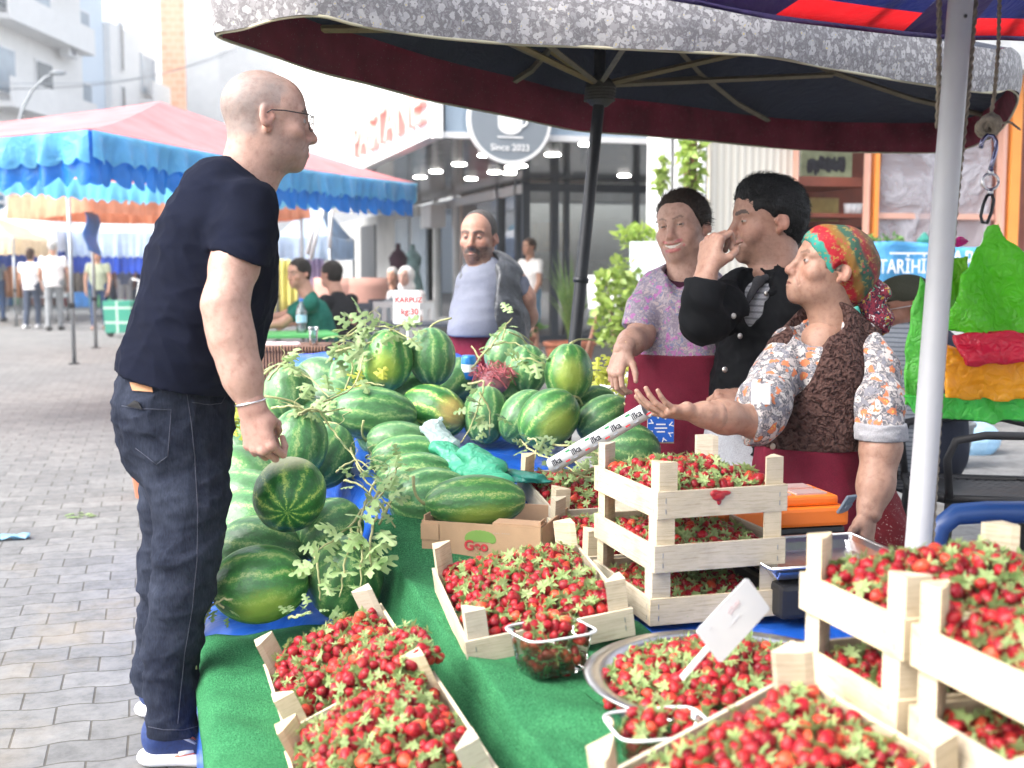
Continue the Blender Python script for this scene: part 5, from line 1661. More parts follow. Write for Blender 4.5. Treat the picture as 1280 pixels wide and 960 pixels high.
# ---- woman in the headscarf
def scarf_woman():
    d = 3.58; s = FPX / d
    sk = (0.335, 0.195, 0.142)
    fd = D(-0.95, -0.12, 0.25); upd = D(0.25, -0.02, 0.96)
    hc = P(1037, 336, d)
    hd = head(hc, fd, upd, 1.06, P(1042, 412, d + .02), .94, temple=True, skin=sk, fat=1.02, lip=(.33, .12, .10), nose=1.0, gaze=(0, .05), browt=.6, browc=(.09, .05, .035))
    # stretched right arm, palm up
    el, wr = P(950, 528, d - .22), P(872, 517, d - .34)
    arm = limb([P(985, 470, d - .08), el, P(905, 521, d - .29), wr], [.044, .045, .041, .029], skin=sk, k=.04)
    hn = hand(wr, D(-1, -.2, .12), D(.12, -.25, -1), D(-.1, .75, .65) * 1.0, .98, curl=((18, 16, 10), (22, 18, 12), (26, 20, 12), (24, 18, 12)), splay=(10, 2, -6, -16), th=(-5, 5), skin=(0.355, 0.21, 0.155), fore=P(893, 520, d - .315), fr=.042)
    a2 = limb([P(1100, 520, d - .16), P(1101, 560, d - .18), P(1095, 605, d - .20), P(1087, 640, d - .22)], [.05, .049, .043, .034], skin=sk, k=.05)
    h2 = hand(P(1085, 642, d - .22), D(-.12, -.15, -1), D(.75, -.65, .1), D(-.6, -.75, 0), .98, curl=((14, 18, 12), (16, 20, 14), (18, 22, 14), (20, 24, 14)), th=(10, 10), skin=sk, fore=P(1089, 622, d - .21), fr=.040)
    body = limb([P(1010, 640, d), P(1015, 520, d), P(1028, 430, d)], [.09, .09, .07], 0.014, sk, .05)
    o = person('woman in a bright headscarf and brown knitted vest holding out her open palm', [hd, arm, hn, a2, h2, body], V((P(1020, 600, d).x, P(1020, 600, d).y, 0)))
    # flowered dress
    dress = floral_mat('orange_daisy_cotton', (0.40, 0.36, 0.35), [((0.20, 0.20, 0.23), 1.5, .42), ((0.52, 0.17, 0.08), 1.0, .34), ((0.50, 0.47, 0.45), 1.25, .36)], 26, leaf=(0.10, 0.10, 0.115))
    fl = (D(.7, .7, 0), .85)
    tor = [(P(1030, 430, d), P(1020, 470, d), .095, .148, fl), (P(1020, 470, d), P(1012, 545, d), .148, .150, fl), (P(1012, 545, d), P(1010, 600, d), .15, .15, fl)]
    slv = chain([(1074, 428, 30, .0), (1090, 465, 33, -.06), (1098, 505, 32, -.13), (1101, 540, 28, -.17), (1101, 556, 27, -.17)], d)
    slv = [c[:5] + ([(P(1101, 546, d - .17), (0, 0, -1))],) for c in slv]
    sr = chain([(988, 434, 27, -.02), (970, 470, 30, -.08), (954, 505, 34, -.17), (942, 522, 33, -.21), (926, 523, 31, -.25)], d)
    sr = [c[:5] + ([(P(938, 522, d - .22), tuple(D(-1, -.2, .05)))],) for c in sr]
    garment('flowered_dress', o, dress, tor + slv + sr, .006, subs=[('ell', P(1022, 402, d - .06), (.075, .075, .085))], wr=wsum(wrinkle(9, 22, .008, D(.3, .2, -1), .3)), k=.03)
    cuff = cloth_mat('rolled_cuff', (.30, .30, .32), 300, .15)
    garment('sleeve_cuff', o, cuff, [(P(1101, 538, d - .17), P(1101, 546, d - .172), .076, .076)], .005, wr=wrinkle(4, 60, .006, D(1, 0, .1), .1), cut=[(P(1101, 528, d - .17), (0, 0, 1)), (P(1101, 549, d - .17), (0, 0, -1))])
    # knitted vest, open in a deep V
    vm, nt, b = _nt('cable_knit')
    co = coords(nt); n1 = noise_tex(nt, co, 5, 3, .5)
    wv = nt.nodes.new('ShaderNodeTexWave'); wv.wave_type = 'BANDS'; wv.bands_direction = 'DIAGONAL'; wv.inputs['Scale'].default_value = 14; wv.inputs['Distortion'].default_value = 9; wv.inputs['Detail'].default_value = 2; wv.inputs['Detail Scale'].default_value = 3; nt.links.new(co, wv.inputs[0])
    vo = nt.nodes.new('ShaderNodeTexVoronoi'); vo.inputs['Scale'].default_value = 85; nt.links.new(co, vo.inputs['Vector'])
    h = mth(nt, 'ADD', wv.outputs['Fac'], mth(nt, 'MULTIPLY', vo.outputs['Distance'], 0.8))
    nt.links.new(ramp_out(nt, h, [(0.2, (.020, .010, .009)), (0.6, (.050, .025, .022)), (1.1, (.080, .044, .038))]), b.inputs['Base Color']); b.inputs['Roughness'].default_value = .95; b.inputs['Specular IOR Level'].default_value = .15
    add_bump(nt, b, h, .9, .006)
    tor2 = [(P(1032, 424, d), P(1020, 470, d), .122, .172, fl), (P(1020, 470, d), P(1012, 548, d), .172, .176, fl), (P(1056, 412, d), P(1074, 428, d), .065, .072), (P(1004, 418, d - .02), P(984, 440, d - .04), .055, .065)]
    fr_ = D(-.55, -.8, 0)
    V1 = P(1008, 400, d) + fr_ * .12
    garment('knitted_vest', o, vm, tor2, .006, subs=[('ell', P(1022, 398, d - .06), (.08, .08, .09)), ('cone', P(1014, 405, d - .12), P(986, 530, d - .15), .062, .014), ('ell', P(1112, 462, d - .03), (.055, .09, .11)), ('ell', P(936, 488, d - .15), (.045, .07, .10))], wr=wrinkle(13, 14, .006, D(.3, .1, -1), .3), k=.03, cut=[(P(1010, 556, d), (0, 0, -1))])
    # apron
    ap = [(P(1012, 560, d), P(1010, 640, d), .170, .185, fl), (P(1010, 640, d), P(1012, 790, d), .185, .20, fl)]
    garment('apron', o, BURG, ap, .007, wr=wsum(wrinkle(31, 20, .010, D(.5, 0, -1), .25), wrinkle(2, 9, .006, D(.9, 0, .3), .3)), cut=[(P(1010, 555, d), (0, 0, 1)), (P(1010, 780, d), (0, 0, -1))])
    red = floral_mat('red_dotted_cloth', (0.14, 0.008, 0.012), [((0.62, 0.55, 0.5), 2.6, .16)], 40, leaf=(.12, .008, .012))
    garment('baggy_trousers', o, red, [(P(1060, 600, d + .12), P(1078, 680, d + .02), .13, .15), (P(1050, 690, d), P(1050, 990, d), .15, .10)], .008, wr=wrinkle(7, 24, .010, D(.2, 0, -1), .2))
    # scarf
    sm, nt, b = _nt('patterned_headscarf')
    co = coords(nt)
    n1 = noise_tex(nt, co, 24, 3, .6, .8); n2 = noise_tex(nt, co, 70, 3, .6)
    sp = nt.nodes.new('ShaderNodeSeparateXYZ')
    tr_ = nt.nodes.new('ShaderNodeAttribute'); tr_.attribute_name = 'col'; nt.links.new(tr_.outputs['Color'], sp.inputs[0])
    u = mth(nt, 'ADD', sp.outputs[0], mth(nt, 'MULTIPLY_ADD', n1.outputs['Fac'], 0.16, -0.08))
    c = ramp_out(nt, u, [(0.0, (.02, .20, .17)), (0.10, (.03, .26, .20)), (0.13, (.36, .012, .025)), (0.30, (.30, .012, .02)), (0.34, (.22, .10, .02)), (0.44, (.20, .11, .03)), (0.49, (.03, .09, .06)), (0.62, (.035, .075, .055)), (0.68, (.22, .02, .03)), (0.80, (.13, .065, .03)), (1.0, (.025, .06, .05))], 'LINEAR')
    c = mixc(nt, ramp_out(nt, n2.outputs['Fac'], [(0.55, (0, 0, 0)), (0.62, (.65, .65, .65))]), c, (.30, .22, .06))
    vo = nt.nodes.new('ShaderNodeTexVoronoi'); vo.inputs['Scale'].default_value = 55; nt.links.new(co, vo.inputs['Vector'])
    c = mixc(nt, ramp_out(nt, vo.outputs['Distance'], [(0.2, (.6, .6, .6)), (0.27, (0, 0, 0))]), c, (.35, .05, .05))
    nt.links.new(c, b.inputs['Base Color']); b.inputs['Roughness'].default_value = .7; b.inputs['Specular IOR Level'].default_value = .25
    B = basis(hc, fd, upd); A = np.array(B); hs_ = 1.06
    sd = SDF()
    sd.ell((0, -.022, .034), (.089, .108, .096), k=0)
    sd.ell((0, -.075, -.005), (.075, .065, .085), k=.03); sd.ell((0, .036, .050), (.072, .062, .064), k=.02)
    sd.ell((0, .088 + .78, .054 - .62), (.996, .996, .996), k=.004, sub=True)
    for x in (-1, 1): sd.ell((x * .098, -.002, -.018), (.03, .034, .046), k=.006, sub=True)
    sd.ell((0, .06, -.12), (.2, .10, .11), k=.008, sub=True)
    sd.post = wrinkle(17, 40, .004, (0, .6, -.7), .15)
    v, q = sd.surf(.003)
    t = np.clip(-((v[:, 1] - .088) * .78 - (v[:, 2] - .054) * .62) / .18, 0, 1)
    mesh_np('headscarf', [((v * hs_) @ A[:3, :3].T + A[:3, 3], q)], sm, o, colors=np.stack([t, t, t], 1))
    tm = floral_mat('scarf_tail', (.012, .014, .035), [((.40, .26, .05), 1.2, .34), ((.6, .58, .6), 2.2, .22), ((.10, .28, .18), 1.1, .2)], 34, leaf=(.25, .03, .05), thin=0)
    garment('scarf_knot', o, tm, [(P(1062, 372, d), P(1085, 358, d), .030, .036), (P(1085, 358, d), P(1103, 366, d), .036, .030), (P(1085, 368, d), P(1098, 400, d + .02), .04, .042), (P(1098, 400, d + .02), P(1096, 425, d + .03), .042, .012)], .004, wr=wrinkle(14, 60, .008, D(.4, 0, -.9), .2), k=.015)
    # name badge on a clip, vest buttons
    bd = P(951, 492, d - .285)
    mb = MB(); mb.box((0, 0, 0), (.052, .003, .06), bev=.001); o2 = mb.build('name_badge', M_CARD, o); o2.location = bd - wloc(o); o2.rotation_euler = (R(-6), 0, -YAW - R(8))
    mb = MB(); mb.smooth = True; mb.tube([bd + UZ * .03, bd + UZ * .045 + RT * .004, bd + UZ * .06], .003, 6); mb.build('badge_clip', M_STEEL, o, world=True)
    for y_, x_ in ((558, 966),):
        mb = MB(); mb.smooth = True; mb.ball((0, 0, 0), (.009, .004, .009), 12, 8); bt = mb.build('button', mat('horn_button', (.3, .25, .2), .4), o); bt.location = P(x_, y_, d - .215) - wloc(o)
    return o


scarf_woman()


# ---- man laughing behind his hand
def jacket_man():
    d = 3.86; s = FPX / d
    sk = (0.320, 0.178, 0.130)
    fd = D(-.95, -.22, -.04); upd = D(-.04, 0, 1)
    hc = P(958, 277, d)
    hd = head(hc, fd, upd, 1.10, P(972, 352, d), 1.1, skin=sk, stub=.30, smile=.9, nose=1.12, browc=(.012, .01, .01), browh=.001, lip=(.30, .11, .09))
    wr = P(884, 338, d - .30)
    hn = hand(wr, D(.22, .30, 1), D(-.72, -.62, .1), D(.75, .35, -.1), 1.08, curl=((48, 84, 48), (56, 86, 48), (62, 84, 46), (66, 82, 46)), splay=(4, 0, -4, -8), th=(35, 45), skin=(0.335, 0.19, 0.14), fore=P(876, 372, d - .31), fr=.040)
    body = limb([P(940, 560, d), P(950, 450, d), P(970, 352, d)], [.09, .10, .06], .014, sk, .05)
    h2 = hand(P(935, 497, d - .20), D(-1, -.25, -.1), D(-.1, -.6, .6), D(-.1, -.5, .6), 1.0, curl=((60, 60, 40),) * 4, th=(20, 30), skin=sk, fore=P(958, 495, d - .2), fr=.03)
    o = person('laughing man in a black jacket with his fist raised to his nose', [hd, hn, body, h2], V((P(940, 500, d).x, P(940, 500, d).y, 0)))
    hair(hc, fd, upd, 1.10, o, hair_mat('black_hair', (.004, .004, .0045), (.02, .02, .021)), 'full', t=.013)
    jk = cloth_mat('black_cotton_jacket', (0.006, 0.0065, 0.008), 400, .3, .75)
    fl = (D(.95, .3, 0), .85)
    tor = [(P(982, 355, d + .03), P(965, 400, d), .085, .20, fl), (P(965, 400, d), P(958, 480, d), .20, .20, fl), (P(958, 480, d), P(956, 570, d), .20, .195, fl), (P(945, 365, d - .10), P(990, 362, d + .10), .07, .07)]
    arm = chain([(930, 362, 32, -.06), (905, 386, 33, -.16), (882, 402, 28, -.27), (876, 402, 25, -.30)], d) + chain([(876, 403, 26, -.29), (877, 374, 27, -.31), (884, 354, 25, -.30), (886, 340, 23, -.30)], d)
    arm = [c[:5] + ([(P(884, 352, d - .30), tuple(D(.15, .1, 1)))] if i > 3 else None,) if i > 3 else c for i, c in enumerate(arm)]
    al = chain([(1000, 370, 36, .05), (1010, 440, 34, -.02), (990, 490, 31, -.12), (962, 496, 26, -.19), (948, 497, 25, -.2)], d)
    fr_ = P(912, 430, d - .2)
    garment('jacket', o, jk, tor + arm + al, .006, subs=[('ell', P(965, 338, d - .02), (.085, .085, .075)), ('cone', P(945, 346, d - .14), P(921, 430, d - .175), .05, .027), ('cone', P(921, 430, d - .175), P(914, 570, d - .18), .027, .024)], wr=wsum(wrinkle(33, 18, .015, D(.6, .2, -.7), .2), wrinkle(12, 36, .007, D(.6, .2, -.4), .25)), k=.025, cut=[(P(950, 562, d), (0, 0, -1))])
    garment('jacket_collar', o, jk, [(P(966, 366, d - .165), P(984, 348, d - .08), .018, .024, (FH, .6)), (P(984, 348, d - .08), P(998, 334, d + .08), .024, .03)], .005, wr=wrinkle(6, 30, .006, D(.5, .1, .5), .3), k=.02)
    sh = cloth_mat('grey_checked_shirt', (.30, .30, .32), 300, .15, .85, stripes=(16, (.10, .10, .115), 'Z'))
    garment('shirt', o, sh, [(P(970, 356, d), P(958, 400, d), .07, .166, fl), (P(958, 400, d), P(954, 480, d), .170, .174, fl), (P(954, 480, d), P(952, 575, d), .172, .17, fl)], .006, subs=[('ell', P(960, 340, d - .07), (.06, .06, .06))], wr=wrinkle(3, 22, .008, D(.2, 0, -1), .3))
    garment('shirt_collar', o, cloth_mat('charcoal_collar', (.05, .05, .055), 300, .1), [(P(934, 378, d - .165), P(948, 352, d - .14), .010, .016, (FH, .5)), (P(948, 352, d - .14), P(985, 338, d - .0), .016, .02, (FH, .6))], .005, k=.015, wr=wrinkle(5, 40, .004, D(.4, 0, .6), .3))
    tr = cloth_mat('pale_grey_trousers', (.34, .35, .38), 300, .12)
    garment('trousers', o, tr, [(P(935, 560, d), P(930, 640, d), .165, .15, fl), (P(915, 640, d - .08), P(915, 960, d - .08), .095, .07), (P(950, 640, d + .08), P(950, 960, d + .08), .095, .07)], .009, wr=wrinkle(19, 22, .010, D(.3, 0, -1), .3))
    sn = mat('brass_snap', (.55, .53, .50), .3, .9, .05)
    for x_, y_, off in ((975, 371, -.1), (958, 367, -.15), (917, 395, -.265), (925, 420, -.235), (906, 462, -.275), (968, 357, -.1)):
        mb = MB(); mb.smooth = True; mb.ball((0, 0, 0), (.009, .005, .009), 12, 8); bt = mb.build('button', sn, o); bt.location = P(x_, y_, d + off - .01) - wloc(o)
    return o


jacket_man()


# ---- smiling young woman
def smiling_woman():
    d = 4.05; s = FPX / d
    sk = (0.44, 0.265, 0.205)
    fd = D(-.55, -.83, 0.02); upd = D(-.12, .06, 1)
    hc = P(854, 285, d)
    hd = head(hc, fd, upd, 1.0, P(858, 350, d), 1.06, skin=sk, smile=1.45, fat=1.2, nose=.74, lip=(.50, .14, .15), browc=(.06, .035, .025), gaze=(-.2, .0), browt=.55, stub=0)
    el, wr = P(800, 420, d - .10), P(779, 436, d - .22)
    arm = limb([P(812, 385, d - .05), el, P(789, 428, d - .17), wr], [.052, .046, .043, .030], skin=sk)
    hn = hand(wr, D(-.35, -.3, -1), D(-.75, -.55, .35), D(.55, -.7, -.2), .95, curl=((25, 45, 30), (30, 50, 30), (32, 52, 30), (30, 50, 30)), th=(15, 15), skin=sk, fore=P(786, 430, d - .19), fr=.036)
    body = limb([P(845, 560, d), P(850, 440, d), P(858, 352, d)], [.08, .08, .06], .014, sk, .05)
    o = person('smiling young woman with tied back hair in a pink flowered blouse', [hd, arm, hn, body], V((P(848, 500, d).x, P(848, 500, d).y, 0)))
    hair(hc, fd, upd, 1.0, o, hair_mat('dark_brown_hair', (.012, .008, .006), (.05, .032, .024)), 'bun', t=.011)
    bl = floral_mat('pink_flowered_blouse', (0.38, 0.33, 0.36), [((0.42, 0.16, 0.37), 1.3, .36), ((0.19, 0.20, 0.32), 2.0, .3), ((0.46, 0.37, 0.37), 1.5, .28)], 26, leaf=(.24, .20, .26))
    fl = (D(.4, .9, 0), .78)
    tor = [(P(858, 352, d), P(850, 388, d), .085, .160, fl), (P(850, 388, d), P(848, 440, d), .165, .155, fl), (P(848, 440, d), P(848, 480, d), .155, .155, fl), (P(828, 362, d), P(884, 362, d + .04), .055, .06)]
    sl = chain([(818, 368, 24, .0), (808, 392, 26, -.04), (801, 408, 23, -.07), (798, 420, 22, -.09)], d)
    sl = [c[:5] + ([(P(800, 410, d - .08), tuple(D(-.3, -.3, -1)))],) for c in sl]
    sr = chain([(884, 362, 26, .05), (900, 400, 26, .05), (905, 440, 22, .0)], d)
    garment('blouse', o, bl, tor + sl + sr, .006, subs=[('ell', P(852, 338, d - .04), (.062, .062, .062)), ('cone', P(850, 342, d - .13), P(840, 384, d - .17), .062, .008)], wr=wrinkle(23, 22, .008, D(.2, .1, -1), .3), k=.025)
    garment('inner_top', o, cloth_mat('plum_jersey', (.055, .016, .032), 300, .2), [(P(858, 350, d - .01), P(848, 388, d - .01), .08, .146, fl)], .006, subs=[('ell', P(852, 334, d - .05), (.055, .055, .055))])
    ap = [(P(848, 446, d), P(846, 520, d), .170, .176, fl), (P(846, 520, d), P(846, 760, d), .178, .20, fl)]
    garment('apron', o, BURG, ap, .007, wr=wsum(wrinkle(41, 13, .010, D(.1, 0, -1), .2), wrinkle(6, 26, .003, D(.9, 0, .1), .3)), cut=[(P(848, 441, d), (0, 0, 1)), (P(846, 740, d), (0, 0, -1))])
    garment('skirt', o, cloth_mat('dark_skirt', (.02, .02, .025)), [(P(846, 700, d), P(846, 900, d), .16, .15)], .012)
    mb = MB(); mb.smooth = True; mb.tube([P(782, 427, d - .24), P(786, 436, d - .235), P(790, 440, d - .22)], .002, 5); mb.build('bracelet', mat('gold', (.7, .5, .25), .3, 1, .1), o, world=True)
    return o


smiling_woman()


# ---- bearded man in the leather vest
def vest_man():
    d = 5.75; s = FPX / d
    sk = (0.334, 0.180, 0.128)
    fd = D(-.30, -.95, -.03); upd = D(.02, 0, 1)
    hc = P(598, 297, d)
    hd = head(hc, fd, upd, 1.04, P(606, 342, d), 1.1, skin=sk, res=.0026, stub=.85, must=.9, nose=1.05, browc=(.03, .022, .02), gaze=(.0, 0))
    arm = limb([P(645, 352, d), P(655, 372, d), P(660, 396, d + .04), P(650, 412, d + .1), P(636, 424, d + .16)], [.055, .054, .047, .045, .034], skin=sk)
    hn = hand(P(634, 425, d + .17), D(-1, .3, -.2), D(.1, 1, 0), D(0, .2, 1), 1.0, curl=((40, 50, 30),) * 4, skin=sk, res=.004)
    body = limb([P(604, 430, d), P(606, 380, d), P(606, 345, d)], [.10, .10, .06], .016, sk, .05)
    o = person('bearded man in a grey tee and black leather vest, arms behind his back', [hd, arm, hn, body], V((P(606, 430, d).x, P(606, 430, d).y, 0)))
    hair(hc, fd, upd, 1.04, o, hair_mat('greying_crop', (.04, .036, .034), (.12, .11, .105)), 'crop', res=.0045, t=.004)
    tee = cloth_mat('slate_tee', (.145, .155, .195), 400, .12, .8)
    fl = (D(.3, .95, 0), .85)
    tor = [(P(606, 342, d), P(607, 360, d), .085, .145, fl), (P(607, 360, d), P(602, 390, d), .150, .150, fl), (P(600, 388, d - .03), P(597, 412, d - .05), .135, .150, (D(.3, .95, 0), 1.0)), (P(600, 412, d), P(602, 440, d), .15, .14, fl)]
    sl = chain([(636, 346, 17), (644, 358, 17), (650, 372, 15.5), (653, 380, 15)], d)
    sl = [c[:5] + ([(P(649, 369, d), tuple(D(.3, 0, -1)))],) for c in sl]
    garment('tee_shirt', o, tee, tor + sl, .008, subs=[('ell', P(602, 332, d - .02), (.062, .062, .05))], wr=wrinkle(5, 14, .009, D(1, 0, .1), .3), k=.03, cut=[(P(600, 419, d), (0, 0, -1))])
    lv, nt, b = _nt('black_leather')
    co = coords(nt); n1 = noise_tex(nt, co, 22, 5, .65, .8)
    nt.links.new(ramp_out(nt, n1.outputs['Fac'], [(.3, (.018, .02, .024)), (.7, (.06, .065, .075))]), b.inputs['Base Color']); b.inputs['Roughness'].default_value = .38; add_bump(nt, b, n1.outputs['Fac'], .5, .02)
    vt = [(P(614, 340, d + .02), P(614, 360, d + .02), .10, .172, fl), (P(614, 360, d + .02), P(614, 400, d + .02), .176, .182, (fl[0], 1.0)), (P(614, 400, d + .02), P(616, 440, d + .02), .182, .185, (fl[0], 1.0))]
    garment('leather_vest', o, lv, vt, .008, subs=[('ell', P(600, 330, d - .05), (.085, .085, .07)), ('cone', P(600, 335, d - .17), P(586, 445, d - .2), .090, .095), ('ell', P(658, 362, d), (.05, .12, .10)), ('ell', P(584, 356, d - .18), (.085, .12, .13))], wr=wsum(wrinkle(15, 22, .014, D(.2, .1, -1), .3)), k=.03)
    garment('trousers', o, cloth_mat('maroon_trousers', (.13, .014, .03), 300, .3), [(P(602, 425, d), P(602, 470, d), .175, .17, fl), (P(588, 470, d), P(588, 640, d), .09, .06), (P(618, 470, d), P(618, 640, d), .09, .06)], .012, wr=wrinkle(8, 26, .014, D(.3, 0, -1), .3), cut=[(P(600, 417, d), (0, 0, 1))])
    return o


vest_man()


# ---- old man in the cap
def cap_man():
    d = 4.9; sk = (0.30, 0.135, 0.085)
    fd = D(-.95, -.2, -.15); upd = D(-.12, 0, 1)
    hc = P(1127, 385, d)
    hd = head(hc, fd, upd, 1.05, P(1140, 428, d), 1.05, skin=sk, res=.0034, stub=.35, grey=True)
    body = limb([P(1140, 520, d), P(1142, 430, d)], [.13, .08], .014, sk, .05)
    o = person('elderly man in an olive flat cap and glasses half hidden behind the white pole', [hd, body], V((P(1140, 500, d).x, P(1140, 500, d).y, 0)))
    B = basis(hc, fd, upd); A = np.array(B)
    sd = SDF(); sd.ell((0, -.015, .058), (.088, .112, .070), k=0); sd.ell((0, .10, .048), (.066, .05, .012), k=.02); sd.ell((0, -.01, -.04), (.2, .25, .075), k=.004, sub=True)
    v, q = sd.surf(.0035); mesh_np('flat_cap', [((v * 1.05) @ A[:3, :3].T + A[:3, 3], q)], cloth_mat('olive_cap', (.055, .055, .038), 300, .2), o)
    mb = MB(); mb.smooth = True
    def L(x, y, z): return B @ (V((x, y, z)) * 1.05)
    for sx in (-1, 1): mb.tube([L(sx * .055, .105, .008), L(sx * .080, .03, .010), L(sx * .081, -.004, .01)], .0016, 5); mb.tube([L(sx * (.033 + .024 * math.cos(a)), .108, .018 * math.sin(a)) for a in [i * math.pi / 9 for i in range(19)]], .0012, 5)
    mb.build('glasses', M_STEEL, o, world=True)
    garment('jacket', o, cloth_mat('navy_jacket', (.03, .034, .05), 300, .2), [(P(1142, 424, d), P(1146, 455, d), .08, .18), (P(1146, 455, d), P(1148, 560, d), .19, .2)], .009, subs=[('cone', P(1122, 425, d - .15), P(1118, 560, d - .2), .06, .1)], wr=wrinkle(9, 18, .01, D(.2, 0, -1), .3))
    garment('shirt', o, cloth_mat('checked_shirt', (.35, .37, .40), 300, .1, stripes=(18, (.12, .13, .16), 'Z')), [(P(1132, 424, d - .04), P(1130, 455, d - .04), .07, .14), (P(1130, 455, d - .04), P(1130, 560, d - .04), .16, .17)], .009, wr=wrinkle(4, 25, .008, D(.2, 0, -1), .3))
    garment('trousers', o, cloth_mat('dark_trousers', (.015, .015, .017)), [(P(1140, 560, d), P(1090, 580, d - .1), .13, .1), (P(1085, 585, d - .1), P(1085, 700, d - .1), .08, .06)], .012)
    return o


cap_man()
# ------------------------------------------------------------------ umbrellas, poles, bags, small goods on the stall
def cat_closed(pts, n):
    out = []
    N_ = len(pts)
    for i in range(N_):
        a, b, c, d = pts[i - 1], pts[i], pts[(i + 1) % N_], pts[(i + 2) % N_]
        for k in range(n):
            u = k / n
            out.append(0.5 * ((2 * b) + (c - a) * u + (2 * a - 5 * b + 4 * c - d) * u * u + (3 * b - a - 3 * c + d) * u ** 3))
    return out


def canopy_sheet(mb, rim, apex, nr=10, sag=0.10, thick=0.0, sect=None, ridge=8):
    """cloth from a closed rim up to the apex, hollow between the ribs"""
    n = len(rim)
    def fn(u, v):
        i = u * n; a = rim[int(i) % n]; b = rim[(int(i) + 1) % n]; p = a.lerp(b, i - int(i))
        q = p.lerp(apex, v)
        q.z -= sag * math.sin(math.pi * v) * 0.6 + sag * 0.3 * abs(math.sin(u * ridge * math.pi)) * math.sin(math.pi * min(1, v + .15))
        return q
    mb.sheet(fn, n, nr)
    return fn


rp = [(272, 45, 3.13), (305, 36, 3.05), (350, 23, 2.98), (400, 20, 2.95), (450, 32, 3.0), (540, 46, 3.12), (640, 55, 3.26), (720, 58, 3.30), (800, 62, 3.34), (880, 66, 3.4), (960, 71, 3.48), (1040, 86, 3.65), (1150, 105, 3.95), (1236, 116, 4.2), (1262, 112, 4.45), (1272, 128, 5.0), (1246, 166, 5.7), (1190, 189, 6.15), (1060, 190, 6.15), (960, 184, 5.95), (880, 176, 5.65), (800, 169, 5.35), (720, 163, 5.0), (640, 146, 4.65), (540, 126, 4.25), (460, 105, 3.95), (400, 90, 3.72), (330, 66, 3.4)]
rim_low = cat_closed([P(*q) for q in rp], 5)
VH = 0.15
cen = P(748, 100, 4.72); apex = V((cen.x, cen.y, 2.52))
um = thing('market_umbrella', 'big square market umbrella with flowered valance and dark lining over the fruit sellers', 'umbrella', (cen.x, cen.y, 0.45))
NAVY = tarp_mat('navy_lining', (0.012, 0.016, 0.030), 0.02, 0.9, 9)
rim_top = [p + UZ * VH for p in rim_low] if False else [p + V((0, 0, VH)) for p in rim_low]
mb = MB(); mb.smooth = True; canopy_sheet(mb, rim_top, apex, 12, 0.06); mb.build('canopy', NAVY, um, world=True)
flor = floral_mat('white_flower_print', (0.27, 0.26, 0.265), [((0.40, 0.385, 0.385), 1.0, .36), ((0.36, 0.35, 0.355), 1.7, .34)], 28, leaf=(0.175, 0.165, 0.17), wob=.03)
ctr = V((cen.x, cen.y, 0))


def ring_wall(mb, low, top, off, nv=6, wav=0.0, seed=0, bulge=0.012):
    n = len(low)
    def fn(u, v):
        i = (u * n) % n; k = int(i); t = i - k
        a = low[k].lerp(low[(k + 1) % n], t); b = top[k].lerp(top[(k + 1) % n], t)
        p = a.lerp(b, v)
        r = V((p.x - ctr.x, p.y - ctr.y, 0)).normalized()
        return p + r * (off + bulge * math.sin(math.pi * v) + wav * math.sin(u * 90 + seed) * (1 - v) + wav * .6 * math.sin(u * 211) * (1 - v))
    mb.sheet(fn, n, nv)


mb = MB(); mb.smooth = True; ring_wall(mb, rim_low, rim_top, 0.006, 6, 0.006); mb.build('valance', flor, um, world=True)
burg, nt, b = _nt('burgundy_velvet')
co = coords(nt); v1 = nt.nodes.new('ShaderNodeTexVoronoi'); v1.inputs['Scale'].default_value = 70; nt.links.new(co, v1.inputs['Vector']); n1 = noise_tex(nt, co, 7, 4, .6)
c = ramp_out(nt, n1.outputs['Fac'], [(.3, (.17, .016, .035)), (.7, (.34, .035, .07))])
c = mixc(nt, ramp_out(nt, v1.outputs['Distance'], [(.10, (.8, .8, .8)), (.15, (0, 0, 0))]), c, (.42, .22, .22))
nt.links.new(c, b.inputs['Base Color']); b.inputs['Roughness'].default_value = .85
tr = nt.nodes.new('ShaderNodeBsdfTranslucent'); nt.links.new(c, tr.inputs[0]); mx = nt.nodes.new('ShaderNodeMixShader'); mx.inputs[0].default_value = .5
nt.links.new(b.outputs[0], mx.inputs[1]); nt.links.new(tr.outputs[0], mx.inputs[2]); nt.links.new(mx.outputs[0], nt.nodes['Material Output'].inputs[0])
mb = MB(); mb.smooth = True; ring_wall(mb, rim_low, rim_top, -0.008, 6, 0.007, 2, -0.022); mb.build('valance_lining', burg, um, world=True)
mb = MB(); mb.smooth = True; mb.tube(rim_low + [rim_low[0]], 0.0045, 6); mb.build('hem', mat('cream_piping', (.42, .38, .27), .8, 0, .1), um, world=True)
ribm = wood_mat('rib_wood', (0.22, 0.17, 0.09))
hub = P(750, 116, 4.72)
for k in (0, 3 * 5, 9 * 5, 14 * 5, 16 * 5 + 2, 19 * 5, 23 * 5, 26 * 5):
    e = rim_top[k] - V((0, 0, .02)); a = apex - V((0, 0, .09))
    mid = a.lerp(e, .55) - V((0, 0, .075)); q = a.lerp(e, .78) - V((0, 0, .055))
    mb = MB(); mb.tube([a, mid, q, e], 0.013, 4); mb.build('rib', ribm, um, world=True)
    mb = MB(); mb.tube([hub + V((0, 0, .03)), mid - V((0, 0, .012))], 0.012, 4); mb.build('strut', ribm, um, world=True)
mb = MB(); mb.smooth = True
foot = P(713, 470, 4.75); foot = V((foot.x, foot.y, 0.55))
lo = P(718, 432, 4.75); dr = (hub - lo).normalized()
bot = lo - dr * ((lo.z - 0.0) / dr.z)
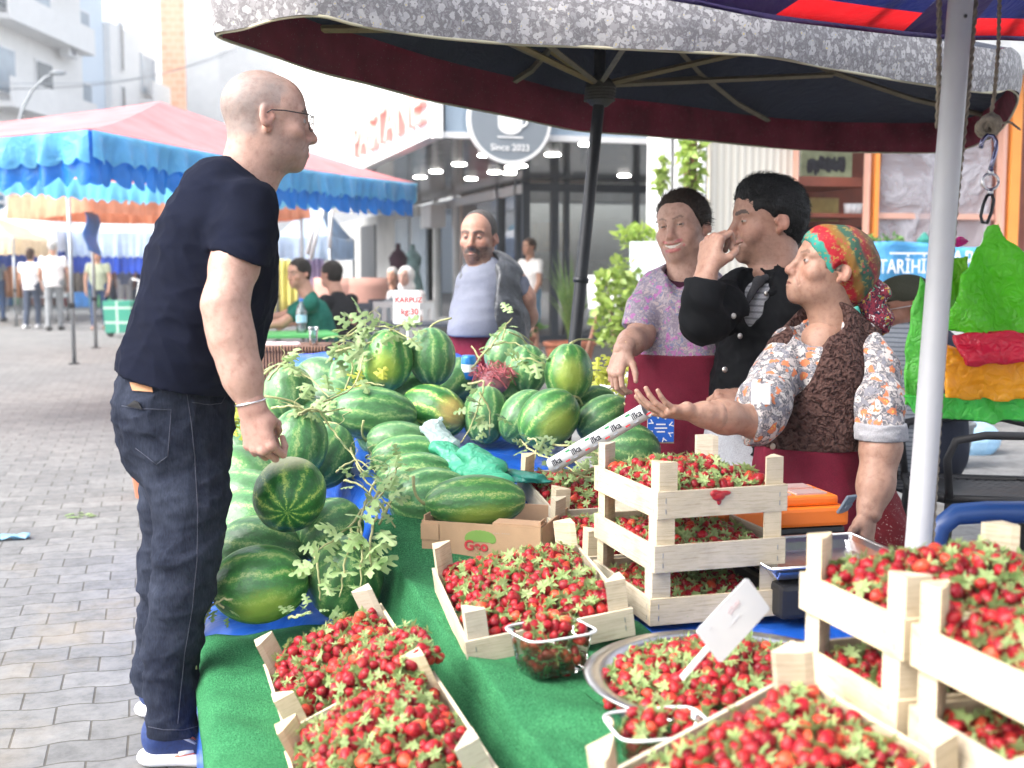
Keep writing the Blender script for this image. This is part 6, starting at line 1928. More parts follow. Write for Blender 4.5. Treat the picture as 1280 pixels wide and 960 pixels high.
mb.tube([bot, lo, hub, apex + V((0, 0, .02))], [0.028, 0.026, 0.023, 0.022], 14); mb.build('pole', M_POLEK, um, world=True)
mb = MB(); mb.smooth = True
mb.tube([hub - dr * .05, hub - dr * .03, hub + dr * .03, hub + dr * .06], [.035, .055, .06, .035], 14)
for k in range(5): mb.tube([hub + dr * (-.03 + k * .012) + V((math.cos(w) * .06, math.sin(w) * .06, 0)) for w in [i * .5 for i in range(14)]], .004, 5)
mb.build('runner', mat('taped_hub', (.06, .055, .045), .8, 0, .3, 30, .4, 80), um, world=True)
mb = MB(); mb.smooth = True; kk = lo.lerp(hub, .25); mb.tube([kk, kk + dr * .02], .031, 14); mb.build('collar', M_POLEK, um, world=True)

# nearer canopy overhead: purple, blue and red panels
nr = [(-.20, 2.63), (.25, 2.70), (.6, 2.8), (1.07, 3.08), (1.38, 3.25), (2.0, 3.3), (2.5, 2.8), (2.7, 2.0), (2.3, 1.35), (1.5, 1.1), (.6, 1.1), (0.0, 1.5), (-.25, 2.1)]
def CP(xc, dd, z):
    q = FH * dd + RT * xc; return V((q.x, q.y, z))
rim2 = cat_closed([CP(x, q, 1.835 + .02 * math.sin(i * 2)) for i, (x, q) in enumerate(nr)], 4)
um2 = thing('market_umbrella', 'purple, blue and red panelled canopy overhead, carried by the white pole', 'umbrella', (P(1150, 700, 2.5).x, P(1150, 700, 2.5).y, 0))
PUR = tarp_mat('purple_panel', (0.024, 0.012, 0.07), .12, .6, 8); REDP = tarp_mat('red_panel', (0.62, 0.010, 0.015), .4, .6, 8); BLUP = tarp_mat('blue_panel', (0.012, 0.022, 0.16), .12, .6, 8)
ap2 = CP(1.25, 2.2, 2.35)
n = len(rim2)
for s0, s1, m_, nm in ((0, 8, PUR, 'canopy_panel'), (8, 11, REDP, 'canopy_panel'), (11, 13, PUR, 'canopy_panel'), (13, 20, REDP, 'canopy_panel'), (20, 28, PUR, 'canopy_panel'), (28, 36, REDP, 'canopy_panel'), (36, 44, BLUP, 'canopy_panel'), (44, n, PUR, 'canopy_panel')):
    mb = MB(); mb.smooth = True
    def fn(u, v):
        i = s0 + u * (s1 - s0); k = int(i) % n; p = rim2[k].lerp(rim2[(k + 1) % n], i - int(i))
        q = p.lerp(ap2, v); q.z -= .05 * math.sin(math.pi * v); return q
    if m_ is REDP:
        mb.sheet(lambda u, v: fn(u, .08 * v), (s1 - s0) * 2, 2); mb.build(nm, m_, um2, world=True)
        mb = MB(); mb.smooth = True; mb.sheet(lambda u, v: fn(u, .08 + .92 * v), (s1 - s0) * 2, 8); mb.build(nm, BLUP, um2, world=True)
    else:
        mb.sheet(fn, (s1 - s0) * 2, 8); mb.build(nm, m_, um2, world=True)
ctr = CP(1.2, 2.0, 0)
mb = MB(); mb.smooth = True; ring_wall(mb, [p - V((0, 0, .012)) for p in rim2], [p + V((0, 0, .055)) for p in rim2], 0.0, 3, 0.002); mb.build('edge_band', PUR, um2, world=True)
for k in (0, 10, 15, 20, 28, 36, 44):
    mb = MB(); mb.tube([rim2[k] + V((0, 0, .02)), rim2[k].lerp(ap2, .5) - V((0, 0, .06)), ap2 - V((0, 0, .02))], .011, 6); mb.build('rib', M_POLEK, um2, world=True)
pb, pt = P(1147, 690, 2.5), P(1201, 0, 2.5); dd_ = (pt - pb).normalized()
g0 = pb - dd_ * (pb.z / dd_.z); g1 = pt + dd_ * .25
mb = MB(); mb.smooth = True; mb.tube([g0, pb, pt, g1], [.027, .0265, .0255, .0255], 20); mb.build('pole', M_POLEW, um2, world=True)
mb = MB(); mb.smooth = True; mb.ball(P(1207, 20, 2.47), .004, 8, 6); mb.build('rivet', M_BLACK, um2, world=True)


def rope(mb, pts, r, tw=60):
    """two laid strands"""
    pts = [V(p) for p in pts]
    L = [0]
    for a, b in zip(pts, pts[1:]): L.append(L[-1] + (b - a).length)
    n_ = max(8, int(L[-1] / .006))
    fine = []
    for i in range(n_ + 1):
        s = L[-1] * i / n_
        for j in range(len(pts) - 1):
            if s <= L[j + 1] + 1e-9: fine.append((pts[j].lerp(pts[j + 1], (s - L[j]) / max(1e-9, L[j + 1] - L[j])), (pts[j + 1] - pts[j]).normalized(), s)); break
    for ph in (0, math.pi):
        q = []
        for p, t, s in fine:
            a = (V((1, 0, 0)) - t * t.x).normalized() if abs(t.x) < .9 else V((0, 1, 0)); b_ = t.cross(a)
            w = s * math.pi * 2 / (r * 7) + ph
            q.append(p + (a * math.cos(w) + b_ * math.sin(w)) * r * .55)
        mb.tube(q, r * .62, 6)


rp_ = thing('rope', 'brown twisted rope running down along the white pole', 'rope', tuple(P(1150, 700, 2.46)))
mb = MB(); mb.smooth = True; rope(mb, [P(1174, -20, 2.52), P(1174, 60, 2.52), P(1173, 120, 2.54), P(1172, 160, 2.55)], .0055); mb.build('strand', M_ROPE, rp_, world=True)
mb = MB(); mb.smooth = True; rope(mb, [P(1221, -20, 2.52), P(1212, 100, 2.52), P(1197, 240, 2.52), P(1182, 400, 2.52), P(1172, 560, 2.52), P(1165, 680, 2.5), P(1161, 740, 2.48)], .0055); mb.build('strand', M_ROPE, rp_, world=True)
kn = P(1236, 158, 2.62)
rk = thing('knotted_cord', 'hanging brown cord ending in a thick knot above the steel hook', 'cord', tuple(kn))
mb = MB(); mb.smooth = True; rope(mb, [P(1250, -20, 2.62), P(1248, 60, 2.62), P(1243, 120, 2.62), kn], .0045)
g = random.Random(4)
for k in range(4):
    ax = V((g.uniform(-1, 1), g.uniform(-1, 1), g.uniform(-1, 1))).normalized(); o_ = ax.orthogonal().normalized(); o2 = ax.cross(o_); c = kn + V((g.uniform(-1, 1), g.uniform(-1, 1), g.uniform(-1, 1))) * .012
    mb.tube([c + (o_ * math.cos(w) + o2 * math.sin(w)) * .018 for w in [i * .55 for i in range(13)]], .0075, 6)
rope(mb, [kn, P(1262, 152, 2.63), P(1275, 162, 2.66)], .003)
mb.build('cord', M_ROPE, rk, world=True)
hk = thing('hook_and_snap', 'steel S hook, ring and black snap clip holding up the plastic bags', 'hook', tuple(P(1240, 260, 2.6)))
dh = 2.6
mb = MB(); mb.smooth = True; mb.tube([P(x, y, dh) for x, y in ((1226, 185), (1228, 176), (1234, 169), (1241, 170), (1245, 177), (1245, 186), (1242, 198), (1238, 212))], .005, 8); mb.build('hook', mat('blued_steel', (.25, .25, .36), .25, 1, .1), hk, world=True)
mb = MB(); mb.smooth = True; mb.tube([P(1238 + 10 * math.cos(a), 227 + 10 * math.sin(a), dh) for a in [i * math.pi / 12 for i in range(25)]], .0032, 8); mb.tube([P(1238, 212, dh), P(1239, 219, dh)], .006, 8); mb.tube([P(1238, 237, dh), P(1238, 243, dh)], .006, 8); mb.build('ring', M_STEEL, hk, world=True)
mb = MB(); mb.smooth = True; mb.tube([P(x, y, dh) for x, y in ((1234, 244), (1229, 256), (1226, 270), (1228, 278), (1234, 279), (1239, 266), (1242, 250), (1240, 243), (1234, 244))], .0036, 8); mb.build('clip', M_BLACK, hk, world=True)


def bag(label, outline, d, thick, col, folds, seed, thin=.45, amp=.012, freq=26, cat='bag', name='plastic_bag'):
    """a hanging or lying wad of thin plastic bags: outline in photo pixels, given its thickness"""
    s = SDF()
    m = len(outline)
    c = (sum(p[0] for p in outline) / m, sum(p[1] for p in outline) / m); cys = [p[1] for p in outline]
    C = P(c[0], c[1], d)
    pol = [((P(p[0], p[1], d) - C).dot(RT), (P(p[0], p[1], d) - C).dot(V((0, 0, 1)))) for p in outline]
    g = np.random.RandomState(seed); kf = folds.dot(RT), folds.z
    ph = g.uniform(0, 6, 4)
    def f(X, Y, Z):
        px_, py_, pz_ = X - C.x, Y - C.y, Z - C.z
        a = px_ * RT.x + py_ * RT.y + 0 * pz_; b = pz_ + 0 * a; w = px_ * FH.x + py_ * FH.y + 0 * pz_
        d2 = np.full(a.shape, 9.0); sg = np.ones(a.shape)
        for i in range(m):
            (x0, y0), (x1, y1) = pol[i], pol[(i + 1) % m]
            ex, ey = x1 - x0, y1 - y0; wx, wy = a - x0, b - y0
            t = np.clip((wx * ex + wy * ey) / (ex * ex + ey * ey), 0, 1)
            d2 = np.minimum(d2, (wx - ex * t) ** 2 + (wy - ey * t) ** 2)
            c1 = b >= y0; c2 = b < y1; c3 = ex * wy > ey * wx
            sg = np.where((c1 & c2 & c3) | (~c1 & ~c2 & ~c3), -sg, sg)
        D2 = np.sqrt(d2) * sg + .004 * np.sin(a * 90 + ph[0]) * np.sin(b * 70 + ph[1])
        u = a * kf[1] - b * kf[0]; v_ = a * kf[0] + b * kf[1]
        und = .010 * (1 - np.abs(np.sin(u * freq * 1.3 + ph[2] + 1.2 * np.sin(v_ * 9)))) + .007 * np.sin(u * freq * 2.7 + ph[3] + v_ * 12) + .005 * np.sin(v_ * 40 + u * 20)
        return np.maximum(D2, np.abs(w - und) - thick * .55)
    s.ops.append((f, s._bb([P(p[0], p[1], d) for p in outline], .05), 0, False))
    s.post = wrinkle(seed + 3, freq * 2.3, amp * .35, folds, .4)
    v, q = s.surf(.0045)
    base = P(c[0], max(cys), d)
    o = mesh_np(name, [(v, q)], plastic_film(name + str(seed), col, thin, 1, .17, 34), None, base=tuple(base))
    tag(o, label, cat, 'plastic bags hanging beside the white pole')
    return o


bag('bright green carrier bags hanging folded from the hook', [(1234, 280), (1246, 280), (1262, 302), (1310, 332), (1310, 424), (1240, 422), (1186, 414), (1190, 385), (1204, 340), (1228, 302)], 2.62, .013, (.16, .68, .03), D(.1, 0, -1), 1, .5, .016, 18)
bag('lime green bag end showing left of the folded bags', [(1186, 325), (1210, 318), (1215, 360), (1190, 410), (1182, 410)], 2.69, .010, (.22, .55, .03), D(0, 0, -1), 2)
bag('red plastic bags squeezed between green and orange ones', [(1192, 418), (1240, 414), (1310, 415), (1310, 456), (1250, 456), (1206, 460)], 2.60, .016, (.72, .02, .06), D(1, 0, -.15), 3, .35, .016, 30)
bag('orange yellow shiny plastic bags below the red ones', [(1178, 425), (1200, 438), (1260, 448), (1310, 446), (1310, 500), (1240, 503), (1182, 498)], 2.66, .016, (.95, .45, .02), D(.9, 0, -.5), 4, .5, .020, 26)
bag('mid green bag hanging lowest under the orange ones', [(1130, 494), (1190, 490), (1310, 490), (1310, 526), (1240, 529), (1150, 522)], 2.70, .012, (.10, .62, .10), D(.3, 0, -1), 5)
bag('long green bag hanging behind the white pole', [(1147, 345), (1160, 360), (1155, 450), (1148, 515), (1132, 508), (1136, 400)], 2.72, .012, (.16, .65, .10), D(0, 0, -1), 6)
bag('crumpled magenta bag behind the pole above the green ones', [(1182, 302), (1200, 296), (1212, 302), (1196, 310)], 2.75, .010, (.65, .02, .30), D(1, 0, .2), 7)

# ------------------------------------------------------------------ things lying on the stall
cb = thing('cardboard_box', 'open cardboard carton with a printed logo holding a long watermelon', 'box', tuple(P(595, 680, 3.35)))
q0, q1 = P(528, 694, 3.30), P(676, 688, 3.20); q0.z = q1.z = zu(3.1) - 0.004
ex = (q1 - q0); W_ = ex.length; ex.normalize(); ey_ = V((-ex.y, ex.x, 0)); H_ = .105; Dp = .30
Mx = frame_mat(q0, ex, ey_, V((0, 0, 1)))
mb = MB(); mb.box((W_ / 2, 0, H_ / 2), (W_, .005, H_), Mx); mb.build('front', M_BOX, cb, world=True)
mb = MB(); mb.box((W_ / 2, Dp, H_ / 2), (W_, .005, H_), Mx); mb.build('back', M_BOX, cb, world=True)
for sx in (0, W_): mb = MB(); mb.box((sx, Dp / 2, H_ / 2), (.005, Dp - .006, H_ - .002), Mx); mb.box((sx + (.0045 if sx == 0 else -.0045), .028, H_ / 2 + .008), (.004, .045, H_ + .012), Mx); mb.build('side', M_BOX, cb, world=True)
mb = MB(); mb.box((W_ / 2, Dp / 2, .004), (W_ - .006, Dp - .006, .006), Mx); mb.build('base', M_BOX, cb, world=True)
mb = MB(); mb.box((W_ * .8, .03, H_ + .003), (W_ * .4, .06, .005), Mx); mb.build('flap', M_BOX, cb, world=True)
mb = MB(); mb.box((.024, -.004, H_ * .72), (.052, .004, H_ * .42), Mx); mb.build('corner_tab', M_BOX, cb, world=True)
Mf = Mx @ Matrix.Translation((W_ * .5, -.0035, .048)) @ Matrix.Rotation(R(90), 4, 'X')
mb = MB()
for k in range(11):
    a = math.pi * k / 10; mb.ball((math.cos(a) * .034, .016 + math.sin(a) * .014, 0), (.011, .011, .0008), 12, 6, Mf)
mb.box((0, .018, 0), (.07, .02, .0016), Mf); mb.build('leaf_print', mat('green_print', (.16, .28, .06), .8, 0, .1), cb, world=True)
text_obj('logo', 'Geo', .038, mat('red_print', (.45, .03, .04), .7), Mf @ Matrix.Translation((-.012, -.004, .001)), cb, .0008, bold=.0012)
text_obj('small_print', '- - -   - - - -', .010, M_INKG, Mf @ Matrix.Translation((.06, .036, .001)), cb, .0005)

# tube of printed paper
pa, pb2 = P(690, 582, 3.62), P(808, 513, 3.42)
axr = (pb2 - pa).normalized(); Lr = (pb2 - pa).length
rl = thing('paper_roll', 'white printed paper roll leaning across the watermelons', 'paper roll', tuple(pa))
mb = MB(); mb.smooth = True; mb.tube([pa, pb2], .024, 24, cap=False); mb.tube([pa, pb2], .021, 24, cap=False)
zc = (CAM - pa).normalized(); zc = (zc - axr * zc.dot(axr)).normalized()
mb.build('wrapper', M_CARD, rl, world=True)
yc = zc.cross(axr)
for i in range(5):
    c = pa + axr * (Lr * (.10 + .21 * i)) + zc * .0235 + yc * .003
    text_obj('lettering', 'ilka', .027, M_INKB, frame_mat(c, axr, yc, zc), rl, .0012, bold=.0003)
    for dx, dy, m_ in ((.035, -.014, M_INKR), (.05, .012, mat('green_dot', (.05, .35, .12), .6)), (-.012, -.016, M_INKG)):
        mb = MB(); mb.box((0, 0, 0), (.016, .005, .0015), frame_mat(c + axr * dx + yc * dy - zc * .002, axr, yc, zc)); mb.build('print', m_, rl, world=True)

# mint green plastic bags
def soft(name, label, cones, mt, wr, cat, group=None, res=.005):
    s = SDF()
    for c in cones: s.cone(*c[:4], k=.02, flat=c[4] if len(c) > 4 else None)
    s.post = wr
    v, q = s.surf(res); b_ = np.min(v, 0); m_ = v.mean(0)
    return tag(mesh_np(name, [(v, q)], mt, None, base=(m_[0], m_[1], b_[2])), label, cat, group)


mint = plastic_film('mint_plastic', (.10, .55, .34), .4, 1, .22, 22)
clearb = plastic_film('milky_plastic', (.62, .74, .74), .5, 1, .15, 40)
fu = (V((0, 0, 1)), .55)
soft('plastic_bag', 'clear crumpled plastic bag end beside the long watermelon row', [(P(540, 535, 3.95), P(560, 555, 3.9), .045, .05, fu), (P(545, 530, 3.95), P(552, 522, 3.95), .02, .012)], clearb, wrinkle(3, 55, .02, D(.6, .1, -.6), .2), 'bag', 'mint green plastic bags lying on the stall')
soft('plastic_bag', 'mint green plastic bag stretched over the melon row', [(P(553, 560, 3.86), P(585, 585, 3.75), .05, .045, fu), (P(560, 580, 3.8), P(590, 592, 3.7), .04, .03, fu)], mint, wrinkle(6, 40, .016, D(.8, .1, -.5), .15), 'bag', 'mint green plastic bags lying on the stall')
soft('plastic_bag', 'puffed mint green plastic bag behind the boxed watermelon', [(P(588, 565, 3.75), P(612, 585, 3.68), .045, .06, fu), (P(585, 590, 3.7), P(625, 600, 3.6), .045, .045, fu), (P(586, 556, 3.78), P(588, 562, 3.76), .010, .02)], mint, wrinkle(9, 34, .014, D(.7, .1, -.5), .2), 'bag', 'mint green plastic bags lying on the stall')
soft('plastic_bag', 'flat green plastic bag on the tarp behind the rear crates', [(P(630, 588, 3.75), P(668, 596, 3.62), .03, .035, (V((0, 0, 1)), .3)), (P(640, 600, 3.65), P(685, 602, 3.6), .03, .02, (V((0, 0, 1)), .3))], plastic_film('teal_plastic', (.03, .25, .20), .4, 1, .2, 22), wrinkle(12, 34, .010, D(.9, .1, -.2), .2), 'bag', 'mint green plastic bags lying on the stall')
# onion net, can, cups
net = thing('onion_net', 'red plastic netting wadded on the melon heap', 'netting', tuple(P(616, 482, 4.5)))
mb = MB(); g = random.Random(2); c = P(617, 468, 4.5)
for k in range(90):
    a = V((g.gauss(0, 1), g.gauss(0, 1), abs(g.gauss(0, .7)) - .2)).normalized(); b_ = V((g.gauss(0, 1), g.gauss(0, 1), g.gauss(0, .5))).normalized() * .05
    mb.tube([c + V((a.x * .07, a.y * .06, a.z * .05)) - b_ * .6 - V((0, 0, .02)), c + V((a.x * .075, a.y * .06, a.z * .055)), c + V((a.x * .07, a.y * .06, a.z * .04)) + b_ * .6 - V((0, 0, .01))], .0016, 4)
mb.build('mesh_net', mat('red_net', (.40, .09, .11), .6, 0, .3), net, world=True)
sd = SDF(); sd.ell(c - V((0, 0, .03)), (.062, .055, .045)); v, q = sd.surf(.008); mesh_np('bulb', [(v, q)], mat('red_onion', (.30, .12, .14), .5, 0, .3), net)
cn = thing('drink_can', 'small blue and white drink can standing in the heap under the vest', 'can', tuple(P(586, 474, 4.75)))
mb = MB(); mb.smooth = True; mb.lathe([(0, 0), (.026, 0), (.03, .005), (.03, .085), (.025, .095), (0, .095)], 20); mb.build('can_wall', mat('can_blue', (.03, .2, .55), .3, .3, .1), cn)
mb = MB(); mb.smooth = True; mb.lathe([(.0304, .03), (.0304, .06)], 20); mb.build('band', M_WHITE, cn)


def glass_cup(label, loc, r, h, handle, m_=None):
    t = thing('glass_cup', label, 'cup', loc)
    mb = MB(); mb.smooth = True
    mb.lathe([(0, .004), (r * .72, .004), (r * .72, .012), (r * .8, h * .4), (r * .78, h * .55), (r, h), (r * 1.03, h + .001), (r * 1.05, h - .001), (r * .85, h * .55), (r * .87, h * .4), (r * .8, .0), (0, 0)], 28)
    mb.build('bowl', m_ or glass_mat('cup_glass', (.86, .9, .93), .08, .03), t)
    if handle:
        mb = MB(); mb.smooth = True; mb.tube([(r * .85, 0, h * .75), (r * 1.4, 0, h * .8), (r * 1.6, 0, h * .5), (r * 1.35, 0, h * .2), (r * .82, 0, h * .2)], .0045, 8); mb.build('handle', m_ or glass_mat('cup_glass', (.86, .9, .93), .08, .03), t)
    return t


z_ = zu(3.35)
p = P(826, 600, 3.35); glass_cup('blue tinted glass mug behind the topmost stacked crate', (p.x, p.y, z_ + .10), .034, .075, True, glass_mat('blue_glass', (.72, .83, .95), .1, .03))
p = P(812, 600, 3.42); glass_cup('clear waisted tea glass left of the blue mug', (p.x, p.y, z_ + .10), .027, .08, False)
mb = MB(); mb.box((0, 0, .045), (.26, .20, .09), bev=.004); o = mb.build('wooden_box', M_WOOD, loc=(1.40, 3.22, z_ - .005)); o.location.x, o.location.y = P(818, 620, 3.4).x, P(818, 620, 3.4).y; tag(o, 'small plain box under the glass mug behind the crates', 'box')


def price_card(label, tl, tr, br_, bl, stick, lines, d):
    """card in photo pixels on a flat plane, with its stick"""
    t = thing('price_card', label, 'price card', tuple(stick[1]))
    a, b, c, e = [V(q) for q in (tl, tr, br_, bl)]
    x = (b - a).normalized(); y = ((a - e) - x * (a - e).dot(x)).normalized(); z = x.cross(y)
    w_, h_ = (b - a).length, (a - e).length
    M4 = frame_mat((a + b + c + e) / 4, x, y, z)
    mb = MB(); r = min(w_, h_) * .09
    poly = []
    for cx, cy, a0 in ((w_ / 2 - r, h_ / 2 - r, 0), (-w_ / 2 + r, h_ / 2 - r, 90), (-w_ / 2 + r, -h_ / 2 + r, 180), (w_ / 2 - r, -h_ / 2 + r, 270)):
        for k in range(6): w = R(a0 + k * 18); poly.append(M4 @ V((cx + r * math.cos(w), cy + r * math.sin(w), 0)))
    mb.prism(poly, -z * .003); mb.build('card', M_CARD, t, world=True)
    mb = MB(); mb.box((0, 0, 0), (.009, (stick[0] - stick[1]).length, .004), basis((stick[0] + stick[1]) / 2, stick[0] - stick[1], z) @ Matrix.Identity(4)); mb.build('stick', M_WHITE, t, world=True)
    for s_, size, px_, py_, m_, bo in lines:
        text_obj('lettering', s_, size * h_, m_, M4 @ Matrix.Translation((px_ * w_, py_ * h_, .0008)), t, .0004, bold=bo)
    return t


d = 4.62
price_card('white price card for watermelons on a stick above the heap', P(491, 362, d), P(525, 362, d), P(525, 406, d), P(491, 405, d), (P(509, 404, d + .005), P(509, 450, d + .005)),
           [('KARPUZ', .21, .08, .20, M_INKR, .0), ('kg:30', .24, .12, -.14, M_INKR, .0), ('---', .10, -.36, .36, M_INKG, 0), ('----', .08, -.32, .08, M_INKG, 0), ('____________', .10, 0, -.32, M_INKG, 0)], d)
d = 2.05
price_card('white price card tilted over the strawberries in the basin', P(864, 799, d - .04), P(928, 731, d + .02), P(971, 749, d + .04), P(905, 822, d - .02), (P(888, 806, d - .02), P(852, 848, d - .06)),
           [('ÇİLEK', .16, .1, .22, mat('faint_pink', (.62, .45, .47), .6), 0), ('----', .09, -.33, .3, mat('faint_grey', (.5, .5, .53), .6), 0), ('_________', .1, 0, .02, bpy.data.materials['faint_grey'], 0)], d)
# badge on the apron
bt = thing('apron_badge', 'round cornered blue and white tag hanging on the burgundy apron', 'badge', tuple(P(826, 535, 3.83)))
Mb = basis(P(826, 535, 3.83), -FH * 0.95 + RT * -.1, V((0, 0, 1)))
Mb = frame_mat(P(826, 535, 3.83), RT, V((0, 0, 1)), -FH)
mb = MB(); mb.box((0, 0, -.004), (.086, .100, .003), Mb, bev=.001); mb.build('backing', mat('tag_card', (.55, .45, .3), .6), bt, world=True)
mb = MB(); mb.box((0, .002, 0), (.084, .094, .003), Mb, bev=.001); mb.build('face', mat('tag_blue', (.015, .11, .50), .4), bt, world=True)
mb = MB()
for k in range(8):
    a = k * math.pi / 4 + .3; c = V((math.cos(a) * .030, math.sin(a) * .035, .0022))
    for s in (-1, 1): mb.box((0, 0, 0), (.016, .003, .001), Mb @ Matrix.Translation(c) @ Matrix.Rotation(a + s * .6, 4, 'Z') @ Matrix.Translation((.005, 0, 0)))
for k, w_ in ((.012, .03), (0, .04), (-.012, .026)): mb.box((0, k, .0022), (w_, .004, .001), Mb)
mb.build('print', M_WHITE, bt, world=True)


# ------------------------------------------------------------------ chairs by the pole
def arm_chair():
    p = G(1228, 735, 0); base = P(1235, 600, 4.45); base = V((base.x, base.y, 0))
    t = thing('woven_armchair', 'black woven plastic armchair standing behind the blue chair', 'chair', tuple(base), (0, 0, -YAW))
    K = mat('black_wicker', (.018, .018, .02), .5, 0, .2)
    wk, nt, b = _nt('open_weave')
    co = coords(nt, 'Object', (1, 1, 1), (0, 0, R(45)))
    ch = nt.nodes.new('ShaderNodeTexBrick'); ch.offset = 0; ch.inputs['Scale'].default_value = 1; ch.inputs['Brick Width'].default_value = .026; ch.inputs['Row Height'].default_value = .026; ch.inputs['Mortar Size'].default_value = .008; ch.inputs['Mortar Smooth'].default_value = .1
    nt.links.new(co, ch.inputs['Vector']); b.inputs['Base Color'].default_value = (.02, .02, .022, 1); b.inputs['Roughness'].default_value = .45
    nt.links.new(mth(nt, 'GREATER_THAN', ch.outputs['Fac'], .4), b.inputs['Alpha'])
    mb = MB(); mb.smooth = True; mb.sheet(lambda u, v: (-.23 + .46 * u, -.22 + .44 * v, .44 - .03 * math.sin(math.pi * u) * math.sin(math.pi * v) - .02 * v * u), 16, 16, thick=.004); mb.build('seat', wk, t)
    mb = MB(); mb.smooth = True; mb.sheet(lambda u, v: (.23 + .12 * v - .05 * math.sin(math.pi * u), -.22 + .44 * u, .45 + .42 * v), 16, 16, thick=.004); mb.build('backrest', wk, t)
    mb = MB(); mb.smooth = True; mb.tube([(-.24, -.23, .435), (.24, -.23, .42), (.24, .23, .42), (-.24, .23, .435), (-.26, .1, .425), (-.26, -.1, .425), (-.24, -.23, .435)], .016, 8); mb.build('seat_frame', K, t)
    for s in (-1, 1):
        mb = MB(); mb.smooth = True; mb.tube([(-.23, .24 * s, .44), (-.245, .25 * s, .58), (-.22, .255 * s, .645), (-.12, .26 * s, .665), (.15, .26 * s, .66), (.24, .25 * s, .64), (.30, .24 * s, .60)], .015, 8); mb.build('armrest', K, t)
        for x in (-.22, .22): mb = MB(); mb.tube([(x, .22 * s, .43), (x * 1.15, .24 * s, 0)], .018, 8); mb.build('leg', K, t)


arm_chair()
bc = P(1232, 655, 2.75)
bl_ = thing('plastic_chair', 'dark blue plastic chair with a rounded open backrest behind the crates', 'chair', (bc.x, bc.y, 0), (0, 0, -YAW))
BLU = mat('blue_plastic_chair', (.012, .045, .16), .38, 0, .08)
mb = MB()
mb.smooth = True
mb.tube([(-.115, 0, .42), (-.118, .0, .60), (-.105, .0, .655), (-.07, 0, .685), (0, 0, .69), (.2, 0, .69), (.26, 0, .67), (.28, 0, .6), (.28, 0, .42)], .026, 8); mb.build('backrest', BLU, bl_)
mb = MB(); mb.box((.08, .20, .41), (.42, .40, .03), bev=.012); mb.build('seat', BLU, bl_)
for x in (-.11, .27):
    for y in (.02, .38): mb = MB(); mb.tube([(x, y, .40), (x * 1.1, y, 0)], [.022, .016], 8); mb.build('leg', BLU, bl_)
# ------------------------------------------------------------------ buildings, shops and the street behind
def ray_plane(px_, py_, o, n):
    r = FW + RT * ((px_ - 640) / FPX) + UPV * ((480 - py_) / FPX)
    return CAM + r * ((V(o) - CAM).dot(V(n)) / r.dot(V(n)))


def PY(px_, py_, y): return ray_plane(px_, py_, (0, y, 0), (0, 1, 0))
def PX(px_, py_, x): return ray_plane(px_, py_, (x, 0, 0), (1, 0, 0))


WHITEW = mat('white_render', (.80, .79, .77), .85, 0, .05, 3, .1, 20)
GREYW = mat('grey_cladding', (.36, .40, .44), .5, .2, .06)
BLUEW = mat('pale_blue_render', (.66, .74, .82), .85, 0, .04)
DARKG = mat('dark_window', (.05, .06, .07), .12, 0, .1)
PANE = mat('daylit_window', (.30, .36, .42), .1, 0, .15, 2)
FRAMEK = mat('anthracite_frame', (.05, .06, .075), .4, .3, .1)
FRAMEW = mat('white_frame', (.75, .75, .75), .4, 0, .03)
SALM = mat('salmon_letters', (.72, .40, .35), .4, 0, .06)

CX, CY0, CY1, WX = 2.83, 11.98, 17.8, 5.5
ZS = 2.55
cafe = thing('cafe_building', 'grey fronted cafe with a deep lit canopy and tall dark framed windows', 'cafe', (5.5, 17.8, 0))
mb = MB(); mb.box(((CX + 11) / 2, CY0 + .06, ZS + .5), (11 - CX, .12, 1.0)); mb.build('fascia', mat('steel_blue_fascia', (.30, .38, .46), .4, .1, .05), cafe, world=True)
mb = MB(); mb.box((CX - .02, (CY0 + 30) / 2, ZS + .5), (.12, 30 - CY0, 1.0)); mb.build('fascia', mat('pale_fascia', (.62, .66, .70), .45, 0, .04), cafe, world=True)
mb = MB(); mb.box(((CX + 11) / 2, CY0 - .01, ZS + .02), (11 - CX, .06, .06)); mb.box((CX - .1, (CY0 + 30) / 2, ZS + .02), (.06, 30 - CY0, .06)); mb.box((CX - .05, CY0 - .02, ZS + .5), (.1, .1, 1.04)); mb.build('edge_trim', FRAMEW, cafe, world=True)
sof, nt, b = _nt('glossy_soffit')
co = coords(nt); br = nt.nodes.new('ShaderNodeTexBrick'); br.offset = 0
for k, v in (('Scale', 1), ('Brick Width', 8), ('Row Height', .55), ('Mortar Size', .012)): br.inputs[k].default_value = v
br.inputs['Color1'].default_value = (.17, .165, .16, 1); br.inputs['Color2'].default_value = (.21, .205, .20, 1); br.inputs['Mortar'].default_value = (.06, .06, .06, 1); nt.links.new(co, br.inputs['Vector']); nt.links.new(br.outputs['Color'], b.inputs['Base Color']); b.inputs['Roughness'].default_value = .12; b.inputs['Metallic'].default_value = .6
nz = noise_tex(nt, co, 1.2, 2, .5); add_bump(nt, b, nz.outputs['Fac'], .15, .05)
mb = MB(); mb.box(((CX + 11) / 2, (CY0 + CY1) / 2, ZS + .03), (11 - CX, CY1 - CY0, .05)); mb.box(((CX + WX) / 2, (CY1 + 30) / 2, ZS + .0315), (WX - CX, 30 - CY1, .05)); mb.build('soffit', sof, cafe, world=True)
LAMP = mat('downlight', (1, 1, 1), .5, 0, 0, emit=(1, .96, .9), es=11)
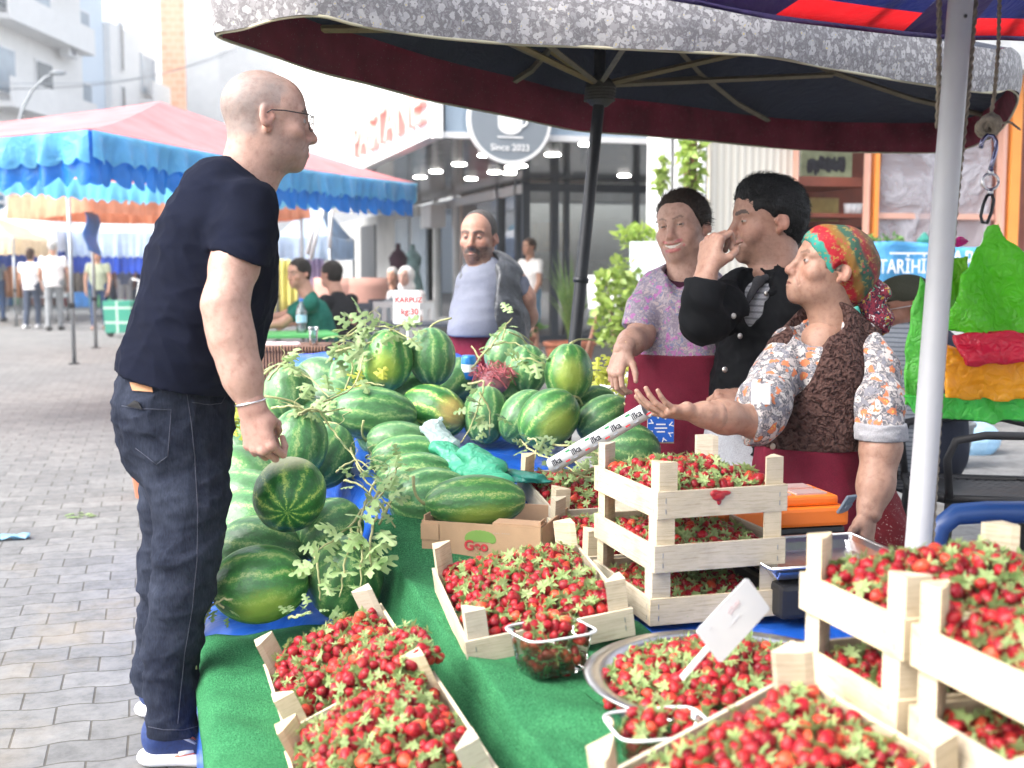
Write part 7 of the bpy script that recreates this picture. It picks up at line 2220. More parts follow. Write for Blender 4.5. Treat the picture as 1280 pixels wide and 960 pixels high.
for x_, y_ in ((607, 195), (574, 206), (637, 217), (525, 222), (545, 215), (589, 224), (650, 208), (691, 194), (734, 181), (640, 210), (618, 216), (780, 220)):
    p = ray_plane(x_, y_, (0, 0, ZS - .002), (0, 0, 1))
    if p.y > 30: continue
    mb = MB(); mb.smooth = True; mb.lathe([(0, 0), (.08, 0), (.095, .012)], 20); o = mb.build('downlight', LAMP, cafe); o.location = p - V((0, 0, .006)) - wloc(cafe)
# round sign
Ms = frame_mat(PY(637, 150, CY0 - .12), V((1, 0, 0)), V((0, 0, 1)), V((0, -1, 0)))
rs = .42
sg = thing('cafe_sign', 'round grey hanging cafe sign with a white cup and orange beans', 'sign', tuple(PY(637, 198, CY0 - .12)))
mb = MB(); mb.smooth = False
mb.lathe([(0, .0), (rs, 0), (rs, .05), (0, .05)], 48, Ms @ Matrix.Translation((0, 0, -.03))); mb.build('disc', mat('sign_grey', (.22, .25, .28), .5, 0, .03), sg, world=True)
mb = MB(); mb.lathe([(rs - .012, .021), (rs + .022, .021), (rs + .022, -.04), (rs - .012, -.04)], 48, Ms); mb.build('rim', FRAMEW, sg, world=True)
mb = MB(); mb.prism([Ms @ V(q) for q in [(-.13, .06, .024)] + [(.13 * math.cos(a), -.05 + .10 * math.sin(a) if math.sin(a) < 0 else 0, .024) for a in [math.pi + i * math.pi / 12 for i in range(13)]] + [(.13, .06, .024)]], Ms.to_3x3() @ V((0, 0, .006)))
mb.box((0, -.175, .026), (.27, .016, .006), Ms); mb.build('cup_emblem', M_WHITE, sg, world=True)
mb = MB(); mb.smooth = True; mb.tube([Ms @ V((.13 + .05 * math.sin(a), -.01 + .055 * math.cos(a), .027)) for a in [i * math.pi / 10 for i in range(11)]], .009, 6); mb.build('cup_emblem', M_WHITE, sg, world=True)
mb = MB(); mb.smooth = True
for x_, y_, a in ((-.085, .125, .5), (0, .15, -.4), (.08, .125, .3), (-.04, .21, .2), (.05, .21, -.3)): mb.ball((0, 0, 0), (.035, .05, .008), 12, 8, Ms @ Matrix.Translation((x_, y_, .026)) @ Matrix.Rotation(a, 4, 'Z'))
mb.build('bean_emblem', mat('orange_beans', (.72, .25, .10), .5), sg, world=True)
text_obj('lettering', 'Since 2023', .095, M_WHITE, Ms @ Matrix.Translation((0, -.28, .024)), sg, .003, bold=.001)
# street side lettering
sl_ = thing('shop_lettering', 'big salmon raised letters along the side fascia of the cafe', 'sign', (CX - .1, 13.4, ZS + .2))
ya, yb = PX(447, 190, CX - .1).y, PX(531, 150, CX - .1).y
Ml = frame_mat((CX - .11, (ya + yb) / 2, ZS + .36), V((0, -1, 0)), V((0, 0, 1)), V((-1, 0, 0)))
text_obj('lettering', 'PASTANE', .58, SALM, Ml, sl_, .05, bold=.008, sx=(ya - yb) / 2.35)
# glazed front under the canopy
GL = glass_mat('cafe_glass', (.80, .86, .88), .33, .02)
mb = MB(); mb.box(((WX + 11) / 2, CY1 + 4, 1.5), (11 - WX, .1, 3.0)); mb.box(((WX + 11) / 2, CY1 + 2, .03), (11 - WX, 4, .05)); mb.build('inner_wall', mat('cafe_interior', (.62, .52, .46), .8, 0, .3, 1.5), cafe, world=True)
mb = MB(); mb.box(((WX + 11) / 2, CY1 + .02, 1.32), (11 - WX - .1, .012, 2.42)); mb.build('glass', GL, cafe, world=True)
mb = MB(); mb.box((WX + .02, (CY1 + 25) / 2 + .05, 1.32), (.012, 25 - CY1 - .1, 2.42)); mb.build('glass', GL, cafe, world=True)
mb = MB(); mb.box((WX + 2.5, (CY1 + 27) / 2, 1.5), (.1, 27 - CY1 - .3, 3.0)); mb.build('inner_wall', mat('shop_interior', (.55, .56, .56), .8, 0, .25, 1.5), cafe, world=True)
for px_ in (657, 693, 708, 795, 865):
    x_ = PY(px_, 300, CY1).x; mb = MB(); mb.box((x_, CY1, 1.3), (.11 if px_ in (693, 657) else .07, .1, 2.5)); mb.build('window_frame', FRAMEK, cafe, world=True)
for z in (.12, 2.46): mb = MB(); mb.box(((WX + 11) / 2, CY1 - .012, z), (11 - WX, .08, .12)); mb.build('window_frame', FRAMEK, cafe, world=True)
for px_ in (545, 570, 625, 648):
    y_ = PX(px_, 300, WX).y; mb = MB(); mb.box((WX, y_, 1.3), (.1, .12, 2.5)); mb.build('window_frame', FRAMEW if px_ < 600 else FRAMEK, cafe, world=True)
mb = MB(); mb.box((WX - .01, (CY1 + 40) / 2, 2.44), (.08, 40 - CY1, .14)); mb.build('window_frame', FRAMEW, cafe, world=True)
mb = MB(); mb.box((WX + .04, 32.5, 1.27), (.3, 15, 2.5)); mb.box((WX + 3, 32.5, 1.27), (.3, 15, 2.5)); mb.build('shop_wall', mat('shop_grey_wall', (.48, .48, .47), .8, 0, .2, 1.2), cafe, world=True)
for a_, b_, m_ in ((452, 470, DARKG), (495, 512, PANE), (516, 534, PANE)):
    y0, y1 = PX(b_, 300, WX - .12).y, PX(a_, 300, WX - .12).y
    mb = MB(); mb.box((WX - .13, (y0 + y1) / 2, 1.2), (.05, abs(y1 - y0), 2.2)); mb.build('window', m_, cafe, world=True)
mb = MB(); mb.box(((CX + 12) / 2 + .1, 22, 6.2), (12 - CX - .4, 19, 5.3)); mb.build('upper_wall', WHITEW, cafe, world=True)
# air conditioning box and shop lamp
mb = MB(); p = PX(541, 271, WX - .3); mb.box(p, (.3, .9, .42), bev=.02); o = mb.build('wall_box', FRAMEW, loc=tuple(p), world=True); tag(o, 'white box unit mounted on the shop wall beside the window', 'air conditioner')

for x_, z_, w_, h_, c in ((6.3, .55, 1.3, 1.0, (.30, .14, .06)), (8.2, .5, 1.5, .9, (.5, .45, .4)), (6.6, 1.75, .6, .5, (.65, .33, .08)), (7.6, 1.7, .9, .7, (.12, .2, .3)), (9.0, 1.8, .7, .5, (.6, .5, .3)), (7.1, .9, .12, 1.6, (.05, .04, .04))):
    mb = MB(); mb.box((x_, CY1 + 1.6 + .2 * z_, z_), (w_, .25, h_)); mb.build('interior_counter' if z_ < 1 else 'wall_picture', mat('cafe_prop', c, .5, 0, .2), cafe, world=True)
# ---- plants and boards before the cafe
def leafy(name, label, c, size, n, L, m_, seed, stem=None, group='potted plants by the cafe', up=.3):
    g = random.Random(seed); t = thing(name, label, 'plant', (c[0], c[1], c[2] - size[2]), group=group)
    mb = MB()
    for k in range(n):
        a = V((g.gauss(0, 1), g.gauss(0, 1), g.gauss(0, 1))).normalized() * g.uniform(.35, 1) ** .5
        p = V(c) + V((a.x * size[0], a.y * size[1], a.z * size[2]))
        d = V((g.uniform(-1, 1), g.uniform(-1, 1), g.uniform(-.6, .8) + up)).normalized(); s = d.orthogonal().normalized(); s = (s + d.cross(s) * g.uniform(-1, 1)).normalized() * L * .28
        l = L * g.uniform(.6, 1.3)
        mb.add([p, p + d * l * .5 + s, p + d * l - V((0, 0, l * .15)), p + d * l * .5 - s], [(0, 1, 2, 3)])
    mb.build('foliage', m_, t, world=True)
    mb = MB(); mb.smooth = True
    for k in range(5): mb.tube([V(c) - V((0, 0, size[2] * 1.02)), V(c) + V((g.uniform(-1, 1) * size[0] * .5, g.uniform(-1, 1) * size[1] * .5, size[2] * g.uniform(0, .7)))], [.012, .005], 5)
    mb.build('stems', mat('plant_stem', (.14, .12, .06), .8) if 'plant_stem' not in bpy.data.materials else bpy.data.materials['plant_stem'], t, world=True)
    return t


def pot(t, r, h, m_, z0=0.0):
    mb = MB(); mb.smooth = False; mb.lathe([(0, 0), (r * .72, 0), (r, h * .92), (r * 1.08, h * .92), (r * 1.08, h), (r * .9, h), (r * .86, h * .9), (0, h * .9)], 24); o = mb.build('pot', m_, t); o.location = (0, 0, z0); return o


LIME = leaf_mat('lime_leaf', (.20, .34, .05), (.42, .52, .12), .45, .4); GRN = leaf_mat('green_leaf', (.05, .14, .03), (.14, .28, .06), .45, .3)
TERRA = mat('terracotta', (.36, .13, .07), .8, 0, .15); 
p = P(776, 385, 9.2); t = leafy('potted_shrub', 'tall bright yellow green shrub in front of the cafe window', tuple(p), (.20, .2, .38), 520, .10, LIME, 1)
pot(t, .18, .42, M_WHITE, -p.z + .38)
p = P(805, 297, 9.8); t = leafy('potted_plant', 'small light green plant on the white menu board', tuple(p), (.22, .18, .10), 240, .09, LIME, 2)
p = P(866, 200, 8.9); leafy('climbing_plant', 'pale leafy branch hanging by the white column', tuple(p), (.09, .1, .20), 150, .09, LIME, 3, group=None, up=-.3)
p = P(826, 215, 8.9); leafy('climbing_plant', 'thin leafy branch left of the white column', tuple(p), (.06, .08, .14), 80, .08, LIME, 4, group=None, up=-.3)
p = P(650, 410, 15.5); t = leafy('potted_plant', 'small green plant in a terracotta pot at the cafe step', tuple(p), (.30, .2, .16), 200, .12, GRN, 5); pot(t, .2, .34, TERRA, -.34 + .05)
p = P(677, 420, 14.5); mb = MB()
# long bladed plant
gp = thing('bladed_plant', 'tall arching grass like plant beside the dark umbrella pole', 'plant', tuple(P(712, 432, 13.5)), group='potted plants by the cafe')
mb = MB(); g = random.Random(9); c0 = P(712, 425, 13.5)
for k in range(75):
    a = g.uniform(0, 6.28); L = g.uniform(.7, 1.25); sp = g.uniform(.15, .5); w = .022
    pts = []
    for i in range(7):
        u = i / 6; pts.append(c0 + V((math.cos(a) * sp * u ** 1.3, math.sin(a) * sp * u ** 1.3, L * (u - .45 * u * u * (sp * 2)))))
    s = V((-math.sin(a), math.cos(a), 0)) * w
    vs = [q + s * (1 - i / 6.5) for i, q in enumerate(pts)] + [q - s * (1 - i / 6.5) for i, q in enumerate(pts)]
    mb.add(vs, [(i, i + 1, 8 + i, 7 + i) for i in range(6)])
mb.build('blades', GRN if False else leaf_mat('blade_leaf', (.10, .22, .06), (.26, .38, .12), .4, .3), gp, world=True)
pot(gp, .28, .4, TERRA, -c0.z + .35 if False else -.36)
mbd = thing('menu_board', 'pale standing menu board with faint print beside the smiling woman', 'menu board', tuple(P(815, 440, 9.6)))
p = P(815, 365, 9.6); Mm = frame_mat(p, RT, V((0, 0, 1)), -FH)
mb = MB(); mb.box((0, 0, 0), (.36, .80, .04), Mm, bev=.01); mb.build('panel', mat('board_pale', (.60, .68, .68), .4, 0, .03), mbd, world=True)
mb = MB()
for k in range(9): mb.box((0, .30 - k * .075, .0215), (.16 + .05 * (k % 3), .014, .002), Mm)
mb.build('print', mat('faint_print', (.72, .78, .78), .5), mbd, world=True)
mb = MB(); mb.box((0, -.62, 0), (.30, .44, .03), Mm); mb.build('foot', M_WHITE, mbd, world=True)
ab = thing('easel_board', 'white board with a dark arch emblem leaning on a brown easel', 'sign board', tuple(P(752, 440, 10.5)))
Ma = frame_mat(P(753, 365, 10.5), RT, V((0, .2, 1)).normalized(), -FH)
mb = MB(); mb.box((0, 0, 0), (.26, .30, .02), Ma); mb.build('panel', M_WHITE, ab, world=True)
mb = MB(); mb.prism([Ma @ V(q) for q in [(-.035, -.02, .012)] + [(.035 * math.cos(a), .04 + .04 * math.sin(a), .012) for a in [math.pi - i * math.pi / 10 for i in range(11)]] + [(.035, -.02, .012)]], -FH * .003)
for k in range(3): mb.box((0, -.05 - k * .03, .012), (.10 - .02 * k, .012, .003), Ma)
mb.build('arch_emblem', M_INKB, ab, world=True)
mb = MB()
for a_, b_ in (((753, 370), (732, 448)), ((760, 370), (772, 448))): mb.tube([P(a_[0], a_[1], 10.55), P(b_[0], b_[1], 10.4)], .018, 6)
mb.build('easel', mat('brown_wood', (.16, .07, .04), .6, 0, .2), ab, world=True)

# ---- right hand kiosk
KY = 8.6
ks = thing('kiosk', 'tea kiosk with salmon posts, open shelves and clear plastic weather screens', 'kiosk', tuple(PY(1080, 540, KY)))
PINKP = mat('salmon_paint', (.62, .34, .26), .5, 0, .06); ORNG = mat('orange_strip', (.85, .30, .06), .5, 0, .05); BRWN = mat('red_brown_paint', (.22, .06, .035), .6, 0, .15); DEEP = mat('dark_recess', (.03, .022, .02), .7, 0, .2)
def kbox(name, x0, x1, y0, y1, m_, dy=0.0, dep=.08, par=None):
    a, b = PY(x0, y1, KY + dy), PY(x1, y0, KY + dy)
    mb = MB(); mb.box(((a.x + b.x) / 2, KY + dy + dep / 2, (a.z + b.z) / 2), (abs(b.x - a.x), dep, abs(b.z - a.z))); return mb.build(name, m_, par or ks, world=True)
crg, nt, b = _nt('cream_corrugated'); co = coords(nt); wv = nt.nodes.new('ShaderNodeTexWave'); wv.inputs['Scale'].default_value = 5; nt.links.new(co, wv.inputs[0])
nt.links.new(ramp_out(nt, wv.outputs['Fac'], [(0, (.60, .55, .47)), (1, (.70, .66, .58))]), b.inputs['Base Color']); b.inputs['Roughness'].default_value = .5; add_bump(nt, b, wv.outputs['Fac'], .4, .02)
kbox('cream_panel', 884, 993, 120, 470, crg, .1, .06)
kbox('white_post', 873, 884, 120, 480, FRAMEW, .02)
kbox('white_column', 824, 840, 120, 480, FRAMEW, .3, .3); kbox('white_column', 843, 856, 120, 480, FRAMEW, .25, .3)
kbox('brown_panel', 856, 873, 120, 480, mat('brick_red', (.35, .12, .08), .8, 0, .2), .5)
kbox('post', 991, 1000, 150, 480, PINKP, 0)
kbox('back_wall', 1000, 1290, 100, 540, BRWN, 1.0, .1)
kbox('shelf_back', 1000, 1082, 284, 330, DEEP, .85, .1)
kbox('shelf', 998, 1082, 222, 232, BRWN, .2, .7); kbox('shelf', 998, 1082, 267, 271, BRWN, .2, .7); kbox('shelf', 998, 1082, 296, 300, mat('shelf_edge', (.3, .25, .2), .6), .15, .7)
kbox('post', 1079, 1091, 120, 480, PINKP, -.03); kbox('post_strip', 1092, 1098, 120, 480, ORNG, -.03); 
kbox('post', 1243, 1264, 60, 480, PINKP, -.06); kbox('post_strip', 1265, 1270, 60, 480, ORNG, -.06); kbox('rail', 1098, 1243, 268, 273, PINKP, 0)
kbox('low_wall', 985, 1320, 350, 548, mat('pale_low_wall', (.55, .54, .52), .8, 0, .1), .06, .2)
PLF, nt, b = _nt('clear_weather_sheet')
out = nt.nodes['Material Output']; co = coords(nt); nz = noise_tex(nt, co, 2.4, 4, .6, 1.5)
tr = nt.nodes.new('ShaderNodeBsdfTransparent'); mx = nt.nodes.new('ShaderNodeMixShader'); nt.links.new(ramp_out(nt, nz.outputs['Fac'], [(.42, (.25,) * 3), (.62, (.6,) * 3)]), mx.inputs[0])
b.inputs['Base Color'].default_value = (.55, .54, .58, 1); b.inputs['Roughness'].default_value = .2; add_bump(nt, b, nz.outputs['Fac'], 1.0, .1)
nt.links.new(tr.outputs[0], mx.inputs[1]); nt.links.new(b.outputs[0], mx.inputs[2]); nt.links.new(mx.outputs[0], out.inputs[0])
a, b_ = PY(1098, 345, KY + .02), PY(1243, 100, KY + .02)
mb = MB(); mb.smooth = True; mb.sheet(lambda u, v: (a.x + (b_.x - a.x) * u, KY + .02 + .03 * math.sin(u * 9 + v * 4) * math.sin(v * 5), a.z + (b_.z - a.z) * v), 24, 24, thick=.002); mb.build('weather_screen', PLF, ks, world=True)
kbox('roof', 800, 1400, -60, 60, mat('kiosk_roof', (.5, .5, .5), .7), -.3, 2.0)
# picture on the shelf wall, cups
pc = thing('framed_photo', 'framed group photograph on the kiosk shelf wall', 'picture', tuple(PY(1033, 222, KY + .75)))
a = PY(1002, 222, KY + .7); b_ = PY(1066, 184, KY + .7)
mb = MB(); mb.box(((a.x + b_.x) / 2, KY + .72, (a.z + b_.z) / 2), (b_.x - a.x, .03, b_.z - a.z)); mb.build('print', mat('photo_backdrop', (.38, .42, .25), .5, 0, .5, 4), pc, world=True)
mb = MB(); g = random.Random(3)
for k in range(16): mb.ball((a.x + (b_.x - a.x) * (.14 + .046 * k), KY + .703, a.z + (b_.z - a.z) * g.uniform(.32, .5)), (.022, .004, g.uniform(.05, .075)), 8, 6)
mb.build('figures', mat('photo_figures', (.04, .04, .05), .6, 0, .6, 30), pc, world=True)
for k, x_ in enumerate((1060, 1066, 1072)):
    q = PY(x_, 268, KY + .35); mb = MB(); mb.smooth = True; mb.lathe([(0, 0), (.03, 0), (.04, .09), (0, .09)], 12); o = mb.build('paper_cup', M_WHITE, loc=tuple(q)); tag(o, 'white paper cup stacked on the kiosk shelf', 'cup', 'white paper cups on the kiosk shelf')
mb = MB(); q = PY(1020, 262, KY + .6); mb.box(q, (.42, .03, .2)); o = mb.build('yellow_tray', mat('brass_tray', (.42, .32, .12), .4, .3, .2), loc=tuple(q), world=True); tag(o, 'dull yellow tray standing on the middle kiosk shelf', 'tray')
# blue banner
bn = thing('banner', 'light blue cloth banner with white lettering on the kiosk fence', 'banner', tuple(PY(1130, 365, 7.6)))
a, b_ = PY(1068, 366, 7.6), PY(1260, 306, 7.6)
mb = MB(); mb.smooth = True; mb.sheet(lambda u, v: (a.x + (b_.x - a.x) * u, 7.6 + .02 * math.sin(u * 22) + .012 * math.sin(v * 7 + u * 9), a.z + (b_.z - a.z) * v + .02 * math.sin(u * 6.3)), 40, 10, thick=.004); mb.build('cloth', tarp_mat('sky_blue_cloth', (.10, .38, .66), .3, .6, 9), bn, world=True)
q = PY(1133, 334, 7.55); Mt = frame_mat(q, V((1, 0, 0)), V((0, 0, 1)), V((0, -1, 0)))
text_obj('lettering', 'TARİHİ', .145, M_WHITE, Mt @ Matrix.Translation((-.03, 0, 0)), bn, .002, sx=.8)
text_obj('lettering', 'ÇARŞI', .21, M_WHITE, Mt @ Matrix.Translation((.50, .04, 0)), bn, .002, sx=.8)
mb = MB(); mb.box((.03, .10, 0), (.34, .012, .004), Mt); mb.box((-.05, -.12, 0), (.5, .010, .004), Mt); mb.box((.2, .14, 0), (.012, .09, .004), Mt); mb.build('border_print', M_WHITE, bn, world=True)
lan = mat('green_lantern', (.02, .16, .13), .4, 0, .1)
for x_ in (1076, 1155):
    q = PY(x_, 308, 7.7); t = thing('fence_post', 'dark green post with a lantern shaped cap behind the banner, ' + ('by the shelves' if x_ < 1100 else 'by the white pole'), 'post', (q.x, q.y, 0))
    mb = MB(); mb.box((0, 0, q.z / 2), (.05, .05, q.z)); mb.build('shaft', lan, t)
    mb = MB(); mb.lathe([(.02, 0), (.05, .01), (.055, .05), (.03, .075), (.012, .1), (0, .105)], 8, Matrix.Translation((0, 0, q.z))); mb.build('cap', lan, t)
for i, x_ in enumerate((1090, 1108, 1122)):
    q = PY(x_, 303, 7.85); leafy('fence_plant', ('little', 'middle', 'last')[i] + ' green sprig growing along the kiosk fence', tuple(q), (.06, .05, .05), 40, .05, GRN, 20 + i, group='sprigs along the kiosk fence')
# potted plant on the paving by the kiosk
q = G(1187, 583, 0); t = leafy('potted_plant', 'thin red flowered plant in a grey pot by the kiosk wall', (q.x, q.y, .52), (.12, .1, .16), 40, .09, GRN, 31); pot(t, .14, .28, mat('grey_pot', (.14, .15, .16), .6, 0, .1), -(.52 - .16) + .0)
mb = MB(); mb.smooth = True
for dx, dz in ((.12, .66), (.16, .63), (.08, .64)): mb.ball((q.x + dx, q.y, dz), (.035, .035, .03), 10, 7)
mb.build('blossom', mat('red_blossom', (.55, .01, .04), .6), t, world=True)
mb = MB(); q = G(1215, 566, 0); mb.ball((q.x, q.y, .09), (.20, .15, .13), 12, 8); o = mb.build('blue_bag', plastic_film('pale_blue_plastic', (.45, .65, .80), .4), loc=(q.x, q.y, 0), world=True); tag(o, 'pale blue plastic bag lying by the kiosk wall', 'bag')

# ---- market tents
def tent(label, corners, z, apex_z, val, roof_m, val_m, val2_m, scal, poles, thick=.0, cat='tent'):
    c = sum(corners, V((0, 0, 0))) / 4
    t = thing('market_tent', label, cat, (c.x, c.y, 0), group='market tents')
    ap = V((c.x, c.y, apex_z))
    for i in range(4):
        a, b = corners[i], corners[(i + 1) % 4]
        mb = MB(); mb.smooth = True
        def fn(u, v):
            p = a.lerp(b, u).lerp(ap, v); p.z = z + (apex_z - z) * (v ** 1.15) - .04 * math.sin(math.pi * u) * (1 - v); return p
        mb.sheet(fn, 16, 10); mb.build('roof', roof_m, t, world=True)
    nrm = lambda a, b: V((b.y - a.y, a.x - b.x, 0)).normalized()
    for i in range(4):
        a, b = corners[i], corners[(i + 1) % 4]; L = (b - a).length; n_ = nrm(a, b)
        if (a + b).dot(n_) / 2 < c.dot(n_): n_ = -n_
        for j, (h, m_, off) in enumerate(((val, val_m, .02), (val * 1.65, val2_m, -.01))):
            if m_ is None or (j and i in (1, 2) and scal > .2): continue
            mb = MB(); mb.smooth = True
            def fn(u, v):
                p = a.lerp(b, u) + n_ * (off + .035 * math.sin(u * L * 14 + 2 * math.sin(u * L * 5)) * v + .02 * math.sin(u * L * 37) * v)
                hh = h * (1 + scal * abs(math.sin(u * L * math.pi / .17 + j)) - scal * .5)
                p.z = z - .01 - hh * v - .04 * math.sin(math.pi * u); return p
            mb.sheet(fn, int(L * 40), 6); mb.build('valance', m_, t, world=True)
    for p in poles:
        mb = MB(); mb.smooth = True; mb.tube([(p[0], p[1], 0), (p[0] + .0, p[1], z)], .026, 8); mb.build('pole', M_GREY, t, world=True)
        mb = MB(); mb.box((p[0], p[1], .008), (.13, .13, .012)); mb.build('foot', M_BLACK, t, world=True)
        mb = MB(); mb.box((p[0], p[1], .75), (.07, .07, .06)); mb.build('clamp', M_BLACK, t, world=True)
    return t


def V3(x, y): return V((x, y, 0))
PINK = tarp_mat('faded_pink_canvas', (.60, .21, .22), .22, .7, 3); LBLUE = tarp_mat('crinkled_light_blue', (.16, .55, .80), .5, .3, 9); DBLUE = tarp_mat('blue_scallop', (.015, .22, .72), .45, .4, 6)
c0, c1 = P(112, 160, 8.3), P(520, 228, 13.7)
c0.z = c1.z = 2.2
e = (c1 - c0); n_ = V((-e.y, e.x, 0)).normalized()
cs = [c0, c1, c1 + n_ * 2.8, c0 + n_ * 2.8]
cc = sum(cs, V((0, 0, 0))) / 4
dd_ = (cc - CAM).dot(FW)
apz = P(235, 128, dd_).z
tent('pink roofed market tent with a scalloped light blue valance behind the bald man', cs, 2.2, apz, .205, PINK, LBLUE, DBLUE, .24, [cs[2], cs[3]])
ORC = tarp_mat('orange_canvas', (.70, .30, .18), .3, .7, 3)
o0, o1 = P(104, 233, 15.4), P(386, 262, 18.8); 
o0 = P(104, 232, 15.4); zo = o0.z; o1 = ray_plane(385, 253, (0, 0, zo), (0, 0, 1)) if False else P(385, 255, 17.5); o1.z = zo
e = o1 - o0; n_ = V((-e.y, e.x, 0)).normalized(); cs = [o0, o1, o1 + n_ * 3, o0 + n_ * 3]
tent('orange market tent farther along the street with grey steel legs', cs, zo, zo + .75, .32, ORC, ORC, None, .0, [G(93, 455), G(120, 435), V3(o1.x - .1, o1.y), V3((o1 + n_ * 3).x, (o1 + n_ * 3).y)])
WCAN = tarp_mat('white_canvas', (.78, .80, .84), .4, .7, 3); LB2 = tarp_mat('pale_blue_canvas', (.35, .62, .78), .45, .7, 3); ROY = tarp_mat('royal_blue_tarp', (.01, .06, .42), .3, .5, 4); LB3 = tarp_mat('washed_blue_canvas', (.50, .62, .78), .4, .7, 3)
def simple_tent(label, px0, px1, yr, d, dz, dep, m_, v_, m2=None, hv=.35):
    a, b = P(px0, yr, d), P(px1, yr, d); b.z = a.z; n_ = FH * dep
    cs = [a, b, b + n_, a + n_]
    tent(label, cs, a.z, a.z + dz, hv, m_, v_, m2, .1, [(q.x, q.y) for q in cs])
simple_tent('white market tent with a royal blue skirt behind the walking couple', -70, 70, 288, 27, .9, 4, WCAN, WCAN, ROY, .45)
simple_tent('white market tent with a grey blue skirt right of the walking couple', 70, 235, 288, 27.5, .95, 4, WCAN, LB3, ROY, .55)
simple_tent('turquoise peaked market tent in the far row', 5, 110, 272, 33, 1.0, 4, LB2, LB2)
simple_tent('pale blue market tent beside the orange one', 345, 412, 294, 20, .75, 3, LB3, LB3)
simple_tent('cream market tent at the edge of the far row', -110, 16, 296, 25, .5, 3, tarp_mat('cream_canvas', (.75, .60, .40), .4), tarp_mat('cream_canvas', (.75, .60, .40), .4))
mb = MB(); a, b_ = P(105, 264, 15.5), P(124, 318, 16.6); mb.smooth = True
mb.sheet(lambda u, v: V((a.x + (b_.x - a.x) * u, a.y + (b_.y - a.y) * u, a.z + (P(105, 312, 15.5).z - a.z) * v - .08 * u * v)) + RT * (.03 * math.sin(v * 8)), 8, 12, thick=.004)
tag(mb.build('hanging_banner', tarp_mat('printed_blue_cloth', (.10, .28, .62), .35, .6, 20), loc=tuple(P(115, 318, 16)), world=True), 'blue printed cloth hanging between the orange tent legs', 'banner')

# ---- market goods under the far tents
g = random.Random(12)
GOODS = [(.5, .04, .06), (.05, .2, .5), (.6, .35, .05), (.1, .35, .15), (.5, .45, .4), (.2, .1, .08), (.55, .2, .3), (.1, .3, .45)]
for k in range(18):
    x_ = -5 + k * 12.5 + g.uniform(-3, 3); p = G(x_, 384 - g.uniform(0, 6), 0); c = GOODS[k % 8]
    mb = MB(); w_, h_ = g.uniform(.5, .9), g.uniform(.35, .75); mb.box((0, 0, h_ / 2), (w_, .6, h_), bev=.03); mb.box((0, 0, h_ + .06), (w_ * .8, .4, .12), bev=.03)
    o = mb.build('goods_crate', mat('goods%d' % (k % 8), c, .8, 0, .4, 5) if 'goods%d' % (k % 8) not in bpy.data.materials else bpy.data.materials['goods%d' % (k % 8)], loc=(p.x, p.y, 0)); o.rotation_euler.z = -YAW
    tag(o, 'blurred crate of goods under the far market tents', 'crate', 'crates of goods under the far tents')
for k, (x0, x1, y0, y1, c) in enumerate(((0, 30, 305, 372, (.28, .13, .06)), (34, 58, 310, 370, (.08, .09, .12)), (62, 110, 312, 365, (.30, .26, .22)), (128, 180, 318, 372, (.34, .30, .36)), (180, 240, 312, 372, (.22, .24, .30)), (330, 372, 320, 390, (.55, .50, .16)), (372, 405, 318, 390, (.45, .33, .45)))):
    dd = 31 if k < 5 else 22; a, b_ = P(x0, y1, dd), P(x1, y0, dd)
    mb = MB(); mb.smooth = True; mb.sheet(lambda u, v: a + RT * ((x1 - x0) / FPX * dd * u) + FH * (.06 * math.sin(u * 30)) + V((0, 0, (b_.z - a.z) * v)), 30, 4, thick=.03)
    tag(mb.build('hung_cloth', mat('hung_cloth%d' % k, c, .9, 0, .5, 3, scale=(1, 1, .2)), loc=tuple(a), world=True), 'clothes hanging at the back of a far stall, ' + ('rust brown', 'near black', 'sandy', 'lilac grey', 'slate', 'mustard', 'mauve')[k], 'clothes', 'clothes hung on far stalls')

# ---- left hand buildings and the end of the street
ANG = R(-19.3)
gdir = V((math.sin(-ANG), math.cos(-ANG), 0)); ndir = V((gdir.y, -gdir.x, 0))
def from_cam(xc, d): q = FH * d + RT * xc; return V((q.x, q.y, 0))
F0 = from_cam(-18.4, 40)
def facade(name, label, t0, t1, height, wall, floors, wins, balc=(), inset=0.0):
    L = t1 - t0; o = F0 + gdir * t0 - ndir * inset
    t = thing(name, label, 'building', (o.x, o.y, 0)); t.rotation_euler.z = ANG
    mb = MB(); mb.box((-5, L / 2, height / 2), (10, L - .004, height)); mb.build('wall', wall, t)
    for z, a, b_, h, m_ in wins:
        mb = MB(); mb.box((.0, (a + b_) / 2, z + h / 2), (.16, abs(b_ - a), h)); w = mb.build('window', FRAMEW, t)
        mb = MB(); mb.box((.09, (a + b_) / 2, z + h / 2), (.02, abs(b_ - a) - .16, h - .16)); mb.build('pane', m_, w)
    for z, a, b_, dep in balc:
        mb = MB(); mb.box((dep / 2, (a + b_) / 2, z), (dep, b_ - a, .18)); mb.box((dep - .05, (a + b_) / 2, z + .5), (.08, b_ - a, .9)); mb.build('balcony', wall, t)
    return t
B1 = facade('apartment_building', 'white apartment block with balconies above the far tents', -8, 11.0, 24, WHITEW, 6, [(z, y, y + 1.5, 1.7, PANE if (k + i) % 2 else DARKG) for k, z in enumerate((4.4, 7.4, 10.4, 13.4)) for i, y in enumerate((5.2, 8.0, 11.2, 14.4))], [(z, 10.6, 18.2, .9) for z in (6.9, 9.9, 12.9, 15.9)])
facade('apartment_building', 'narrow pale blue building beyond the white balconied block', 11.0, 14.2, 24, BLUEW, 6, [(z, .4, 1.5, 1.6, PANE) for z in (7.4, 10.4)], (), .3)
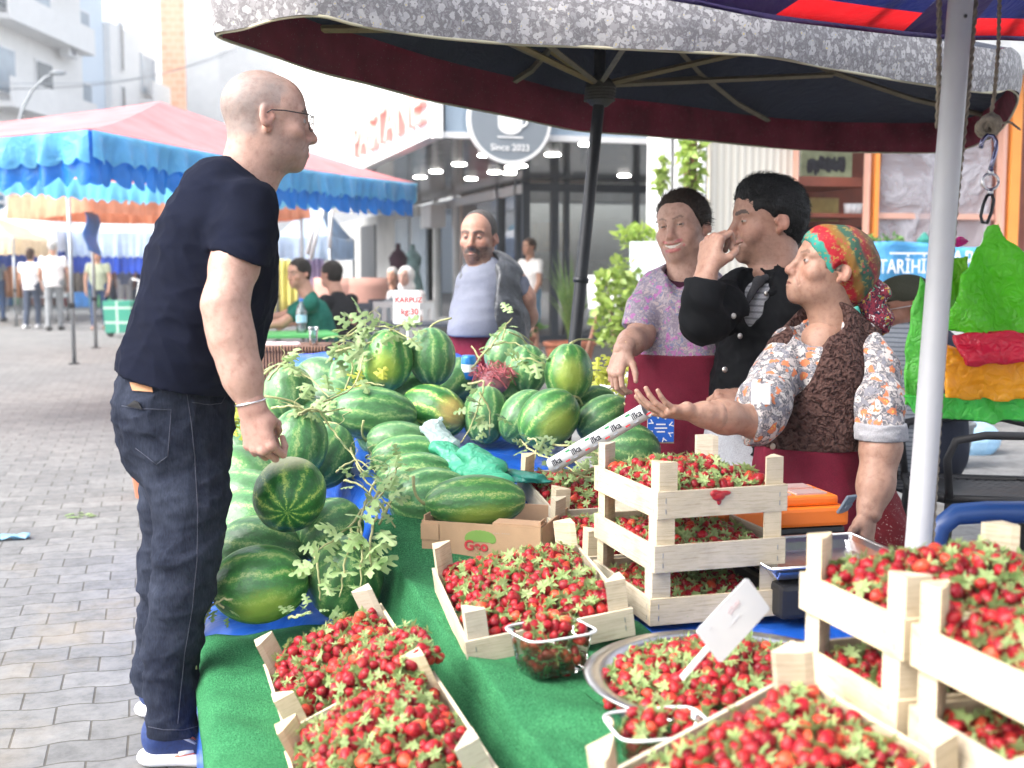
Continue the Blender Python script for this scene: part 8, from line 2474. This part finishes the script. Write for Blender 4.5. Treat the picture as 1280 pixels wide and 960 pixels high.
facade('apartment_building', 'white building with recessed balconies beside the brick strip', 14.2, 20.2, 12.0, WHITEW, 4, [(z, 1.0, 1.4, 2.2, DARKG) for z in (7.2, 10)] + [(z, 3.6, 5.6, 1.9, PANE) for z in (4.5, 7.0, 9.4)], [(z, 3.4, 5.9, .7) for z in (6.6, 9.0)])
acu = thing('air_conditioner', 'air conditioner unit hanging on the white apartment block', 'air conditioner', tuple(P(86, 61, 47.6)))
acu.rotation_euler.z = ANG
mb = MB(); mb.box((.0, 0, 0), (.4, .95, .65), bev=.03); mb.build('case', FRAMEW, acu)
mb = MB(); mb.lathe([(.09, 0), (.27, 0), (.27, .03), (.09, .03)], 20, Matrix.Translation((.2, 0, 0)) @ Matrix.Rotation(R(90), 4, 'Y')); mb.build('fan_guard', mat('ac_grey', (.3, .3, .32), .6), acu)
brick, nt, b = _nt('salmon_brick'); co = coords(nt, 'Object', (1, 1, 1), (R(90), 0, 0)); br = nt.nodes.new('ShaderNodeTexBrick')
for k, v in (('Scale', 1), ('Brick Width', .5), ('Row Height', .35), ('Mortar Size', .02)): br.inputs[k].default_value = v
br.inputs['Color1'].default_value = (.50, .26, .17, 1); br.inputs['Color2'].default_value = (.56, .32, .22, 1); br.inputs['Mortar'].default_value = (.6, .45, .36, 1); nt.links.new(co, br.inputs['Vector']); nt.links.new(br.outputs['Color'], b.inputs['Base Color']); b.inputs['Roughness'].default_value = .9
bd = thing('apartment_building', 'bare salmon brick building end with concrete bands', 'building', (from_cam(-17.6, 62).x, from_cam(-17.6, 62).y, 0))
def cam_box(par, name, x0, x1, y0, y1, d, dep, m_):
    a, b_ = P(x0, y1, d), P(x1, y0, d); w_ = (x1 - x0) / FPX * d
    M4 = frame_mat((a + b_) / 2 + FH * dep / 2, RT, FH, V((0, 0, 1)))
    mb = MB(); mb.box((0, 0, 0), (w_, dep, abs(b_.z - a.z)), M4); return mb.build(name, m_, par, world=True)
cam_box(bd, 'brick_wall', 204, 234, -40, 380, 62, 8, brick)
for y0, y1 in ((20, 36), (91, 108), (-30, -20)): cam_box(bd, 'concrete_band', 203.5, 234.5, y0, y1, 61.9, 8, mat('concrete_band', (.55, .54, .52), .9, 0, .1) if 'concrete_band' not in bpy.data.materials else bpy.data.materials['concrete_band'])
bw = thing('apartment_building', 'white building closing the street behind the pink tent roof', 'building', tuple(from_cam(-13, 56)))
cam_box(bw, 'wall', 234, 300, -60, 380, 58, 9, WHITEW)
for x0, x1, y0, y1, m_ in ((237, 246, 44, 72, DARKG), (259, 264, 55, 66, PANE)): cam_box(bw, 'window', x0, x1, y0, y1, 57.85, .3, m_)
bw2 = thing('apartment_building', 'white building with a grey roof strip right behind the bald head', 'building', tuple(from_cam(-11, 50)))
cam_box(bw2, 'wall', 277, 462, 66, 380, 50, 9, WHITEW); cam_box(bw2, 'roof_strip', 276, 330, 72, 86, 49.9, 2, GREYW)
for x0, x1, y0, y1, m_ in ((279, 290, 127, 141, PANE), (345, 352, 95, 110, PANE), (402, 410, 110, 140, DARKG)): cam_box(bw2, 'window', x0, x1, y0, y1, 49.8, .3, m_)
cam_box(bw2, 'awning', 278, 296, 117, 121, 49.6, .6, mat('maroon_awning', (.2, .06, .06), .7))
# phone number board of the shop beyond the cafe
ph = thing('phone_board', 'salmon signboard with a white strip and phone digits above the lettering', 'sign', tuple(P(480, 150, 21)))
cam_box(ph, 'panel', 452, 540, 100, 152, 21, .1, SALM); cam_box(ph, 'strip', 455, 540, 121, 133, 20.97, .05, M_WHITE)
text_obj('lettering', '0 55', .17, M_INKG, frame_mat(P(474, 127, 20.93), RT, V((0, 0, 1)), -FH), ph, .004)
# SEMA shop
se = thing('shop_building', 'low grey shop front with raised white letters behind the far tents', 'shop', tuple(from_cam(-15.5, 36)))
cam_box(se, 'wall', 34, 120, 238, 372, 37, 3, mat('shop_pale_wall', (.62, .62, .61), .8)); cam_box(se, 'fascia', 47, 112, 247, 270, 36.9, .3, mat('shop_fascia', (.42, .44, .46), .6))
text_obj('lettering', 'SEMA', .62, M_WHITE, frame_mat(P(67, 262, 36.8), RT, V((0, 0, 1)), -FH), se, .08, bold=.01)
cam_box(se, 'glazing', -40, 33, 244, 300, 37.2, 2, mat('blue_glazing', (.06, .16, .28), .15, 0, .1))
for x_ in (6, 34): cam_box(se, 'mullion', x_, x_ + 5, 240, 300, 37, .2, FRAMEW)
cam_box(se, 'mullion', -40, 33, 251, 254, 37, .2, FRAMEW)
# street lamp and overhead wires
lp = thing('street_lamp', 'slender curved street lamp in front of the white apartment block', 'street lamp', tuple(V((P(25, 150, 34).x, P(25, 150, 34).y, 0))))
mb = MB(); mb.smooth = True; b0 = P(22, 160, 34); mb.tube([V((b0.x, b0.y, 0)), b0, P(28, 135, 34), P(40, 113, 34), P(56, 97, 34), P(68, 92, 34)], [.09, .06, .05, .045, .04, .035], 8); mb.build('mast', M_GREY, lp, world=True)
mb = MB(); mb.smooth = True; mb.ball(P(72, 91, 34), (.25, .12, .06), 10, 6); mb.build('lamp_head', M_GREY, lp, world=True)
for i, (a, b_) in enumerate((((-30, 103, 30), (300, 62, 48)), ((-30, 112, 30), (300, 58, 48)))):
    mb = MB(); mb.smooth = True; A, B_ = P(*a), P(*b_); mb.tube([A.lerp(B_, k / 12) - V((0, 0, .5 * math.sin(math.pi * k / 12))) for k in range(13)], .012, 5); o = mb.build('overhead_wire', M_BLACK if i else M_GREY, loc=tuple(A), world=True); tag(o, ('pale' if not i else 'dark') + ' overhead wire slung across the street', 'wire')

# ---- people in the street
HM = {'d': hair_mat('far_dark_hair', (.01, .008, .007), (.03, .025, .02)), 'b': hair_mat('far_brown_hair', (.06, .03, .015), (.14, .075, .04)), 'g': hair_mat('far_grey_hair', (.35, .34, .33), (.5, .49, .48)), 'n': hair_mat('far_chestnut_hair', (.03, .017, .012), (.07, .04, .03))}


def walker(label, loc, h, face, shirt, trous, hr, hk='short', stride=.12, sleeve=.55, skin=(.42, .23, .16), res=.016, arms=(10, 10), seated=False, skirt=None, shoe=(.05, .05, .05), legw=1.0, fat=1.0, shorts=False, bend=0.0, fore=(8, 8), headdir=None):
    k = h / 1.75; b = V((loc[0], loc[1], 0)); f = V((face[0], face[1], 0)).normalized(); r = V((f.y, -f.x, 0))
    def W(x, y, z): return b + (r * x + f * y) * k + V((0, 0, z * k))
    hip = .50 if seated else .93; tz = hip - .93
    def T(x, y, z): return W(x, y + bend * max(0, (z - .9)) , z + tz)
    parts = [head(T(0, .03, 1.64), headdir or f, V((0, 0, 1)), k, T(0, 0, 1.42), 1.0, skin=skin, res=max(.006, res * .55))]
    wr_ = []
    arm_c = []
    for i, s in enumerate((-1, 1)):
        a, fo = R(arms[i]), R(fore[i])
        sh = T(.19 * s * fat, 0, 1.40); el = sh + (r * (.06 * s) + f * math.sin(a) * .29 + V((0, 0, -math.cos(a) * .29))) * k
        wr = el + (f * math.sin(a + fo) * .26 + V((0, 0, -math.cos(a + fo) * .26)) - r * (.02 * s)) * k
        arm_c.append((sh, el)); parts.append(limb([sh, el, wr], [.05 * k, .04 * k, .028 * k], res, skin))
        dn = (wr - el).normalized(); parts.append(hand(wr, dn, r * s, f, k, curl=((30, 30, 20),) * 4, res=max(.005, res * .5), skin=skin))
    parts.append(limb([T(0, 0, .95), T(0, 0, 1.2), T(0, 0, 1.42)], [.11 * k, .12 * k, .06 * k], res, skin, .05))
    legs = []
    for i, s in enumerate((-1, 1)):
        st = stride * (1 if s > 0 else -1)
        if seated: L = [W(.09 * s, 0, .50), W(.11 * s, .42, .50), W(.11 * s, .45 + st, .08)]
        else: L = [W(.09 * s, 0, .93), W(.095 * s, st * .55 + .03, .50), W(.095 * s, st * .9 - .02, .08)]
        legs.append(L); parts.append(limb(L, [.075 * k, .055 * k, .04 * k], res, skin))
    o = person(label, parts, b)
    fl = (f, .72)
    cut = [(T(0, 0, .86), (0, 0, -1))]
    sl = []
    for sh, el in arm_c:
        e = sh.lerp(el, sleeve if sleeve <= 1 else 1)
        sl.append((sh, el, .064 * k, .058 * k, None, [(e, tuple((el - sh).normalized()))]))
    garment('shirt', o, shirt, [(T(0, 0, 1.40), T(0, 0, 1.25), .10 * k, .185 * k * fat, fl), (T(0, 0, 1.25), T(0, 0, .90), .18 * k * fat, .175 * k * fat, fl), (T(-.17 * fat, 0, 1.38), T(.17 * fat, 0, 1.38), .06 * k, .06 * k)] + sl, res * .8, wr=wrinkle(len(label), 16, .012 * k, (0.3, 0.2, -1), .3), cut=cut if not seated else None)
    tc = [(W(-.05, 0, hip + .02), W(.05, 0, hip + .02), .15 * k * fat, .15 * k * fat, fl)]
    for L in legs:
        a, m, e = L
        if shorts: tc += [(a, a.lerp(m, .9), .10 * k * legw, .09 * k * legw)]
        else: tc += [(a, m, .098 * k * legw, .072 * k * legw), (m, e, .072 * k * legw, .058 * k * legw)]
    garment('trousers' if not shorts else 'shorts', o, trous, tc, res * .8, wr=wrinkle(len(label) + 5, 20, .010 * k, (.2, .1, -1), .3))
    sm = cloth_mat('far_shoe_%d' % len(bpy.data.materials), shoe, 100, .1)
    for L in legs:
        e = L[2]; garment('shoe', o, sm, [(V((e.x, e.y, .045)) - f * .05, V((e.x, e.y, .04)) + f * .13, .045, .04)], res * .6)
    if hr: hair(T(0, .03, 1.64), headdir or f, V((0, 0, 1)), k, o, HM[hr], hk, max(.007, res * .5), t=.012)
    return o


cl = lambda n_, c, **k: cloth_mat(n_, c, 60, .15, **k)
away = gdir * 1.0
WHT = cl('white_cotton', (.76, .75, .74)); DEN = cl('mid_denim', (.04, .07, .15)); SLT = cl('slate_jeans', (.06, .075, .11)); GRYT = cl('grey_slacks', (.22, .23, .24)); OLV = cl('sage_tee', (.33, .36, .26)); BGR = cl('dusty_blue_tee', (.20, .25, .31)); STN = cl('stone_trousers', (.45, .44, .42)); BLK = cl('black_tee', (.016, .016, .018))
p = G(41, 411); walker('woman in a white tee and dark jeans walking away beside the white shirted man', p, 1.60, D(.1, 1, 0), WHT, SLT, 'n', 'bob', .10, fat=1.08, shoe=(.6, .6, .6))
p = G(69, 413); walker('grey haired man in a white shirt and grey slacks walking away up the street', p, 1.74, D(-.1, 1, 0), cl('white_striped_shirt', (.74, .71, .70), stripes=(6, (.62, .56, .55), 'X')), GRYT, 'g', 'short', .10, fat=1.1)
p = G(125, 412); walker('woman in a sage green top with a white shoulder bag walking towards the stall', p, 1.58, D(.1, -1, 0), OLV, DEN, 'b', 'bob', .14, fat=1.06, shorts=False, shoe=(.4, .25, .2))
p = G(-2, 402); walker('person in a dusty blue top cut off by the left edge', p, 1.62, D(.1, 1, 0), BGR, DEN, 'g', 'short', .08)
p = G(157, 398); walker('dark haired man in a grey blue tee looking at the far stalls', p, 1.66, D(-.2, 1, 0), cl('grey_blue_tee', (.16, .18, .24)), STN, 'd', 'short', .06)
p = G(137, 394); walker('person in dark clothes browsing behind the woman with the bag', p, 1.60, D(.2, 1, 0), BLK, SLT, 'd', 'bob', .06)
p = G(171, 396); walker('person in a navy top beyond the green trolley', p, 1.58, D(.3, 1, 0), cl('navy_top', (.03, .04, .08)), SLT, 'd', 'short', .06)
p = P(663, 420, 16.6); walker('boy in a white tee and light denim shorts standing by the cafe door', p, 1.62, D(-.75, -.65, 0), WHT, cl('light_denim', (.18, .30, .42)), 'n', 'short', .04, res=.012, shorts=True, shoe=(.75, .75, .75), arms=(10, 30), fore=(20, 100))
# seated men
d = 10.2
p = P(412, 430, d); walker('seated young man in a green polo resting his arms on a low table', p, 1.72, D(-.9, -.15, 0), cl('bottle_green_polo', (.012, .10, .075)), cl('burgundy_trousers', (.13, .012, .03)), 'd', 'short', 0, sleeve=.75, res=.010, arms=(55, 62), fore=(25, 25), seated=True, bend=.30, headdir=D(-.6, -.75, -.1))
p = P(437, 428, 10.9); walker('seated dark haired man in black behind the green polo', p, 1.70, D(-.8, .5, 0), BLK, SLT, 'd', 'short', 0, res=.012, arms=(50, 50), fore=(30, 30), seated=True, bend=.25)
p = P(492, 415, 17); walker('old grey haired man seated far back between the draped chairs', p, 1.62, D(-.3, -1, 0), cl('dark_jacket', (.025, .025, .03)), SLT, 'g', 'short', 0, seated=True, sleeve=1.0)
p = P(508, 412, 15); o = walker('woman in a white headscarf and pale coat sitting near the plastic chairs', p, 1.62, D(-.35, -1, 0), cl('pale_coat', (.62, .60, .60)), cl('pale_skirt', (.5, .5, .5)), None, seated=True, sleeve=1.0, fat=1.15, skin=(.55, .36, .29))
B = basis(V((p.x, p.y, 0)) + V((0, 0, (1.64 - .43) * 1.62 / 1.75)), D(-.35, -1, 0), UZ)
sd = SDF(); sd.ell((0, -.02, .03), (.10, .118, .108)); sd.ell((0, -.02, -.13), (.11, .10, .10), k=.05); sd.ell((0, .14, -.01), (.062, .1, .085), k=.01, sub=True)
v, q = sd.surf(.008); A = np.array(B); mesh_np('headscarf', [(v @ A[:3, :3].T + A[:3, 3], q)], WHT, o)

# ---- small things in the middle distance
def mono_chair(label, p, m_, rz):
    t = thing('monobloc_chair', label, 'chair', (p.x, p.y, 0), (0, 0, rz), 'plastic chairs by the cafe')
    mb = MB(); mb.box((0, 0, .43), (.44, .42, .03), bev=.01); mb.build('seat', m_, t)
    mb = MB()
    for x in (-.2, -.1, 0, .1, .2): mb.box((x, .22, .63), (.05, .02, .36))
    mb.box((0, .23, .83), (.46, .03, .07), bev=.01); mb.build('backrest', m_, t)
    for s in (-1, 1):
        mb = MB(); mb.tube([(.23 * s, -.2, .42), (.24 * s, -.2, .63), (.24 * s, .2, .66)], .02, 6); mb.build('armrest', m_, t)
        for y in (-.19, .2): mb = MB(); mb.tube([(.2 * s, y, .42), (.23 * s, y * 1.1, 0)], .02, 6); mb.build('leg', m_, t)
WP = mat('chair_white', (.62, .62, .60), .5, 0, .06); AN = mat('chair_anthracite', (.07, .08, .10), .5, 0, .1)
for x_, dd, m_, a_, lb in ((488, 13.0, WP, -20, 'white plastic chair left of the price card'), (538, 12.5, WP, 25, 'white plastic chair right of the price card'), (560, 13.5, WP, 60, 'white plastic chair nearest the leather vest'), (470, 14.5, AN, 200, 'dark grey plastic chair behind the white one'), (445, 13.0, AN, 160, 'dark grey plastic chair behind the seated men')):
    p = P(x_, 420, dd); mono_chair(lb, p, m_, R(a_))
p = P(520, 405, 11.5); tb2 = thing('cafe_table', 'dark slatted cafe table behind the watermelon heap', 'table', (p.x, p.y, 0))
mb = MB()
for k in range(6): mb.box((0, -.3 + k * .12, .70), (1.5, .09, .03))
mb.build('tabletop', AN, tb2)
for x in (-.65, .65):
    for y in (-.25, .25): mb = MB(); mb.box((x, y, .34), (.05, .05, .68)); mb.build('leg', AN, tb2)
for k, x_ in enumerate((425, 455)):
    p = P(x_, 410, 16); t = thing('draped_chair', ('pink draped chair nearer the orange tent', 'pink draped chair nearer the old man')[k], 'chair', (p.x, p.y, 0), (0, 0, -YAW))
    mb = MB(); mb.smooth = True; mb.sheet(lambda u, v: (.30 * math.cos(u * math.pi), -.05 - .2 * math.sin(u * math.pi) - .1 * (1 - v), .1 + 1.0 * v), 16, 8, thick=.03); mb.build('cover', mat('pink_cover', (.48, .27, .22), .9, 0, .1), t)
    mb = MB(); mb.box((0, .1, .45), (.5, .5, .06)); mb.build('seat', AN, t)
# long pale sheet over a bench
p0, p1 = P(443, 392, 13.5), P(505, 365, 14.5)
mb = MB(); mb.smooth = True; mb.sheet(lambda u, v: p0.lerp(p1, u) + V((0, 0, -.75 * v * (1 - .2 * u))) + FH * (.04 * math.sin(u * 25) * v), 30, 8, thick=.01); o = mb.build('hanging_sheet', tarp_mat('pale_sheet', (.52, .58, .62), .3, .7, 4), loc=tuple(p0), world=True); tag(o, 'pale cloth sheet sloping down beside the draped chairs', 'sheet')
# display dummies
for k, (x_, y_, c) in enumerate(((498, 320, (.05, .012, .03)), (516, 315, (.30, .48, .48)))):
    p = P(x_, 345, 22 + k); t = thing('display_dummy', ('headless shop dummy in a plum dress', 'headless shop dummy in a turquoise and sand dress')[k], 'dummy', (p.x, p.y, 0), group=None)
    mb = MB(); mb.smooth = True; mb.lathe([(.02, .4), (.26, .4), (.20, .9), (.13, 1.15), (.18, 1.4), (.10, 1.52), (.045, 1.56), (.045, 1.66), (0, 1.67)], 20); mb.build('dress', mat('dummy_dress%d' % k, c, .8, 0, .3), t)
    mb = MB(); mb.tube([(0, 0, 0), (0, 0, .5)], .02, 6); mb.lathe([(0, 0), (.18, 0), (.18, .02), (0, .02)], 16); mb.build('stand', M_GREY, t)
# basket with a cloth, tea glass
p = P(366, 470, 5.6); bk = thing('woven_basket', 'brown slatted basket behind the pale watermelons', 'basket', (p.x, p.y, 0), (0, 0, -YAW))
zt = P(366, 437, 5.6).z
rat, nt, b = _nt('rattan'); co = coords(nt); wv = nt.nodes.new('ShaderNodeTexWave'); wv.inputs['Scale'].default_value = 22; wv.inputs['Distortion'].default_value = 2; nt.links.new(co, wv.inputs[0]); nt.links.new(ramp_out(nt, wv.outputs['Fac'], [(.2, (.06, .025, .015)), (.8, (.26, .13, .08))]), b.inputs['Base Color']); b.inputs['Roughness'].default_value = .7; add_bump(nt, b, wv.outputs['Fac'], .8, .01)
mb = MB(); mb.box((0, .15, zt / 2), (.30, .30, zt), bev=.006); mb.build('sides', rat, bk)
mb = MB(); mb.box((0, .15, zt + .004), (.315, .315, .024), bev=.005); mb.build('rim', rat, bk)
sd = SDF(); c = P(350, 431, 5.7); sd.cone(c - RT * .07, c + RT * .08, .028, .024, k=.02, flat=(UZ, .7)); sd.post = wrinkle(4, 40, .012, (1, 0, 0), .2); v, q = sd.surf(.006); tag(mesh_np('folded_cloth', [(v, q)], cl('pink_edged_cloth', (.70, .55, .57)), None, base=(c.x, c.y, zt + .01)), 'white and pink cloth crumpled on the brown basket', 'cloth')
q = P(392, 434, 5.68); glass_cup('clear tea glass standing on the brown basket', (q.x, q.y, zt + .016), .024, .085, False)
# low table, bottle and blue chair by the seated men
p = P(362, 425, 9.6); lt = thing('low_table', 'low table with a water bottle in front of the seated men', 'table', (p.x, p.y, 0)); zt2 = P(360, 418, 9.6).z
mb = MB(); mb.box((0, 0, zt2), (.7, .6, .03), bev=.008); mb.build('tabletop', mat('table_green', (.08, .35, .10), .6, 0, .1), lt)
for x in (-.3, .3):
    for y in (-.25, .25): mb = MB(); mb.tube([(x, y, 0), (x, y, zt2)], .02, 6); mb.build('leg', AN, lt)
q = P(377, 412, 9.6); wb = thing('water_bottle', 'clear plastic water bottle on the low table', 'bottle', (q.x, q.y, zt2 + .016))
mb = MB(); mb.smooth = True; mb.lathe([(0, 0), (.04, 0), (.042, .02), (.042, .17), (.03, .21), (.014, .235), (.014, .25), (0, .25)], 18); mb.build('shell', glass_mat('bottle_plastic', (.75, .83, .88), .15, .1), wb)
mb = MB(); mb.lathe([(0, .25), (.017, .25), (.017, .27), (0, .27)], 14); mb.build('cap', mat('bottle_cap', (.05, .2, .6), .5), wb)
mb = MB(); mb.lathe([(.0425, .08), (.0425, .14)], 18); mb.build('paper_band', mat('bottle_label', (.35, .55, .7), .5), wb)
# shopping trolley
p = G(151, 421); tr_ = thing('shopping_trolley', 'green checked shopping trolley behind the bald man', 'trolley', (p.x, p.y, 0), (0, 0, -YAW))
chk, nt, b = _nt('green_check_cloth'); co = coords(nt); br = nt.nodes.new('ShaderNodeTexBrick'); br.offset = 0
for k, v in (('Scale', 1), ('Brick Width', .3), ('Row Height', .26), ('Mortar Size', .02)): br.inputs[k].default_value = v
br.inputs['Color1'].default_value = (.03, .24, .17, 1); br.inputs['Color2'].default_value = (.04, .29, .2, 1); br.inputs['Mortar'].default_value = (.45, .6, .5, 1)
mp = nt.nodes.new('ShaderNodeMapping'); mp.inputs['Rotation'].default_value = (R(90), 0, 0); nt.links.new(co, mp.inputs[0]); nt.links.new(mp.outputs[0], br.inputs['Vector']); nt.links.new(br.outputs['Color'], b.inputs['Base Color']); b.inputs['Roughness'].default_value = .7
mb = MB(); mb.box((0, 0, .36), (.44, .32, .56), taper=1.12); mb.build('bag', chk, tr_)
mb = MB(); mb.smooth = True; mb.tube([(.2, .1, .06), (.30, .1, .8), (.33, .1, 1.0), (.2, .1, 1.03)], .014, 6); mb.build('handle', M_WHITE, tr_)
for s in (-1, 1): mb = MB(); mb.lathe([(0, -.02), (.07, -.02), (.07, .02), (0, .02)], 16, Matrix.Translation((.18 * s, 0, .07)) @ Matrix.Rotation(R(90), 4, 'X')); mb.build('wheel', M_BLACK, tr_)
# flower pot on the street edge, street litter
q = G(181, 621); t = leafy('potted_plant', 'small leafy plant in a terracotta pot on the paving behind the trousers', (q.x + .02, q.y, .34), (.09, .09, .10), 130, .07, LIME, 41); pot(t, .095, .22, TERRA, -.24)
mb = MB(); g = random.Random(8)
for k in range(9): c = G(100 + g.uniform(-12, 14), 643 + g.uniform(-3, 3), .008); lobed_leaf(mb, c, V((g.uniform(-1, 1), g.uniform(-1, 1), .02)), V((0, 0, 1)), .05, g)
tag(mb.build('fallen_leaf_scrap', M_VINE, loc=tuple(G(100, 643)), world=True), 'scrap of wilted leaves lying on the bare pavers', 'leaf scrap')
q = G(8, 674, .003); mb = MB(); mb.smooth = True; mb.sheet(lambda u, v: (q.x - .1 + .2 * u, q.y - .03 + .06 * v, .004 + .02 * abs(math.sin(u * 7 + v * 5))), 12, 6, thick=.002); tag(mb.build('plastic_scrap', plastic_film('scrap_blue', (.30, .55, .70), .3), loc=tuple(q), world=True), 'flattened pale blue plastic scrap on the pavers', 'litter')
# guy rope from the tent, far umbrella poles
for i, ((x0, y0), (x1, y1)) in enumerate((((407, 250), (388, 325)), ((400, 250), (384, 318)), ((414, 258), (412, 310)))):
    mb = MB(); mb.smooth = True; mb.tube([P(x0, y0, 15), P(x1, y1, 15)], .025, 6); o = mb.build('tent_strut', FRAMEW, loc=tuple(P(x1, y1, 15)), world=True); tag(o, ('first', 'second', 'third')[i] + ' white tent strut under the blue valance, counted from the cafe', 'pole')
# ------------------------------------------------------------------ camera and light
cd = bpy.data.cameras.new('camera'); co_ = bpy.data.objects.new('camera', cd); COL.objects.link(co_)
co_.location = CAM; co_.rotation_euler = (R(90) - PITCH, 0, -YAW)
cd.sensor_width = 36; cd.lens = FPX / 1280 * 36; cd.clip_start = 0.05; cd.clip_end = 2000
cd.dof.use_dof = True; cd.dof.focus_distance = 3.35; cd.dof.aperture_fstop = 3.4
SC.camera = co_
SUN_EL, SUN_AZ = R(45), R(-98)        # azimuth measured from +Y (down the street) towards +X
w = bpy.data.worlds.new('World'); SC.world = w; w.use_nodes = True
nt = w.node_tree
sky = nt.nodes.new('ShaderNodeTexSky'); sky.sky_type = 'NISHITA'; sky.sun_disc = False
sky.sun_elevation = SUN_EL; sky.sun_rotation = SUN_AZ; sky.air_density = 1.0; sky.dust_density = 4.0; sky.ozone_density = 1.0
hs = nt.nodes.new('ShaderNodeHueSaturation'); hs.inputs['Saturation'].default_value = 0.4
nt.links.new(sky.outputs[0], hs.inputs['Color']); nt.links.new(hs.outputs[0], nt.nodes['Background'].inputs[0])
nt.nodes['Background'].inputs[1].default_value = 0.15
sl = bpy.data.lights.new('sun', 'SUN'); sl.energy = 1.0; sl.angle = R(45); sl.color = (1.0, 0.975, 0.94)
so = bpy.data.objects.new('sun', sl); COL.objects.link(so)
dv = V((math.sin(SUN_AZ) * math.cos(SUN_EL), math.cos(SUN_AZ) * math.cos(SUN_EL), math.sin(SUN_EL)))
so.rotation_euler = (-dv).to_track_quat('-Z', 'Y').to_euler()
vs_ = SC.view_settings; vs_.view_transform = 'Standard'; vs_.look = 'None'; vs_.gamma = 1; vs_.exposure = 2.08; vs_.use_curve_mapping = False
hm = bpy.data.materials.new('washout_haze'); hm.use_nodes = True; ht = hm.node_tree  # thin volume added to brighten the distance, imitating overexposed, washed-out background
ht.nodes.remove(ht.nodes['Principled BSDF']); pv = ht.nodes.new('ShaderNodeVolumePrincipled'); pv.inputs['Color'].default_value = (.97, .98, 1, 1); pv.inputs['Density'].default_value = .002; pv.inputs['Anisotropy'].default_value = .3
ht.links.new(pv.outputs[0], ht.nodes['Material Output'].inputs['Volume'])
mb = MB(); mb.box((0, 190, 14), (320, 430, 30)); tag(mb.build('washout_haze', hm), kind='stuff')
SC.render.engine = 'CYCLES'; SC.cycles.use_denoising = True
SC.cycles.max_bounces = 7; SC.cycles.diffuse_bounces = 4; SC.cycles.transparent_max_bounces = 12
SC.cycles.sample_clamp_indirect = 6
